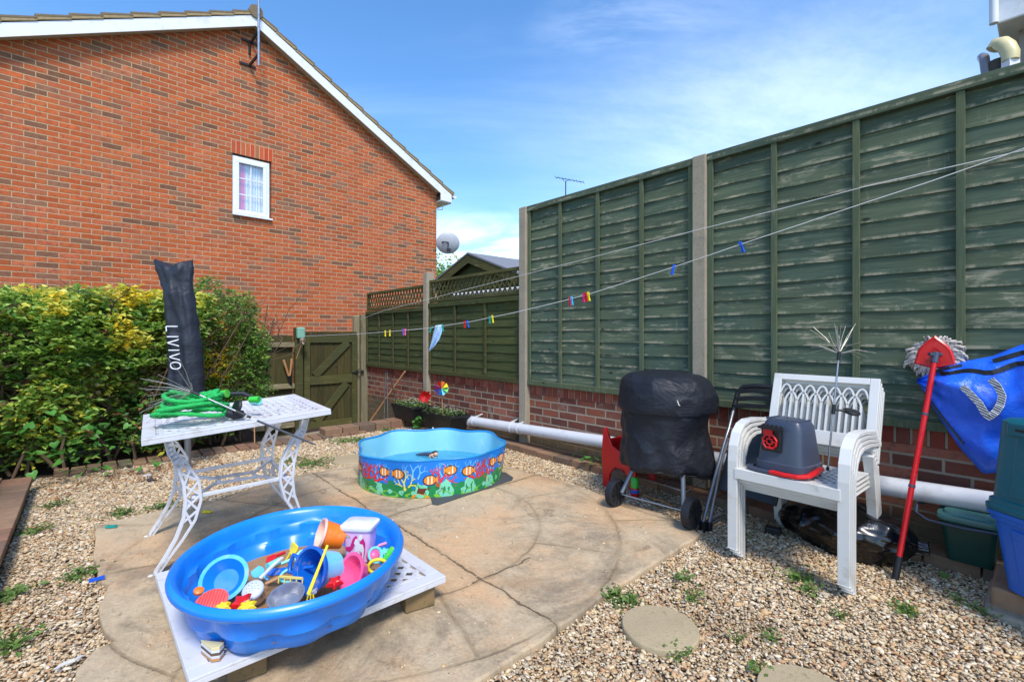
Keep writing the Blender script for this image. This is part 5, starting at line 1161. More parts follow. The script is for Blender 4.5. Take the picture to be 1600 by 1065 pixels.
# dandelion light on the chair
TC = lambda px, py, y: None
fch = CM @ Vector((.135, -.17, .43)); rdir = at(1310, 548, 2.52)
f0 = at(1293, 735, 2.40); f0.z = max(f0.z, .505)
dandelion('solar_light', 'wire spray garden light standing upright on the white chair seat', f0, at(1311, 552, 2.44), (.52, (.085, -.01, -.012), (.1, -.25, .95)), 26, .17, 11)
# ------------------------------------------------------------------ covered barbecue
bq = thing('covered_barbecue', 'kettle barbecue on wheels under a baggy black cover', 'barbecue', FW(-.02, .5, 0))
bc = FW(.005, .49, 0)
def bring(r, z, s_=1, ox=0, oy=0, amp=.0, f=5, ph=0):
    o = []
    for k in range(96):
        a = 2 * math.pi * k / 96; q = r * (1 + amp * (mn.noise(Vector((math.cos(a) * f, math.sin(a) * f, z * 7 + ph))) + .6 * mn.noise(Vector((math.cos(a) * f * 2.3, math.sin(a) * f * 2.3, z * 12 + ph)))))
        o.append(Vector((bc.x + ox + q * math.cos(a), bc.y + oy + q * s_ * math.sin(a), z)))
    return o
prof = [(.292, .315, 0, .0, .12), (.306, .345, .0, 0, .11), (.304, .42, -.003, 0, .13), (.298, .50, -.006, 0, .14), (.296, .58, -.006, 0, .12), (.300, .66, -.003, 0, .08), (.303, .696, 0, 0, .05), (.320, .690, 0, 0, .04), (.324, .715, 0, 0, .04), (.320, .78, 0, 0, .05), (.308, .845, -.01, 0, .06), (.282, .893, -.02, 0, .07), (.235, .924, -.03, 0, .06), (.12, .938, -.03, 0, .05), (.01, .940, -.03, 0, 0)]
P_ = []
for i in range(len(prof) - 1):
    for k in range(3): t = k / 3; P_.append([prof[i][j] + (prof[i + 1][j] - prof[i][j]) * t for j in range(5)])
P_.append(list(prof[-1])); rings = []
for (r, z, ox, oy, am) in P_:
    rg_ = bring(r, z, 1, ox, oy, am * .34, 1.9)
    for k_, q in enumerate(rg_):
        a_ = 2 * math.pi * k_ / 96; fo = (.011 * math.sin(7 * a_ + 1) + .008 * math.sin(12 * a_ + z * 9)) * max(0, .70 - z) / .38; q.x += fo * math.cos(a_); q.y += fo * math.sin(a_)
        u = (q.x - bc.x) / .3; f_ = math.exp(-((u - .65) / .40) ** 2) * math.exp(-((z - .55) / .13) ** 2) * (1 if q.y < bc.y else .3); q.y += .06 * f_; q.x -= .035 * f_
        if z < .42: q.z -= .05 * max(0, u) * (q.y < bc.y) ; q.z += .03 * mn.noise(Vector((q.x * 6, q.y * 6, 0)))
        if z > .70: q.z += .014 * mn.noise(Vector((q.x * 6, q.y * 6, z * 3))) + .010 * abs(mn.noise(Vector((q.x * 13, q.y * 9, z * 3))))
    rings.append(rg_)
b = MB(); b.loft(rings); cv = b.build('cover', M['bbqcloth'], bq, world=True, smooth=75)
ss = cv.modifiers.new('sub', 'SUBSURF'); ss.levels = 1; ss.render_levels = 2
tx = bpy.data.textures.new('crumple', 'MUSGRAVE'); tx.noise_scale = .16; tx.musgrave_type = 'RIDGED_MULTIFRACTAL'; tx.octaves = 2
dm = cv.modifiers.new('crumple', 'DISPLACE'); dm.texture = tx; dm.strength = .009; dm.mid_level = .5; dm.texture_coords = 'LOCAL'
b = MB(); b.tube([p + Vector((0, 0, .004)) for p in rings[0]], .006, 6, closed=True); b.build('hem', M['black'], bq, world=True)
b = MB(); c_ = onfence(1060, 629, .82); b.strip([c_ + Vector((-.008, 0, .018)), c_ + Vector((-.003, 0, .004)), c_ + Vector((.002, 0, -.012)), c_ + Vector((.010, 0, -.018))], [.002, .005, .005, .002], .004, (0, -1, 0)); b.build('cover_mark', M['white'], bq, world=True)
wL = FW(.23, .77, .125); wR = FW(-.30, .74, .125); wax = Vector((FD.x, FD.y, 0))
for wc in (wL, wR):
    b = MB(); b.lathe([(.02, -.022), (.072, -.022), (.078, -.026), (.090, -.022), (.092, -.01), (.092, .01), (.090, .022), (.078, .026), (.072, .022), (.02, .022)], wc, 32, wax)
    w_ = b.build('wheel', M['blackrub'], bq, world=True, smooth=40)
    b = MB(); x, y, d_ = frame_from(wax)
    for k in range(10):
        a = k * .628; e = x * math.cos(a) + y * math.sin(a)
        for s_ in (-1, 1): b.bar(wc + e * .02 + d_ * s_ * .025, wc + e * .07 + d_ * s_ * .025, .006, .006)
    for s_ in (-1, 1): b.lathe([(.0, -.004), (.018, -.004), (.018, .004), (0, .004)], wc + d_ * s_ * .028, 14, wax)
    b.build('spokes', M['black'], w_, world=True)
    b = MB()
    for k in range(40):
        a = k * 6.283 / 40; e = x * math.cos(a) + y * math.sin(a); b.bar(wc + e * .0925 - d_ * .018, wc + e * .0925 + d_ * .018, .006, .003, up=e)
    b.build('tread', M['blackrub'], w_, world=True)
b = MB(); b.tube([wL - wax * .045, wR + wax * .045], .0045, 8); b.build('axle', M['metal'], bq, world=True)
for a, c in ((wL - wax * .05 + Vector((0, 0, .01)), FW(.12, .62, .40)), (wR + wax * .05 + Vector((0, 0, .02)), FW(-.20, .66, .40)), (FW(-.20, .17, .10), FW(-.12, .33, .42))):
    b = MB(); b.tube([a, c], .0145, 12); b.build('leg', M['greytube'], bq, world=True, smooth=60)
b = MB(); zz = .215; c0, c1, c2, c3 = FW(.12, .62, zz), FW(-.22, .66, zz), FW(-.19, .20, zz + .01), FW(.10, .22, zz + .01)
b.tube([c0, c1, c2, c3], .003, 5, closed=True)
for k in range(1, 8): b.tube([c0.lerp(c1, k / 8), c3.lerp(c2, k / 8)], .0017, 4)
for k in range(1, 5): b.tube([c0.lerp(c3, k / 5), c1.lerp(c2, k / 5)], .0017, 4)
b.build('wire_shelf', M['metal'], bq, world=True)
# red toddler chair
rc = thing('toddler_chair', 'small red plastic child chair half hidden behind the barbecue', 'child chair', FW(.44, .30, .0), FROT + R(180))
b = MB()
for sy in (-1, 1):      # side panels with an arch, x forward
    y = sy * .13; out = [(-.15, 0), (-.165, .28), (-.15, .46), (-.12, .48), (-.10, .42), (-.06, .34), (.03, .30), (.14, .29), (.16, 0), (.10, 0), (.085, .12), (.04, .18), (-.04, .18), (-.085, .12), (-.10, 0)]
    b.prism([Vector((x, y - .012 * 1, z)) for x, z in out], (0, .024, 0))
b.build('side_panels', M['redchair'], rc, bevel=.007) if False else None
for sy in (-1, 1):
    b = MB(); y = sy * .13; b.prism([Vector((x, y - .012, z)) for x, z in out], (0, .024, 0)); b.build('side_panel', M['redchair'], rc, bevel=.007)
b = MB(); b.box((.03, 0, .20), (.25, .235, .025)); b.build('seat', M['redchair'], rc, bevel=.008)
b = MB(); b.hexa([(-.165, -.118, .18), (-.140, -.118, .18), (-.140, .118, .18), (-.165, .118, .18)], [(-.155, -.118, .375), (-.130, -.118, .375), (-.130, .118, .375), (-.155, .118, .375)]); b.build('backrest', M['redchair'], rc, bevel=.008)
b = MB(); b.box((-.135, -.1435, .300), (.030, .002, .03)); b.box((-.135, .1435, .300), (.030, .002, .03)); b.build('sticker', M['white'], rc) if False else None
b = MB(); q = ROOTM[rc.name]; b.box((-.135, .1435, .300), (.034, .002, .034)); b.build('sticker', M['white'], rc)
b = MB(); b.box((-.135, .1450, .300), (.014, .002, .014)); b.build('sticker_mark', M['redchair'], rc)
# spray bottle toy
bt = thing('toy_bottle', 'small red and blue bottle with a bright green cap under the barbecue', 'bottle', at(992, 772, 3.12)); c = G(992, 776, .01)
b = MB(); b.lathe([(.026, 0), (.030, .006), (.030, .062), (.026, .07)], c, 20); b.build('body', M['red'], bt, world=True, smooth=50)
b = MB(); b.lathe([(.030, .07), (.028, .135), (.022, .142), (.0, .144)], c, 20); b.build('cap', M['green'], bt, world=True, smooth=50)
b = MB()
for a_, z_, m_ in ((-1.2, .03, 0), (-.8, .045, 0), (-1.0, .055, 0)): b.lathe([(.0305, z_ - .012), (.0312, z_), (.0305, z_ + .012)], c, 20, captop=False, capbot=False) if a_ == -.8 else None
b.build('label_band', M['midblue'], bt, world=True)
b = MB(); b.strip([G(1003, 771, .03), G(1022, 779, .035), G(1035, 781, .035), G(1051, 790, .03)], [.012, .014, .02, .03], .014, (0, 0, 1)); br_ = b.build('brush_stick', M['wood'], world=True, bevel=.004); tag(br_, 'light wooden brush stick lying on the gravel under the barbecue', 'stick')
# ------------------------------------------------------------------ folded black chair
fc = thing('folding_chair', 'folded grey metal chair with black slatted back leaning behind the white chairs', 'folding chair', FW(-.33, .66, .03))
b = MB(); f = FW(-.33, .66, .05); k1 = onfence(1132, 690, .42); t0_ = onfence(1146, 640, .26); t1_ = onfence(1153, 612, .20)
b.tube([f, k1, onfence(1139, 668, .36), t0_], .0105, 10); b.build('side_tube', M['greytube'], fc, world=True, smooth=60)
b = MB(); b.tube([f + Vector((.035, -.01, 0)), onfence(1127, 720, .42), onfence(1137, 688, .36)], .0105, 10); b.build('side_tube', M['greytube'], fc, world=True, smooth=60)
sh = Vector((FD.x, FD.y, 0)) * -.44
b = MB(); b.tube([t0_ - Vector((.005, 0, .03)), t0_, t1_, t1_ + sh * .08 + Vector((0, 0, .035)), t1_ + sh * .25 + Vector((0, 0, .05)), t1_ + sh * .75 + Vector((0, 0, .05)), t1_ + sh * .92 + Vector((0, 0, .03)), t1_ + sh], .016, 10); b.build('back_frame', M['black'], fc, world=True, smooth=60)
for k in range(3): b = MB(); q = t1_.lerp(t0_, (k + .4) / 2.4) + Vector((0, 0, .02)); b.strip([q, q + sh * .2 + Vector((0, 0, .018)), q + sh * .5 + Vector((0, 0, .026)), q + sh * .8 + Vector((0, 0, .018)), q + sh], .012, .028, (0, 0, 1)); b.build('back_slat', M['black'], fc, world=True, bevel=.003)
b = MB(); b.strip([FW(-.52, .50, .22), FW(-.54, .30, .62)], .34, .02, (FN.x, FN.y, 0)); b.build('seat', M['black'], fc, world=True, bevel=.006)
for o in (0, .045):
    b = MB(); b.tube([f + Vector((o * .5, o * .3, -.02 + o * .5)), G(1133, 806 - o * 200, .03 + o)], .011, 10); b.build('base_bar', M['greytube'], fc, world=True, smooth=60)
for o in (Vector((0, 0, 0)), Vector((.035, -.01, 0))): b = MB(); b.box(f + o - Vector((0, 0, .02)), (.03, .036, .07), .3); b.build('foot_joint', M['black'], fc, world=True, bevel=.006)
# ------------------------------------------------------------------ soil pipe
pp_ = thing('drain_pipe', 'long white drain pipe running along the foot of the brick wall', 'pipe', FW(.5, .1, .2))
A = onfence(735, 657, .115); B = onfence(1545, 784, .115); dpv = (B - A).normalized(); A0 = A; B0 = B + dpv * 1.6
el = A - dpv * .01; lowp = G(697, 672, .03); lowp = FW(3.15, .36, .06)
b = MB(); b.tube([el + dpv * .04, B0], .0535, 20); b.build('pipe', M['pipe'], pp_, world=True, smooth=60)
b = MB(); b.tube([A0 + dpv * .10, A0 + dpv * .03, el - dpv * .02 + Vector((-.01, -.012, -.012)), el + (lowp - el) * .25, el + (lowp - el) * .45], .058, 20); b.build('elbow', M['pipe'], pp_, world=True, smooth=60)
b = MB(); b.tube([el + (lowp - el) * .3, lowp], .0535, 18); b.build('lower_pipe', M['pipe'], pp_, world=True, smooth=60)
for px in (800, 812): c = onfence(px, 657 + (px - 735) * .157, .115); b = MB(); b.tube([c - dpv * .014, c + dpv * .014], .060, 20); b.build('coupling', M['pipe'], pp_, world=True, smooth=50)
for px in (742, 798, 812, 1180): c = onfence(px, 657 + (px - 735) * .157, .115); b = MB(); b.bar(c + Vector((0, 0, .05)), c + Vector((0, 0, .075)) - Vector((FN.x, FN.y, 0)) * .11, .014, .010); b.build('clip', M['pipe'], pp_, world=True)
# ------------------------------------------------------------------ mop
mp = thing('mop', 'red mop propped head-up against the green fence', 'mop', FW(-1.23, .52, 0)); m0 = FW(-1.23, .52, .0); m1 = onfence(1462, 553, .11)
md = (m1 - m0).normalized(); redmetal = plain('red_painted_tube', L(206, 30, 30), .3, .3, var=.05)
b = MB(); b.tube([m0 + md * .10, m1 - md * .02], .0125, 14); b.build('handle', redmetal, mp, world=True, smooth=60)
b = MB(); b.tube([m0, m0 + md * .02, m0 + md * .12], [.012, .0155, .015], 14); b.build('grip', M['black'], mp, world=True, smooth=60)
for t in (.40, .72): b = MB(); b.tube([m0.lerp(m1, t) - md * .006, m0.lerp(m1, t) + md * .006], .0148, 14); b.build('collar', M['slate'], mp, world=True)
b = MB(); b.tube([m1 - md * .05, m1 + md * .01], .016, 12); b.bar(m1 - Vector((.035, 0, 0)) + md * .0, m1 + Vector((.035, 0, 0)), .02, .016); b.build('joint', M['slate'], mp, world=True, bevel=.003)
hc_ = onfence(1461, 552, .075); hx = Vector((-FD.x, -FD.y, 0)); hz_ = Vector((0, 0, 1)); fn3 = Vector((FN.x, FN.y, 0)).normalized()
def HP(u, v, o=0): return hc_ + hx * u + hz_ * v + fn3 * o
def trir(k, o, n=42):
    out = []
    for i in range(n):
        a = 2 * math.pi * i / n + math.pi / 2; q_ = ((a - math.pi / 2 + math.pi / 3) % (2 * math.pi / 3)) - math.pi / 3; r = (.050 / math.cos(math.pi / 3 - abs(q_)) * .55 + .084 * .45) * k; out.append(HP(r * 1.05 * math.cos(a), r * 1.08 * math.sin(a) - .006, o))
    return out
b = MB(); b.loft([trir(1, 0), trir(1.02, .008), trir(.9, .016), trir(.8, .014), trir(.45, .022), trir(.4, .021)]); b.build('head_plate', M['red'], mp, world=True, smooth=45)
b = MB(); rd = random.Random(4)
for k in range(300):
    a = rd.random() * 6.283; L_ = rd.uniform(.075, .104) * (1.0 + .12 * (math.sin(a) < 0)); u0, v0 = .05 * math.cos(a), .045 * math.sin(a); w = rd.uniform(-.02, .02)
    w2 = rd.uniform(-.02, .02); b.tube([HP(u0, v0, -.012), HP(L_ * .75 * math.cos(a) + w, L_ * .7 * math.sin(a) + w2, rd.uniform(-.02, .005)), HP(L_ * 1.02 * math.cos(a) + w * 1.2, L_ * .9 * math.sin(a) - .012 + w2, rd.uniform(-.02, .008)), HP(L_ * 1.10 * math.cos(a) + w * .8, L_ * .92 * math.sin(a) - .030 + w2, rd.uniform(-.035, -.01))], [.006, .006, .0058, .0045], 6)
b.build('cotton_strands', M['mopcord'], mp, world=True, smooth=180)
# ------------------------------------------------------------------ big blue bag
bg_ = thing('storage_bag', 'large blue woven storage bag with black zip leaning on the fence', 'bag', FW(-1.6, .12, .5))
topc = [(1433, 592), (1470, 574), (1500, 565), (1550, 556), (1596, 538), (1640, 528), (1690, 512)]; botc = [(1433, 598), (1452, 628), (1474, 662), (1498, 698), (1536, 740), (1580, 736), (1690, 720)]
def lerpc(c, t): k = t * (len(c) - 1); i = min(int(k), len(c) - 2); f_ = k - i; return (c[i][0] + (c[i + 1][0] - c[i][0]) * f_, c[i][1] + (c[i + 1][1] - c[i][1]) * f_)
def bagp(u, v, side=1, o=0):
    a, c = lerpc(topc, u), lerpc(botc, u); px, py = a[0] + (c[0] - a[0]) * v, a[1] + (c[1] - a[1]) * v
    bul = .105 * (math.sin(math.pi * min(1, v * 1.0)) ** .5 if 0 < v < 1 else 0) * min(1, u * 4) + .045 * mn.noise(Vector((u * 4, v * 3.5, 1))) + .010 * math.sin(v * 22) * max(0, 1 - u * 2.2) + .012 * mn.noise(Vector((u * 11, v * 7, 4)))
    return onfence(px, py, (.075 + bul + o) if side > 0 else .05)
NU, NV = 40, 26; b = MB()
vs = [bagp(i / NU, j / NV) for i in range(NU + 1) for j in range(NV + 1)]; vb = [bagp(i / NU, j / NV, -1) for i in range(NU + 1) for j in range(NV + 1)]
fs = [(i * (NV + 1) + j, i * (NV + 1) + j + 1, (i + 1) * (NV + 1) + j + 1, (i + 1) * (NV + 1) + j) for i in range(NU) for j in range(NV)]; o_ = len(vs)
fs += [tuple(o_ + k for k in reversed(f_)) for f_ in fs]
per = [i * (NV + 1) for i in range(NU + 1)] + [NU * (NV + 1) + j for j in range(1, NV + 1)] + [i * (NV + 1) + NV for i in range(NU - 1, -1, -1)] + [j for j in range(NV - 1, 0, -1)]
fs += [(per[k], per[(k + 1) % len(per)], o_ + per[(k + 1) % len(per)], o_ + per[k]) for k in range(len(per))]
b.add(vs + vb, fs); bb_ = NT('blue_woven_sheet'); nz = bb_.noise(bb_.obj(), 7, 4, .6); wv = bb_.noise(bb_.obj(), 240, 2); bb_.bump(bb_.m('ADD', bb_.m('MULTIPLY', nz, 3.0), bb_.m('MULTIPLY', wv, .25)), .5, .012)
bagm = bb_.out(bb_.mix(nz, L(8, 72, 208), L(40, 120, 244)), .33, .55); b.build('bag', bagm, bg_, world=True, smooth=70)
b = MB(); 
def bagstrip(uv, w, th, mat, name, o=.006):
    b = MB(); pts = [bagp(u, v, 1, o) for u, v in uv]; b.strip(pts, w, th, fn3); return b.build(name, mat, bg_, world=True)
bagstrip([(.18 + .72 * k / 16, .17 + .02 * math.sin(k)) for k in range(17)], .022, .006, M['black'], 'zip')
bagstrip([(.10 + .25 * k / 5, .06) for k in range(6)], .014, .004, M['navy'], 'zip_flap')
bagstrip([(.52 + .2 * k / 5, .07) for k in range(6)], .022, .005, M['black'], 'opening')
web = NT('striped_webbing'); x, y, z = web.sep(web.obj()); wf_ = web.m('GREATER_THAN', web.m('SINE', web.m('MULTIPLY', web.m('ADD', web.m('MULTIPLY', x, .8), z), 520.0)), .0); webm = web.out(web.mix(wf_, L(40, 40, 46), L(190, 192, 196)), .8, .2)
hp = [(1503, 603), (1516, 615), (1530, 630), (1538, 644), (1545, 652), (1556, 643), (1563, 632), (1566, 618), (1558, 602), (1544, 589)]
pts = []; 
for i in range(len(hp) - 1):
    for k in range(4): t = k / 4; pts.append(onfence(hp[i][0] + (hp[i + 1][0] - hp[i][0]) * t, hp[i][1] + (hp[i + 1][1] - hp[i][1]) * t, .215 + .012 * math.sin(i * .7)))
b = MB(); b.strip(pts, .026, .003, fn3); b.build('handle', webm, bg_, world=True)
b = MB(); 
for sg in (-1, 1):
    off = []
    for i, p in enumerate(pts): d = (pts[min(i + 1, len(pts) - 1)] - pts[max(i - 1, 0)]).normalized(); sd = fn3.cross(d).normalized(); off.append(p + sd * sg * .013)
    b.tube(off, .0016, 5)
b.build('handle_edging', M['white'], bg_, world=True)
b = MB()
for k in range(30): u = .03 + .50 * k / 30; p = bagp(u, .93, 1, .004); b.box(p, (.008, .004, .016), FROT)
b.build('seam_stitching', M['navy'], bg_, world=True)
# ------------------------------------------------------------------ recycling boxes
e1 = Vector((-.086, .996, 0)).normalized(); e2 = Vector((.996, .086, 0)).normalized(); BA = math.atan2(e2.y, e2.x)
stp = thing('brick_step', 'low rough brick and mortar step under the recycling boxes', 'step', FW(-2.1, .3, 0))
b = MB(); b.prism([FW(-1.56, .21, 0), FW(-1.56, .54, 0), FW(-3, .76, 0), FW(-3, .21, 0)], (0, 0, .115)); b.build('step', M['kerb'], stp, world=True, bevel=.012)
b = MB(); b.prism([FW(-1.54, .21, -.02), FW(-1.54, .60, -.02), FW(-3, .86, -.02), FW(-3, .21, -.02)], (0, 0, .055)); b.build('mortar_base', M['concrete'], stp, world=True, bevel=.015)
BW, BL, BH = .38, .52, .34
base = Vector((2.055, 2.045, .118)); bcen = base + e2 * (BW / 2) - e1 * (BL / 2)
bx = thing('recycling_box', 'mid blue recycling box standing on the brick step', 'box', bcen, BA)
def box_shell(root, flip, mat, H=.34, wb=.33, lb=.47, wt_=.40, lt=.54, name='shell'):
    b = MB(); e = .18
    zz = (lambda z: H - z) if flip else (lambda z: z)
    prof = [(wb - .03, lb - .03, 0), (wb, lb, .012), (wb + (wt_ - wb) * .85, lb + (lt - lb) * .85, H * .87), (wt_ + .012, lt + .012, H * .885), (wt_ + .016, lt + .016, H * .94), (wt_ + .03, lt + .03, H * .95), (wt_ + .03, lt + .03, H)]
    b.loft([rr(w / 2, l / 2, zz(z), e, 64) for w, l, z in prof]); b.build(name, mat, root, smooth=40, bevel=0)
    for sx in (-1, 1): 
        for y in (-.12, .12):
            b = MB(); b.hexa([Vector((sx * (wb / 2 + .004), y - .05, zz(.05))), Vector((sx * (wb / 2 + .004), y + .05, zz(.05))), Vector((sx * (wb / 2 - .004), y + .05, zz(.05))), Vector((sx * (wb / 2 - .004), y - .05, zz(.05)))], [Vector((sx * (wt_ / 2 + .000), y - .06, zz(H * .82))), Vector((sx * (wt_ / 2 + .000), y + .06, zz(H * .82))), Vector((sx * (wt_ / 2 - .012), y + .06, zz(H * .82))), Vector((sx * (wt_ / 2 - .012), y - .06, zz(H * .82)))])
            b.build('side_panel', mat, root, bevel=.004)
box_shell(bx, False, M['bluebox'])
b = MB(); b.box((-.20, 0, .27), (.02, .12, .03)); b.build('hand_grip', M['bluebox'], bx, bevel=.006)
tx_ = thing('recycling_box', 'upturned teal recycling box stacked on the blue one', 'box', bcen + Vector((-.005, 0, .344)), BA)
box_shell(tx_, True, M['tealbox'], H=.385, wb=.345, lb=.50)
b = MB(); b.box((-.172, .13, .345), (.03, .10, .03)); b.build('handle', M['black'], tx_, bevel=.012)
b = MB(); b.box((-.176, .13, .345), (.02, .15, .06)); b.build('handle_recess', M['tealbox'], tx_, bevel=.01)
# green food caddy
cd = thing('food_caddy', 'small dark green food caddy with grey-green lid and swing handle', 'caddy', FW(-1.47, .145, .072), FROT)
b = MB(); b.loft([rr(.085, .075, 0, .3), rr(.088, .078, .01, .3), rr(.112, .100, .20, .3), rr(.112, .100, .205, .3)]); b.build('bucket', M['caddyg'], cd, smooth=40)
b = MB(); b.loft([rr(.122, .108, .200, .3), rr(.126, .112, .212, .3), rr(.122, .108, .226, .3), rr(.100, .088, .230, .3), rr(.096, .084, .242, .3), rr(.08, .07, .246, .3)]); b.build('lid', M['caddylid'], cd, smooth=40)
b = MB(); b.tube([(-.11, .112, .19), (.02, .125, .185), (.15, .118, .185), (.205, .06, .195), (.21, .0, .225), (.17, -.06, .235), (.10, -.11, .235)], .007, 8); b.build('handle', M['slate'], cd, smooth=60)
# ------------------------------------------------------------------ bin bag
bn = thing('bin_bag', 'crumpled black bin bag lying behind the white chairs', 'bin bag', FW(-.97, .30, .0))
b = MB(); NU_, NV_ = 72, 40; vs = []; bM = Matrix.Translation(FW(-.97, .30, .115)) @ Matrix.Rotation(FROT, 4, 'Z')
for j in range(NV_ + 1):
    t = j / NV_; xx = -.36 + .70 * t; r = .155 * math.sin(math.pi * min(1, max(0, (t - .07) / .93)) ** .8) ** .6 + .012; r = max(r, .012 + (.02 if t < .1 else 0))
    for k in range(NU_):
        a = 2 * math.pi * k / NU_; q = 1 + .26 * mn.noise(Vector((math.cos(a) * 1.6, math.sin(a) * 1.6, t * 5))) + .16 * abs(mn.noise(Vector((math.cos(a) * 5, math.sin(a) * 5, t * 7 + 4)))); p = Vector((xx, r * q * math.cos(a) * 1.1, r * q * math.sin(a) * .8)); p.z = max(p.z, -.112); vs.append(bM @ p)
fs = [(j * NU_ + k, j * NU_ + (k + 1) % NU_, (j + 1) * NU_ + (k + 1) % NU_, (j + 1) * NU_ + k) for j in range(NV_) for k in range(NU_)] + [tuple(range(NU_)), tuple(range(NV_ * NU_, (NV_ + 1) * NU_))]
b.add(vs, fs); bo = b.build('bag', M['binbag'], bn, world=True, smooth=70); s1_ = bo.modifiers.new('s', 'SUBSURF'); s1_.levels = 1; s1_.render_levels = 1
tx2 = bpy.data.textures.new('crumple_fine', 'MUSGRAVE'); tx2.noise_scale = .14; tx2.musgrave_type = 'RIDGED_MULTIFRACTAL'; dm = bo.modifiers.new('d', 'DISPLACE'); dm.texture = tx2; dm.strength = .010; dm.texture_coords = 'LOCAL'
# lettering on the bag
def strokes(b, letters, P, w, th, up):   # P(x,y)->3d ; each letter list of polylines in unit box
    for i, L_ in enumerate(letters):
        for pl in L_: b.strip([P(i * .9 + x * .62, y) for x, y in pl], w, th, up)
SEG = {'O': [[(.5 + .5 * math.cos(t * .3927), .5 + .5 * math.sin(t * .3927)) for t in range(17)]], 'N': [[(0, 0), (0, 1)], [(0, 1), (1, 0)], [(1, 0), (1, 1)]], 'I': [[(.3, 0), (.3, 1)]], 'L': [[(0, 1), (0, 0)], [(0, 0), (.75, 0)]], 'V': [[(0, 1), (.5, 0)], [(.5, 0), (1, 1)]]}
b = MB(); cpt = lambda x, y: onfence(1356 + x * 7.5 + 0, 824 - y * 6.5 + x * 1.2, .515)
strokes(b, [SEG['O'], SEG['N'], SEG['I']], cpt, .0032, .002, fn3); b.build('lettering', plain('print_grey', L(140, 144, 156), .4), bn, world=True)
# small black box under the chair
b = MB(); b.box(G(1208, 836, .0) + Vector((0, 0, .025)), (.085, .05, .05), CHR + .2); tag(b.build('plastic_block', M['black'], world=True, bevel=.006), 'small black plastic box on the gravel under the white chairs', 'plastic box')
# ------------------------------------------------------------------ parasol in its cover
pb0 = G(297, 734, 0); par = thing('covered_parasol', 'closed parasol in a tall dark cover with white lettering beside the hedge', 'parasol', pb0)
Yp = pb0.y
pole = MB(); pole.tube([pb0 + Vector((-.02, 0, -.05)), Vector((pb0.x - .02, Yp, .9))], .026, 14); pole.build('pole', M['greytube'], par, world=True, smooth=60)
rows = [(411, 240, 301), (424, 246, 301), (440, 252, 300), (455, 257, 301), (470, 259, 303), (500, 261, 308), (540, 264, 314), (580, 266, 316), (610, 266, 317), (632, 268, 316), (645, 270, 314)]
def covp(t, a, o=0):
    k = t * (len(rows) - 1); i = min(int(k), len(rows) - 2); f_ = k - i; y, l, r = [rows[i][j] + (rows[i + 1][j] - rows[i][j]) * f_ for j in range(3)]
    c = at((l + r) / 2, y, Yp); w = (r - l) / 2 / F * Yp; flat = .25 + .45 * min(1, t * 3)
    fold = .16 * math.sin(4 * a + t * 7) * (1 - t * .7) + .05 * math.sin(9 * a - t * 11) + .10 * mn.noise(Vector((math.cos(a) * 2, math.sin(a) * 2, t * 7))); fold *= abs(math.sin(a)) ** .5
    top = .030 * math.cos(2 * a + .3) * max(0, 1 - t * 8) ** 1.5 + .012 * math.sin(5 * a) * max(0, 1 - t * 8)
    return Vector((c.x + (w + o) * math.cos(a), c.y + (w * flat * (1 + fold * 1.6) + o) * math.sin(a), c.z + top))
b = MB(); nT = 60; b.loft([[covp(1 - j / nT, 2 * math.pi * k / 72) for k in range(72)] for j in range(nT + 1)]); cvr = b.build('cover', M['parasolcloth'], par, world=True, smooth=75)
dm = cvr.modifiers.new('d', 'DISPLACE'); dm.texture = bpy.data.textures['crumple']; dm.strength = .010; dm.mid_level = .6
b = MB(); b.tube([covp(.97, 2 * math.pi * k / 40, .002) for k in range(40)], .006, 6, closed=True); b.build('hem', M['black'], par, world=True)
# lettering reads down the cover: x of text runs downwards
def txt(x, y):      # x along text (down the cover), y letter height (to the right)
    py = 510 + x * 13.2; px = 276.5 + x * 1.05 + y * 14.5; t = None
    for i in range(len(rows) - 1):
        if rows[i][0] <= py <= rows[i + 1][0]: f_ = (py - rows[i][0]) / (rows[i + 1][0] - rows[i][0]); t = (i + f_) / (len(rows) - 1); l = rows[i][1] + (rows[i + 1][1] - rows[i][1]) * f_; r = rows[i][2] + (rows[i + 1][2] - rows[i][2]) * f_
    u = (px - (l + r) / 2) / ((r - l) / 2); a = -math.acos(max(-1, min(1, u))); p = covp(t, a, .0); return p + Vector((0, -.030, 0))
b = MB(); xo = 0
for ch_, adv in (('L', .95), ('I', .55), ('V', 1.0), ('I', .62), ('V', 1.0), ('O', 1.0)):
    for pl in SEG[ch_]:
        w_ = {'I': 0.0}.get(ch_, 1); den_ = []
        for (x0, y0), (x1, y1) in zip(pl, pl[1:]):
            for k in range(4): den_.append((x0 + (x1 - x0) * k / 4, y0 + (y1 - y0) * k / 4))
        den_.append(pl[-1]); b.strip([txt(xo + x * .78, y) for x, y in den_], .0085, .003, (0, -1, 0))
    xo += adv
b.build('lettering', plain('print_white', L(230, 232, 236), .5), par, world=True)
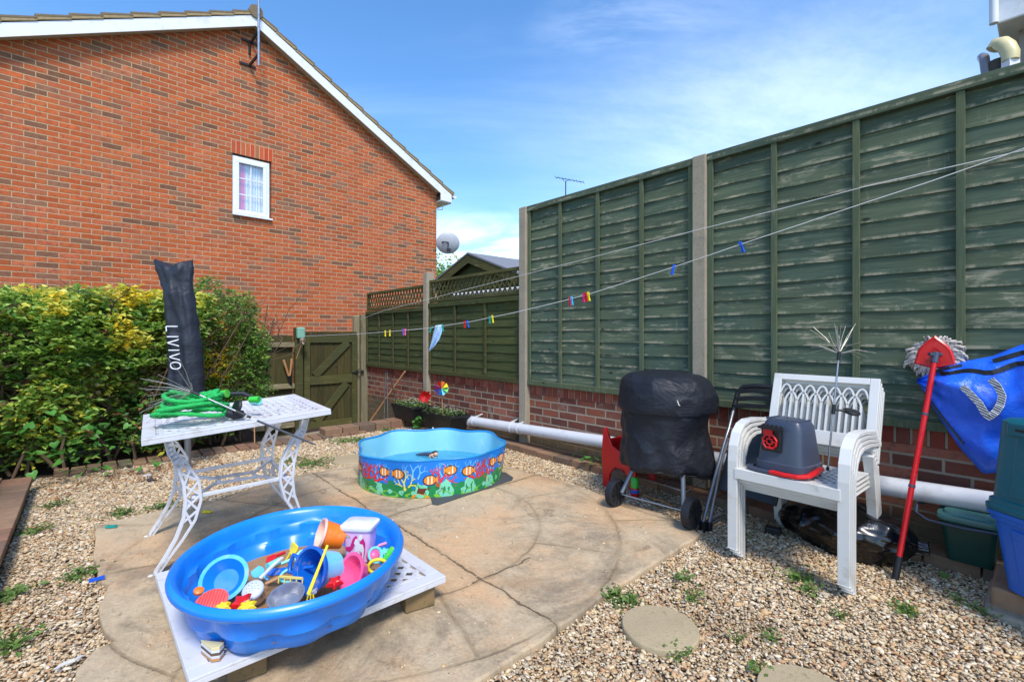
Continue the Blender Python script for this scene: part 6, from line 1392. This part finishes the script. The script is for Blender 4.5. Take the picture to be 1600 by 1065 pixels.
# ------------------------------------------------------------------ leaves and shrubs
def leafquad(b, p, r, w, rd, up=.4, dirv=None):
    a = rd.random() * 6.283; t = rd.uniform(-.5, 1.1)
    d = Vector((math.cos(a) * math.cos(t), math.sin(a) * math.cos(t), math.sin(t) * .7)) if dirv is None else (dirv + Vector((rd.gauss(0, .5), rd.gauss(0, .5), rd.gauss(0, .4)))).normalized()
    n = Vector((rd.gauss(0, .5), rd.gauss(0, .5) - .2, 1)).normalized(); s_ = d.cross(n).normalized(); n = s_.cross(d)
    m1_ = p + d * r * .45; e = p + d * r - n * r * .12; o = len(b.v)
    b.v += [p, m1_ + s_ * w + n * w * .35, e, m1_ - s_ * w + n * w * .35, m1_ - n * w * .1]
    b.f += [(o, o + 1, o + 4), (o + 1, o + 2, o + 4), (o + 2, o + 3, o + 4), (o + 3, o, o + 4)]; b.m += [b.cur] * 4
def stems(b, base, tip, r, rd, dep=2):
    pts = [base]; n = 5
    for k in range(1, n + 1): q = base.lerp(tip, k / n) + Vector((rd.gauss(0, .03), rd.gauss(0, .03), 0)) * (1 if k < n else 0); pts.append(q)
    b.tube(pts, [r * (1 - .6 * k / n) for k in range(n + 1)], 6)
    if dep > 0:
        for k in range(3): i = rd.randint(2, n); q = pts[i]; t = q + Vector((rd.gauss(0, .16), rd.gauss(0, .16), rd.uniform(.08, .3))); stems(b, q, t, r * .5, rd, dep - 1)
def shrub(name, label, cat, base, inside, n, mats, pick, size, seed, nst, group=None, bounds=None, stemtip=None, dens=None):
    rd = random.Random(seed); root = thing(name, label, cat, base, group=group); b = MB(); (x0, x1), (y0, y1), (z0, z1) = bounds; cnt = 0; tries = 0
    while cnt < n and tries < n * 60:
        tries += 1; p = Vector((rd.uniform(x0, x1), rd.uniform(y0, y1), rd.uniform(z0, z1))); q = inside(p)
        if q <= 0: continue
        keep = dens(p, q) if dens else 1
        if rd.random() > keep: continue
        m_ = rd.randint(3, 5) # whorl
        k0 = pick(p, rd); b.cur = k0; s_ = size * rd.uniform(.7, 1.3); rest = p
        W3 = base + Vector((0, 0, 0)); P3 = FWv(p)
        for _ in range(m_): leafquad(b, P3 + Vector((rd.gauss(0, .012), rd.gauss(0, .012), rd.gauss(0, .010))), s_ * rd.uniform(.75, 1.15), s_ * rd.uniform(.2, .3), rd)
        cnt += 1
    b.build('foliage', mats, root, world=True)
    b = MB()
    for k in range(nst): p0_, p1_ = stemtip(rd); stems(b, FWv(p0_), FWv(p1_), rd.uniform(.009, .018), rd)
    b.build('stems', M['bark'], root, world=True, smooth=60); return root
FWv = lambda p: FW(p.x, p.y, p.z)
LM_ = [M['leaf'], M['leafdark'], M['leafyel'], M['leafgold'], M['ivy'], M['dead']]
def n3(p, k, s_=0): return mn.noise(Vector((p.x * k + s_, p.y * k, p.z * k)))
# big hedge in fence coordinates: x=s, y=n
def hz(p): return 1.60 + .10 * n3(Vector((p.x, p.y, 0)), 1.4) + .07 * n3(Vector((p.x, p.y, 3)), 4)
def hedge_in(p):
    top = hz(p); front = 3.84 + .22 * n3(p, 1.6, 4) + .12 * n3(p, 4, 9) + .10 * max(0, .75 - p.z) ; 
    front += .9 * max(0, p.z - 1.15) ** 1.6 - (.12 if p.z > .9 else 0)
    d = min(p.x - front, 4.95 - p.x, top - p.z, p.y - 2.55 - .15 * n3(p, 2.2)); return d
def hedge_dens(p, d):
    t = hz(p) - p.z; surf = d < .16
    if t < .40: return 1.0 if d < .26 else .25
    hole = n3(p, 2.3, 13) + .15 * math.sin(p.y * 3)
    low = 1.0 if p.z > .95 else (.95 if p.z > .35 else .9)
    return (low if hole < .15 else .12) if surf else .16
def hedge_pick(p, rd):
    g_ = n3(p, 1.3, 21) + .3 * n3(p, 4, 2)
    if p.z > 1.05 and abs(p.y - 2.95) < .35 and g_ > -.12: return 2 if rd.random() < .75 else 3
    if p.z > 1.05 and 3.6 < p.y < 4.15 and g_ > -.05: return 2 if rd.random() < .6 else 3
    if p.z > 1.3 and rd.random() < .28: return 2
    if p.z > .9: return 0 if rd.random() < .8 else 1
    if rd.random() < .05: return 5
    return (1 if rd.random() < .55 else 0) if g_ < .1 else (0 if rd.random() < .7 else 2)
hd = shrub('hedge', 'wide leggy green and yellow variegated hedge in front of the brick house', 'hedge', FW(4.2, 4, 0), hedge_in, 16500, LM_, hedge_pick, .064, 3, 46, None, ((3.3, 4.95), (2.5, 5.3), (.08, 1.8)), lambda rd: (lambda n: (Vector((rd.uniform(3.8, 4.4), n, 0)), Vector((rd.uniform(3.75, 4.4), n + rd.gauss(0, .3), rd.uniform(.9, 1.35)))))(rd.uniform(2.7, 5.0)), hedge_dens)
# golden bush behind the parasol
def ell(c, r, amp, k=3.0, s_=0):
    def f(p): q = Vector(((p.x - c[0]) / r[0], (p.y - c[1]) / r[1], (p.z - c[2]) / r[2])); return 1 + amp * n3(p, k, s_) + amp * .6 * n3(p, k * 2.3, s_) - q.length
    return f
gb = ell((4.35, 2.46, .95), (.28, .26, .52), .35)
shrub('golden_shrub', 'narrow golden-yellow shrub just right of the covered parasol', 'shrub', FW(4.35, 2.45, 0), gb, 900, LM_, lambda p, rd: 3 if rd.random() < .7 else 2, .042, 5, 5, None, ((3.9, 4.8), (2.0, 2.9), (.3, 1.5)), lambda rd: (Vector((4.35 + rd.gauss(0, .05), 2.46, 0)), Vector((4.35 + rd.gauss(0, .15), 2.46 + rd.gauss(0, .15), 1.2))), lambda p, q: 1 if q < .35 else .1)
# green shrub to the right
gr = ell((4.45, 2.36, .90), (.50, .50, .84), .32, 2.6, 5)
shrub('green_shrub', 'airy mid-green shrub growing between the golden bush and the board fence', 'shrub', FW(4.55, 2.2, 0), gr, 6500, [M['leaf'], M['leafdark'], M['weed']], lambda p, rd: (1 if rd.random() < .35 else (0 if rd.random() < .6 else 2)), .040, 8, 18, None, ((3.8, 5.3), (1.4, 3.0), (.1, 2.0)), lambda rd: (Vector((4.5 + rd.gauss(0, .12), 2.25 + rd.gauss(0, .12), 0)), Vector((4.5 + rd.gauss(0, .3), 2.2 + rd.gauss(0, .3), rd.uniform(.9, 1.6)))), lambda p, q: 1 if q < .38 else .12)
# small shrub spilling over the planter wall
gs_ = ell((2.95, 4.25, .28), (.35, .28, .30), .3, 4, 8)
shrub('young_shrub', 'small bright green shrub spilling over the low wall at the left edge', 'shrub', FW(2.95, 4.25, 0), gs_, 420, [M['leaf'], M['weed'], M['leafyel']], lambda p, rd: rd.randint(0, 2), .05, 12, 5, None, ((2.5, 3.4), (3.85, 4.7), (.1, .7)), lambda rd: (Vector((2.95, 4.25, .05)), Vector((2.95 + rd.gauss(0, .15), 4.2, .5))), lambda p, q: 1)
# bindweed at hedge foot
b = MB(); rd = random.Random(2); 
def heart(b, c, r, rd, tilt_=.8):
    a = rd.random() * 6.283; M_ = Matrix.Translation(c) @ Matrix.Rotation(a, 4, 'Z') @ Matrix.Rotation(rd.uniform(-tilt_, tilt_), 4, 'X') @ Matrix.Rotation(rd.uniform(-.5, .5), 4, 'Y')
    pts = [(0, -.15), (.35, -.42), (.62, -.2), (.6, .2), (.3, .65), (0, 1.1), (-.3, .65), (-.6, .2), (-.62, -.2), (-.35, -.42)]; o = len(b.v)
    b.v += [M_ @ Vector((0, .15 * r, -.06 * r))] + [M_ @ Vector((x * r, y * r, .10 * r * abs(x))) for x, y in pts]; b.f += [(o, o + 1 + i, o + 1 + (i + 1) % 10) for i in range(10)]; b.m += [b.cur] * 10
for i in range(150):
    s_, n_ = rd.uniform(3.35, 3.75), rd.choice([rd.uniform(2.9, 4.6), rd.uniform(3.0, 3.9)]); heart(b, FW(s_, n_, rd.uniform(.03, .60)), rd.uniform(.03, .055), rd)
tag(b.build('bindweed', M['ivy'], world=True), 'heart-leaved bindweed climbing at the foot of the variegated hedge', 'weed', kind='stuff')
# distant tree by the house corner
cT = at(686, 430, 16.5); b = MB(); rd = random.Random(9)
tr = thing('distant_tree', 'small light green tree glimpsed beside the brick house corner', 'tree', Vector((cT.x, cT.y, -.3)))
for i in range(2600):
    q = Vector((rd.gauss(0, .6), rd.gauss(0, .6), rd.gauss(0, .42))); 
    if q.length > 1.7: continue
    leafquad(b, Vector((cT.x - .1, cT.y, cT.z - .25)) + q, rd.uniform(.10, .17), .045, rd)
b.build('crown', M['leaf'], tr, world=True); b = MB(); b.tube([Vector((cT.x, cT.y, -.3)), Vector((cT.x, cT.y, cT.z - .9))], [.09, .05], 8)
for k in range(7): b.tube([Vector((cT.x, cT.y, cT.z - 1.6)), Vector((cT.x + rd.gauss(0, .5), cT.y + rd.gauss(0, .5), cT.z - .7))], [.03, .012], 6)
b.build('trunk', M['bark'], tr, world=True)
# ------------------------------------------------------------------ weeds
def weedclump(px, py, label, n=14, r=.09, sz=.022, mat='weed', z=.012, h=.03, group='weeds growing in the gravel'):
    c = G(px, py, z); b = MB(); rd = random.Random(int(px * 7 + py))
    for i in range(n):
        p = c + Vector((rd.gauss(0, r * .5), rd.gauss(0, r * .5), rd.uniform(.0, h)))
        leafquad(b, p, sz * rd.uniform(.7, 1.4), sz * rd.uniform(.25, .42), rd); b.tube([c, p], .0012, 3)
    return tag(b.build('weed', M[mat], world=True), label, 'weed', group)
wd = [(487, 725, 'grassy weed patch left of the far round stepping stone', 90, .22, .026), (540, 690, 'weed tuft by the lower pavers behind the paddling pool', 60, .16, .03), (565, 688, 'weed tuft touching the left rim of the paddling pool', 50, .12, .03), (600, 672, 'leafy weed growing in front of the upper paver course', 40, .14, .028),
 (1070, 905, 'weed rosette in gravel right of the patio corner', 26, .06, .022), (1085, 935, 'weed rosette just above the round stepping stone', 24, .06, .02), (960, 932, 'weed spreading over the patio edge', 44, .07, .024), (985, 940, 'larger leafed weed beside the patio edge near the stepping stone', 34, .05, .024), (1060, 1022, 'weed at the front edge of the round stepping stone', 30, .05, .02),
 (1250, 905, 'weed clump in gravel in front of the white chairs', 50, .08, .024), (1262, 925, 'low weed just below the chair-front clump', 24, .05, .022), (1150, 855, 'weed at the foot of the left front chair leg', 22, .04, .026), (1160, 838, 'weed behind the left front chair leg', 20, .04, .024), (1418, 958, 'weed clump near the foot of the mop', 34, .05, .022), (1497, 938, 'weed by the brick step', 16, .04, .02), (1310, 962, 'tiny weed in open gravel below the chairs', 12, .03, .018), (1205, 1000, 'small weed in gravel between the two round stones', 18, .05, .02), (1190, 1052, 'weed left of the nearest round stone', 22, .05, .022), (1540, 960, 'small weed at the far right by the step', 14, .04, .02), (1150, 1000, 'tiny weed right of the round stepping stone', 12, .03, .016),
 (190, 803, 'weed at the far left corner of the patio', 40, .09, .026), (250, 793, 'weed behind the table legs on the patio edge', 40, .10, .024), (135, 895, 'weed left of the blue clothes peg', 34, .07, .026), (50, 832, 'dark weed beside the low left wall', 40, .10, .026), (85, 790, 'weed in gravel near the hedge end of the low wall', 34, .10, .024), (18, 930, 'leafy weed by the low wall at the photo edge', 40, .07, .03), (15, 1010, 'creeping weed at the bottom left edge', 50, .09, .03), (115, 905, 'small weed midway along the left gravel strip', 24, .05, .022), (70, 688, 'bindweed sprawl over gravel by the hedge foot', 30, .12, .04), (130, 735, 'green weed near the big pebbles', 24, .1, .02), (450, 720, 'low weed patch behind the table', 40, .14, .024), (870, 705, 'small weed in gravel below the paver kerb', 20, .06, .02)]
for px, py, lb, n, r, sz in wd: weedclump(px, py, lb, int(n * 1.3), r, sz)
b = MB(); rd = random.Random(31)
for i in range(13): heart(b, FW(.92 + rd.gauss(0, .10), .24 + rd.gauss(0, .05), .09 + rd.uniform(0, .06)), rd.uniform(.03, .05), rd, .5)
tag(b.build('creeper', M['ivy'], world=True), 'bright heart-shaped leaves on the kerb left of the red child chair', 'weed')
b = MB()
for i in range(10): heart(b, G(1472, 902, .01) + Vector((rd.gauss(0, .004), rd.gauss(0, .004), .012)), .035, rd, .2) if i < 1 else None
tag(b.build('fallen_leaf', M['weed'], world=True), 'single green leaf lying on the gravel near the food caddy', 'leaf')
b = MB(); rd = random.Random(77)
for i in range(520):
    s_, n_ = rd.uniform(3.0, 3.6), rd.uniform(2.5, 3.7)
    if rd.random() > (s_ - 2.8): continue
    p = FW(s_, n_, .02 + rd.uniform(0, .015)); b.cur = 0; leafquad(b, p, rd.uniform(.02, .045), rd.uniform(.006, .013), rd)
for i in range(60): p = FW(rd.uniform(-.6, 3), rd.choice([rd.uniform(.3, .6), rd.uniform(3.5, 3.7)]), .02); leafquad(b, p, .025, .007, rd)
tag(b.build('dead_leaves', M['dead'], world=True), 'dry brown fallen leaves on the gravel below the hedge', 'leaf litter', kind='stuff')
for i, (px, py, r, c, lb) in enumerate(((222, 738, .055, L(190, 160, 130), 'smooth pale stone under the hedge'), (230, 745, .035, L(178, 174, 168), 'small grey stone beside the pale one'), (237, 751, .032, L(50, 50, 54), 'black pebble in front of the pale stones'), (145, 715, .06, L(170, 140, 110), 'tan stone at the hedge foot near the wall end'))):
    b = MB(); q = G(px, py, .01); b.ball(q + Vector((0, 0, r * .3)), r, 16, 10, .55); tag(b.build('stone', plain('stone_%s' % 'abcd'[i], c, .8, var=.2), world=True, smooth=180), lb, 'stone')
# ------------------------------------------------------------------ stepping stones
def stepping(px, py, rx, label, z=.03):
    c = G(px, py, z); b = MB(); b.lathe([(rx * .3, -.04), (rx * .98, -.04), (rx, -.01), (rx * .985, -.002), (rx * .97, 0), (rx * .5, .001), (0, .001)], c, 48, rf=lambda a, z_: 1 + .012 * mn.noise(Vector((math.cos(a) * 3, math.sin(a) * 3, px))))
    tag(b.build('stepping_stone', M['slab'], world=True, smooth=35), label, 'stepping stone', 'round stepping stones in the gravel')
stepping(1031, 977, .150, 'round tan stepping stone beside the right edge of the patio', .035); stepping(1262, 1085, .150, 'round stepping stone cut off by the bottom edge of the photo', .03); stepping(548, 716, .17, 'round stepping stone in gravel left of the paddling pool')
# ------------------------------------------------------------------ small things on the ground
def peg(b, c, d, mat=None, L_=.075, open_=.10, side=Vector((1, 0, 0))):
    d = d.normalized(); s_ = side
    for sg in (-1, 1): b.strip([c - d * L_ * .32 + s_ * sg * .008, c + s_ * sg * .0055, c + d * L_ * .35 + s_ * sg * .0045, c + d * L_ * .65 + s_ * sg * .009], .011, .005, s_)
    b.tube([c - s_ * .006, c + s_ * .006], .0045, 8)
def gpeg(px, py, ang, m_, lb):
    c = G(px, py, .046); b = MB(); d = Vector((math.cos(ang), math.sin(ang), 0)); peg(b, c, d, L_=.058, side=Vector((-d.y, d.x, 0))); tag(b.build('clothes_peg', M[m_], world=True), lb, 'clothes peg')
M['teal'] = plain('teal_peg_plastic', L(10, 150, 140), .4); M['pegblue'] = plain('blue_peg_plastic', L(30, 96, 214), .35)
gpeg(171, 822, .2, 'teal', 'teal clothes peg lying on the far left corner of the patio'); gpeg(147, 905, .75, 'pegblue', 'blue clothes peg lying at the left edge of the patio'); gpeg(321, 799, .0, 'yellow', 'yellow clothes peg on the patio under the table')
b = MB(); b.strip([G(85, 1045, .03), G(100, 1036, .03), G(116, 1031, .035), G(128, 1023, .03)], [.006, .02, .014, .018], .003, (0, 0, 1)); tag(b.build('plastic_spoon', M['white'], world=True), 'white plastic scrap on the gravel at the lower left', 'plastic scrap')
b = MB(); b.tube([onfence(633, 580, .06), onfence(577, 660, .30)], .014, 8); tag(b.build('garden_stake', M['wood'], world=True, smooth=60), 'brown wooden stake leaning diagonally on the brick wall', 'stake')
b = MB()
for a_, c_2 in (((603, 580), (600, 655)), ((605, 580), (606, 657)), ((608, 581), (620, 632))): b.tube([onfence(*a_, .10), onfence(*c_2, .28 if a_[0] < 608 else .2)], .007, 6)
b.tube([onfence(600, 580, .10), onfence(611, 581, .10)], .008, 6); tag(b.build('plant_support', M['black'], world=True), 'thin black metal plant support leaning on the brick wall', 'plant support')
# bamboo cane by the board fence
b = MB(); b.tube([at(398, 700, 5.3), at(396, 560, 5.5)], .007, 6); tag(b.build('bamboo_cane', M['wood'], world=True), 'thin cane standing upright behind the white table', 'cane')
# ------------------------------------------------------------------ planters
def trough(s0, s1, n0, n1, z0, h, lb, extra, seed):
    root = thing('planter', lb, 'planter', FW((s0 + s1) / 2, (n0 + n1) / 2, z0)); b = MB(); cs_, cn = (s0 + s1) / 2, (n0 + n1) / 2; ls, ln = (s1 - s0) / 2, (n1 - n0) / 2
    def ring(k, z, kk=None): kk = kk or k; return [FW(cs_ + a * ls * k, cn + c * ln * kk, z) for a, c in ((-1, -1), (1, -1), (1, 1), (-1, 1))]
    b.loft([ring(.82, z0, .78), ring(.97, z0 + h - .03, .95), ring(1.0, z0 + h - .03), ring(1.0, z0 + h), ring(.94, z0 + h, .90), ring(.92, z0 + h - .04, .88)]); b.build('trough', M['black'], root, world=True, bevel=.005)
    rd = random.Random(seed); b = MB()
    for i in range(420): p = FW(cs_ + rd.uniform(-.95, .95) * ls, cn + rd.uniform(-.9, .95) * ln, z0 + h - .02 + rd.uniform(0, .07)); leafquad(b, p, rd.uniform(.018, .035), rd.uniform(.004, .009), rd)
    b.build('foliage', M['weed'], root, world=True); b = MB()
    for i in range(46):
        p = FW(cs_ + rd.uniform(-.95, .9) * ls, cn + rd.uniform(-.8, .9) * ln, z0 + h + rd.uniform(.03, .075)); a = rd.random() * 6
        for k in range(5): q = Vector((math.cos(a + k * 1.257), math.sin(a + k * 1.257), .3)) * .009; r_ = Vector((-q.y, q.x, 0)) * .5; b.add([p, p + q - r_, p + q * 1.3, p + q + r_], [(0, 1, 2, 3)])
    b.build('white_flowers', M['petalwhite'], root, world=True); return root
trough(3.42, 3.98, .20, .50, .11, .19, 'black trough planter with white flowers nearest the garden corner', 0, 1)
trough(2.72, 3.36, .14, .42, .07, .20, 'black trough planter with white flowers next to the pipe elbow', 0, 2)
pf = thing('artificial_flower', 'big dark red flower standing in the corner planter', 'flower', onfence(663, 640, .3)); c = onfence(664, 619, .30); rd = random.Random(6)
b = MB()
for k in range(9):
    a = k * .7 + .2; r = .10 * rd.uniform(.75, 1.1); d = Vector((math.cos(a), -.35, math.sin(a) * .8)).normalized(); s_ = d.cross(Vector((0, -1, 0))).normalized() * r * .33
    b.add([c, c + d * r * .5 + s_, c + d * r, c + d * r * .5 - s_], [(0, 1, 2), (0, 2, 3)])
b.build('petals', M['petalred'], pf, world=True); b = MB(); b.tube([c, Vector((c.x, c.y, .28))], .004, 6); b.build('stem', M['weed'], pf, world=True); b = MB()
for k in range(12): heart(b, c + Vector((rd.gauss(0, .06), rd.gauss(0, .04), rd.uniform(-.15, -.06))), .035, rd)
b.build('leaves', M['leafdark'], pf, world=True)
wmil = thing('toy_windmill', 'rainbow toy windmill on a stick in the planter by the pipe', 'windmill', onfence(690, 634, .28)); c = onfence(690, 606, .28)
b = MB(); b.tube([c + Vector((.0, .01, -.02)), Vector((c.x + .01, c.y + .01, .25))], .006, 6); b.build('stick', M['wood'], wmil, world=True)
for k, m_ in enumerate((M['red'], M['orange'], M['yellow'], M['green'], M['turq'], M['midblue'], plain('violet', L(110, 90, 190), .4), M['magenta'])):
    a = k * .785 + 3.9; d = Vector((math.cos(a), 0, -math.sin(a))); d2 = Vector((math.cos(a + .6), 0, -math.sin(a + .6))); b = MB()
    b.add([c + Vector((0, -.012, 0)), c + d * .085 + Vector((0, -.006, 0)), c + d2 * .088 + Vector((0, -.035, 0)), c + d2 * .045 + Vector((0, -.04, 0))], [(0, 1, 2), (0, 2, 3)]); b.build('blade', m_, wmil, world=True)
b = MB(); rd = random.Random(3)
for k in range(26): heart(b, FW(3.3 + rd.gauss(0, .04), .5 + rd.gauss(0, .03), .06 + rd.uniform(0, .14)), rd.uniform(.025, .045), rd)
tag(b.build('creeper', M['ivy'], world=True), 'bright green leafy weed growing between the two black planters', 'weed')
# ------------------------------------------------------------------ things on gate and fence
def ongate(px, py, o):
    r = Vector(((px - CX) / F, 1)); t = (GS - o - (-P0).dot(FD)) / r.dot(FD); return at(px, py, t)
gc = ongate(470, 520, .09); rl = thing('line_reel', 'pale green washing line reel mounted on the gate post', 'line reel', gc)
b = MB(); b.box(gc, (.115, .08, .17), FROT + R(90)); b.build('case', plain('reel_green', L(122, 170, 146), .45), rl, world=True, bevel=.022, bseg=3)
fl = thing('dried_flower', 'dried white flower head hanging by its stem from the line reel', 'dried flower', ongate(473, 533, .18)); c = ongate(473, 533, .18); b = MB(); rd = random.Random(8)
for k in range(70): d = Vector((rd.gauss(0, 1), rd.gauss(0, 1), rd.gauss(0, 1))).normalized() * .06; s_ = d.cross(Vector((0, 0, 1))).normalized() * .009; b.add([c, c + d * .7 + s_, c + d, c + d * .7 - s_], [(0, 1, 2, 3)])
b.build('flower_head', plain('dry_petal', L(206, 188, 168), .9), fl, world=True); b = MB(); b.tube([c, ongate(468, 546, .16), ongate(463, 560, .15)], .004, 5); b.build('stem', M['wood'], fl, world=True)
shr = thing('garden_shears', 'wooden-handled garden shears hung on the board fence', 'shears', ongate(451, 588, .05))
for a_, c_2 in (((443, 562), (451, 587)), ((456, 560), (453, 587))): b = MB(); b.tube([ongate(*a_, .05), ongate(*c_2, .05)], [.019, .014], 10); b.build('handle', M['wood'], shr, world=True, smooth=60)
b = MB(); b.bar(ongate(451, 586, .045), ongate(453, 600, .045), .03, .01); b.bar(ongate(453, 586, .055), ongate(455, 601, .055), .03, .008); b.build('blades', M['black'], shr, world=True)
# ------------------------------------------------------------------ washing lines, pegs, cloth
LAe = ongate(474, 524, .12); LBe = FW(-SP, .065, 2.4); lp = Vector((LAe.x, LAe.y)); lq = Vector((LBe.x, LBe.y))
def online(px, py, A=lp, B=lq):
    r = Vector(((px - CX) / F, 1)); d = B - A; det = -r.x * d.y + r.y * d.x; t = (-A.x * d.y + A.y * d.x) / det; return at(px, py, t)
def interp(c, x):
    for (x0, y0), (x1, y1) in zip(c, c[1:]):
        if x0 <= x <= x1: return y0 + (y1 - y0) * (x - x0) / (x1 - x0)
l1 = [(474, 525), (560, 521.5), (620, 517), (670, 512.5), (740, 501.5), (800, 489), (860, 475), (920, 459.5), (985, 439), (1050, 418), (1100, 401.5), (1155, 382.5), (1250, 351), (1350, 317.5), (1450, 285), (1530, 257), (1600, 232)]
b = MB(); pts = [online(x, y) for x, y in l1] + [LBe]; b.tube(pts, .0028, 6)
wl_ = b.build('washing_line', M['rope'], world=True, smooth=60); tag(wl_, 'lower white washing line carrying the coloured pegs across the garden', 'washing line')
A2 = FW(3 * SP - .05, .14, 1.44); a2 = Vector((A2.x, A2.y)); b2_ = Vector((FW(-SP, .065, 0).x, FW(-SP, .065, 0).y))
l2 = [(566, 493), (600, 485), (657, 470.5), (740, 449), (820, 429), (950, 395.5), (1085, 360.5), (1220, 326.5), (1350, 292), (1480, 262), (1600, 235)]
b = MB(); b.tube([A2] + [online(x, y, a2, b2_) for x, y in l2[1:]] + [FW(-SP, .065, 2.36)], .0026, 6); tag(b.build('washing_line', M['rope'], world=True, smooth=60), 'upper empty white washing line running above the pegged one', 'washing line')
M['purple'] = plain('purple_peg_plastic', L(120, 84, 190), .4)
for px, m_, lb, tl in ((602, 'yellow', 'left one of the two yellow pegs near the gate end of the line', 0), (609, 'yellow', 'right one of the two yellow pegs near the gate end of the line', 0), (629.5, 'purple', 'purple peg touching a pink one beyond the yellow pair', .1), (633, 'pink', 'pink peg touching the purple one on the line', 0), (674, 'teal', 'teal peg holding the left corner of the pale cloth', -.5), (691.5, 'teal', 'teal peg holding the right corner of the pale cloth', .1), (726, 'red', 'red peg beside a blue one, right of the pale cloth', 0), (730.5, 'pegblue', 'blue peg beside the red one, right of the pale cloth', .2), (765, 'teal', 'teal peg paired with a yellow one halfway along the line', 0), (769.5, 'yellow', 'yellow peg paired with a teal one halfway along the line', .1), (890.5, 'red', 'red peg paired with a light blue one before the tall fence', 0), (893.5, 'lightblue', 'light blue peg paired with a red one before the tall fence', .1), (912, 'magenta', 'crimson peg leftmost of the tight trio', 0), (915.5, 'red', 'red peg in the middle of the tight trio', .15), (919.5, 'yellow', 'yellow peg rightmost of the tight trio', .15), (1052.5, 'pegblue', 'blue peg leaning right, left of the big concrete post', -.25), (1158, 'pegblue', 'blue peg tilted left, nearest the camera on the line', .35)):
    py = interp(l1, px); c = online(px, py); b = MB(); d = Vector((tl, 0, -1)); peg(b, c + Vector((0, 0, -.006)), d, side=Vector((.55, -.83, 0)) * .9); tag(b.build('clothes_peg', M[m_], world=True), lb, 'clothes peg', 'clothes pegs on the washing line')
cl_ = [(680, 508.5), (684, 508), (690, 507), (692, 511), (689, 525), (686, 531), (683, 533), (682, 539), (677, 543), (675, 546), (670, 549), (671, 541), (675, 528), (678, 516)]
b = MB(); n_ = 18; vs = []
Lc = [(680, 508.5), (678, 516), (675, 528), (672, 540), (670, 549)]; Rc = [(690, 507), (691, 518), (687, 530), (680, 540), (673, 547)]
for i in range(n_ + 1):
    t = i / n_ * 4; k = min(int(t), 3); f_ = t - k
    a = [Lc[k][j] + (Lc[k + 1][j] - Lc[k][j]) * f_ for j in (0, 1)]; c = [Rc[k][j] + (Rc[k + 1][j] - Rc[k][j]) * f_ for j in (0, 1)]
    for j in range(9): u = j / 8; p = online(a[0] + (c[0] - a[0]) * u, a[1] + (c[1] - a[1]) * u); p.y += .025 * math.sin(u * 9 + i * .15); vs.append(p)
b.add(vs, [(i * 9 + j, i * 9 + j + 1, (i + 1) * 9 + j + 1, (i + 1) * 9 + j) for i in range(n_) for j in range(8)])
clo = b.build('cloth', plain('pale_blue_cloth', L(176, 206, 236), .85, var=.05), world=True, smooth=180); tag(clo, 'pale blue cloth pegged by its corners to the washing line', 'cloth'); so_ = clo.modifiers.new('s', 'SOLIDIFY'); so_.thickness = .003
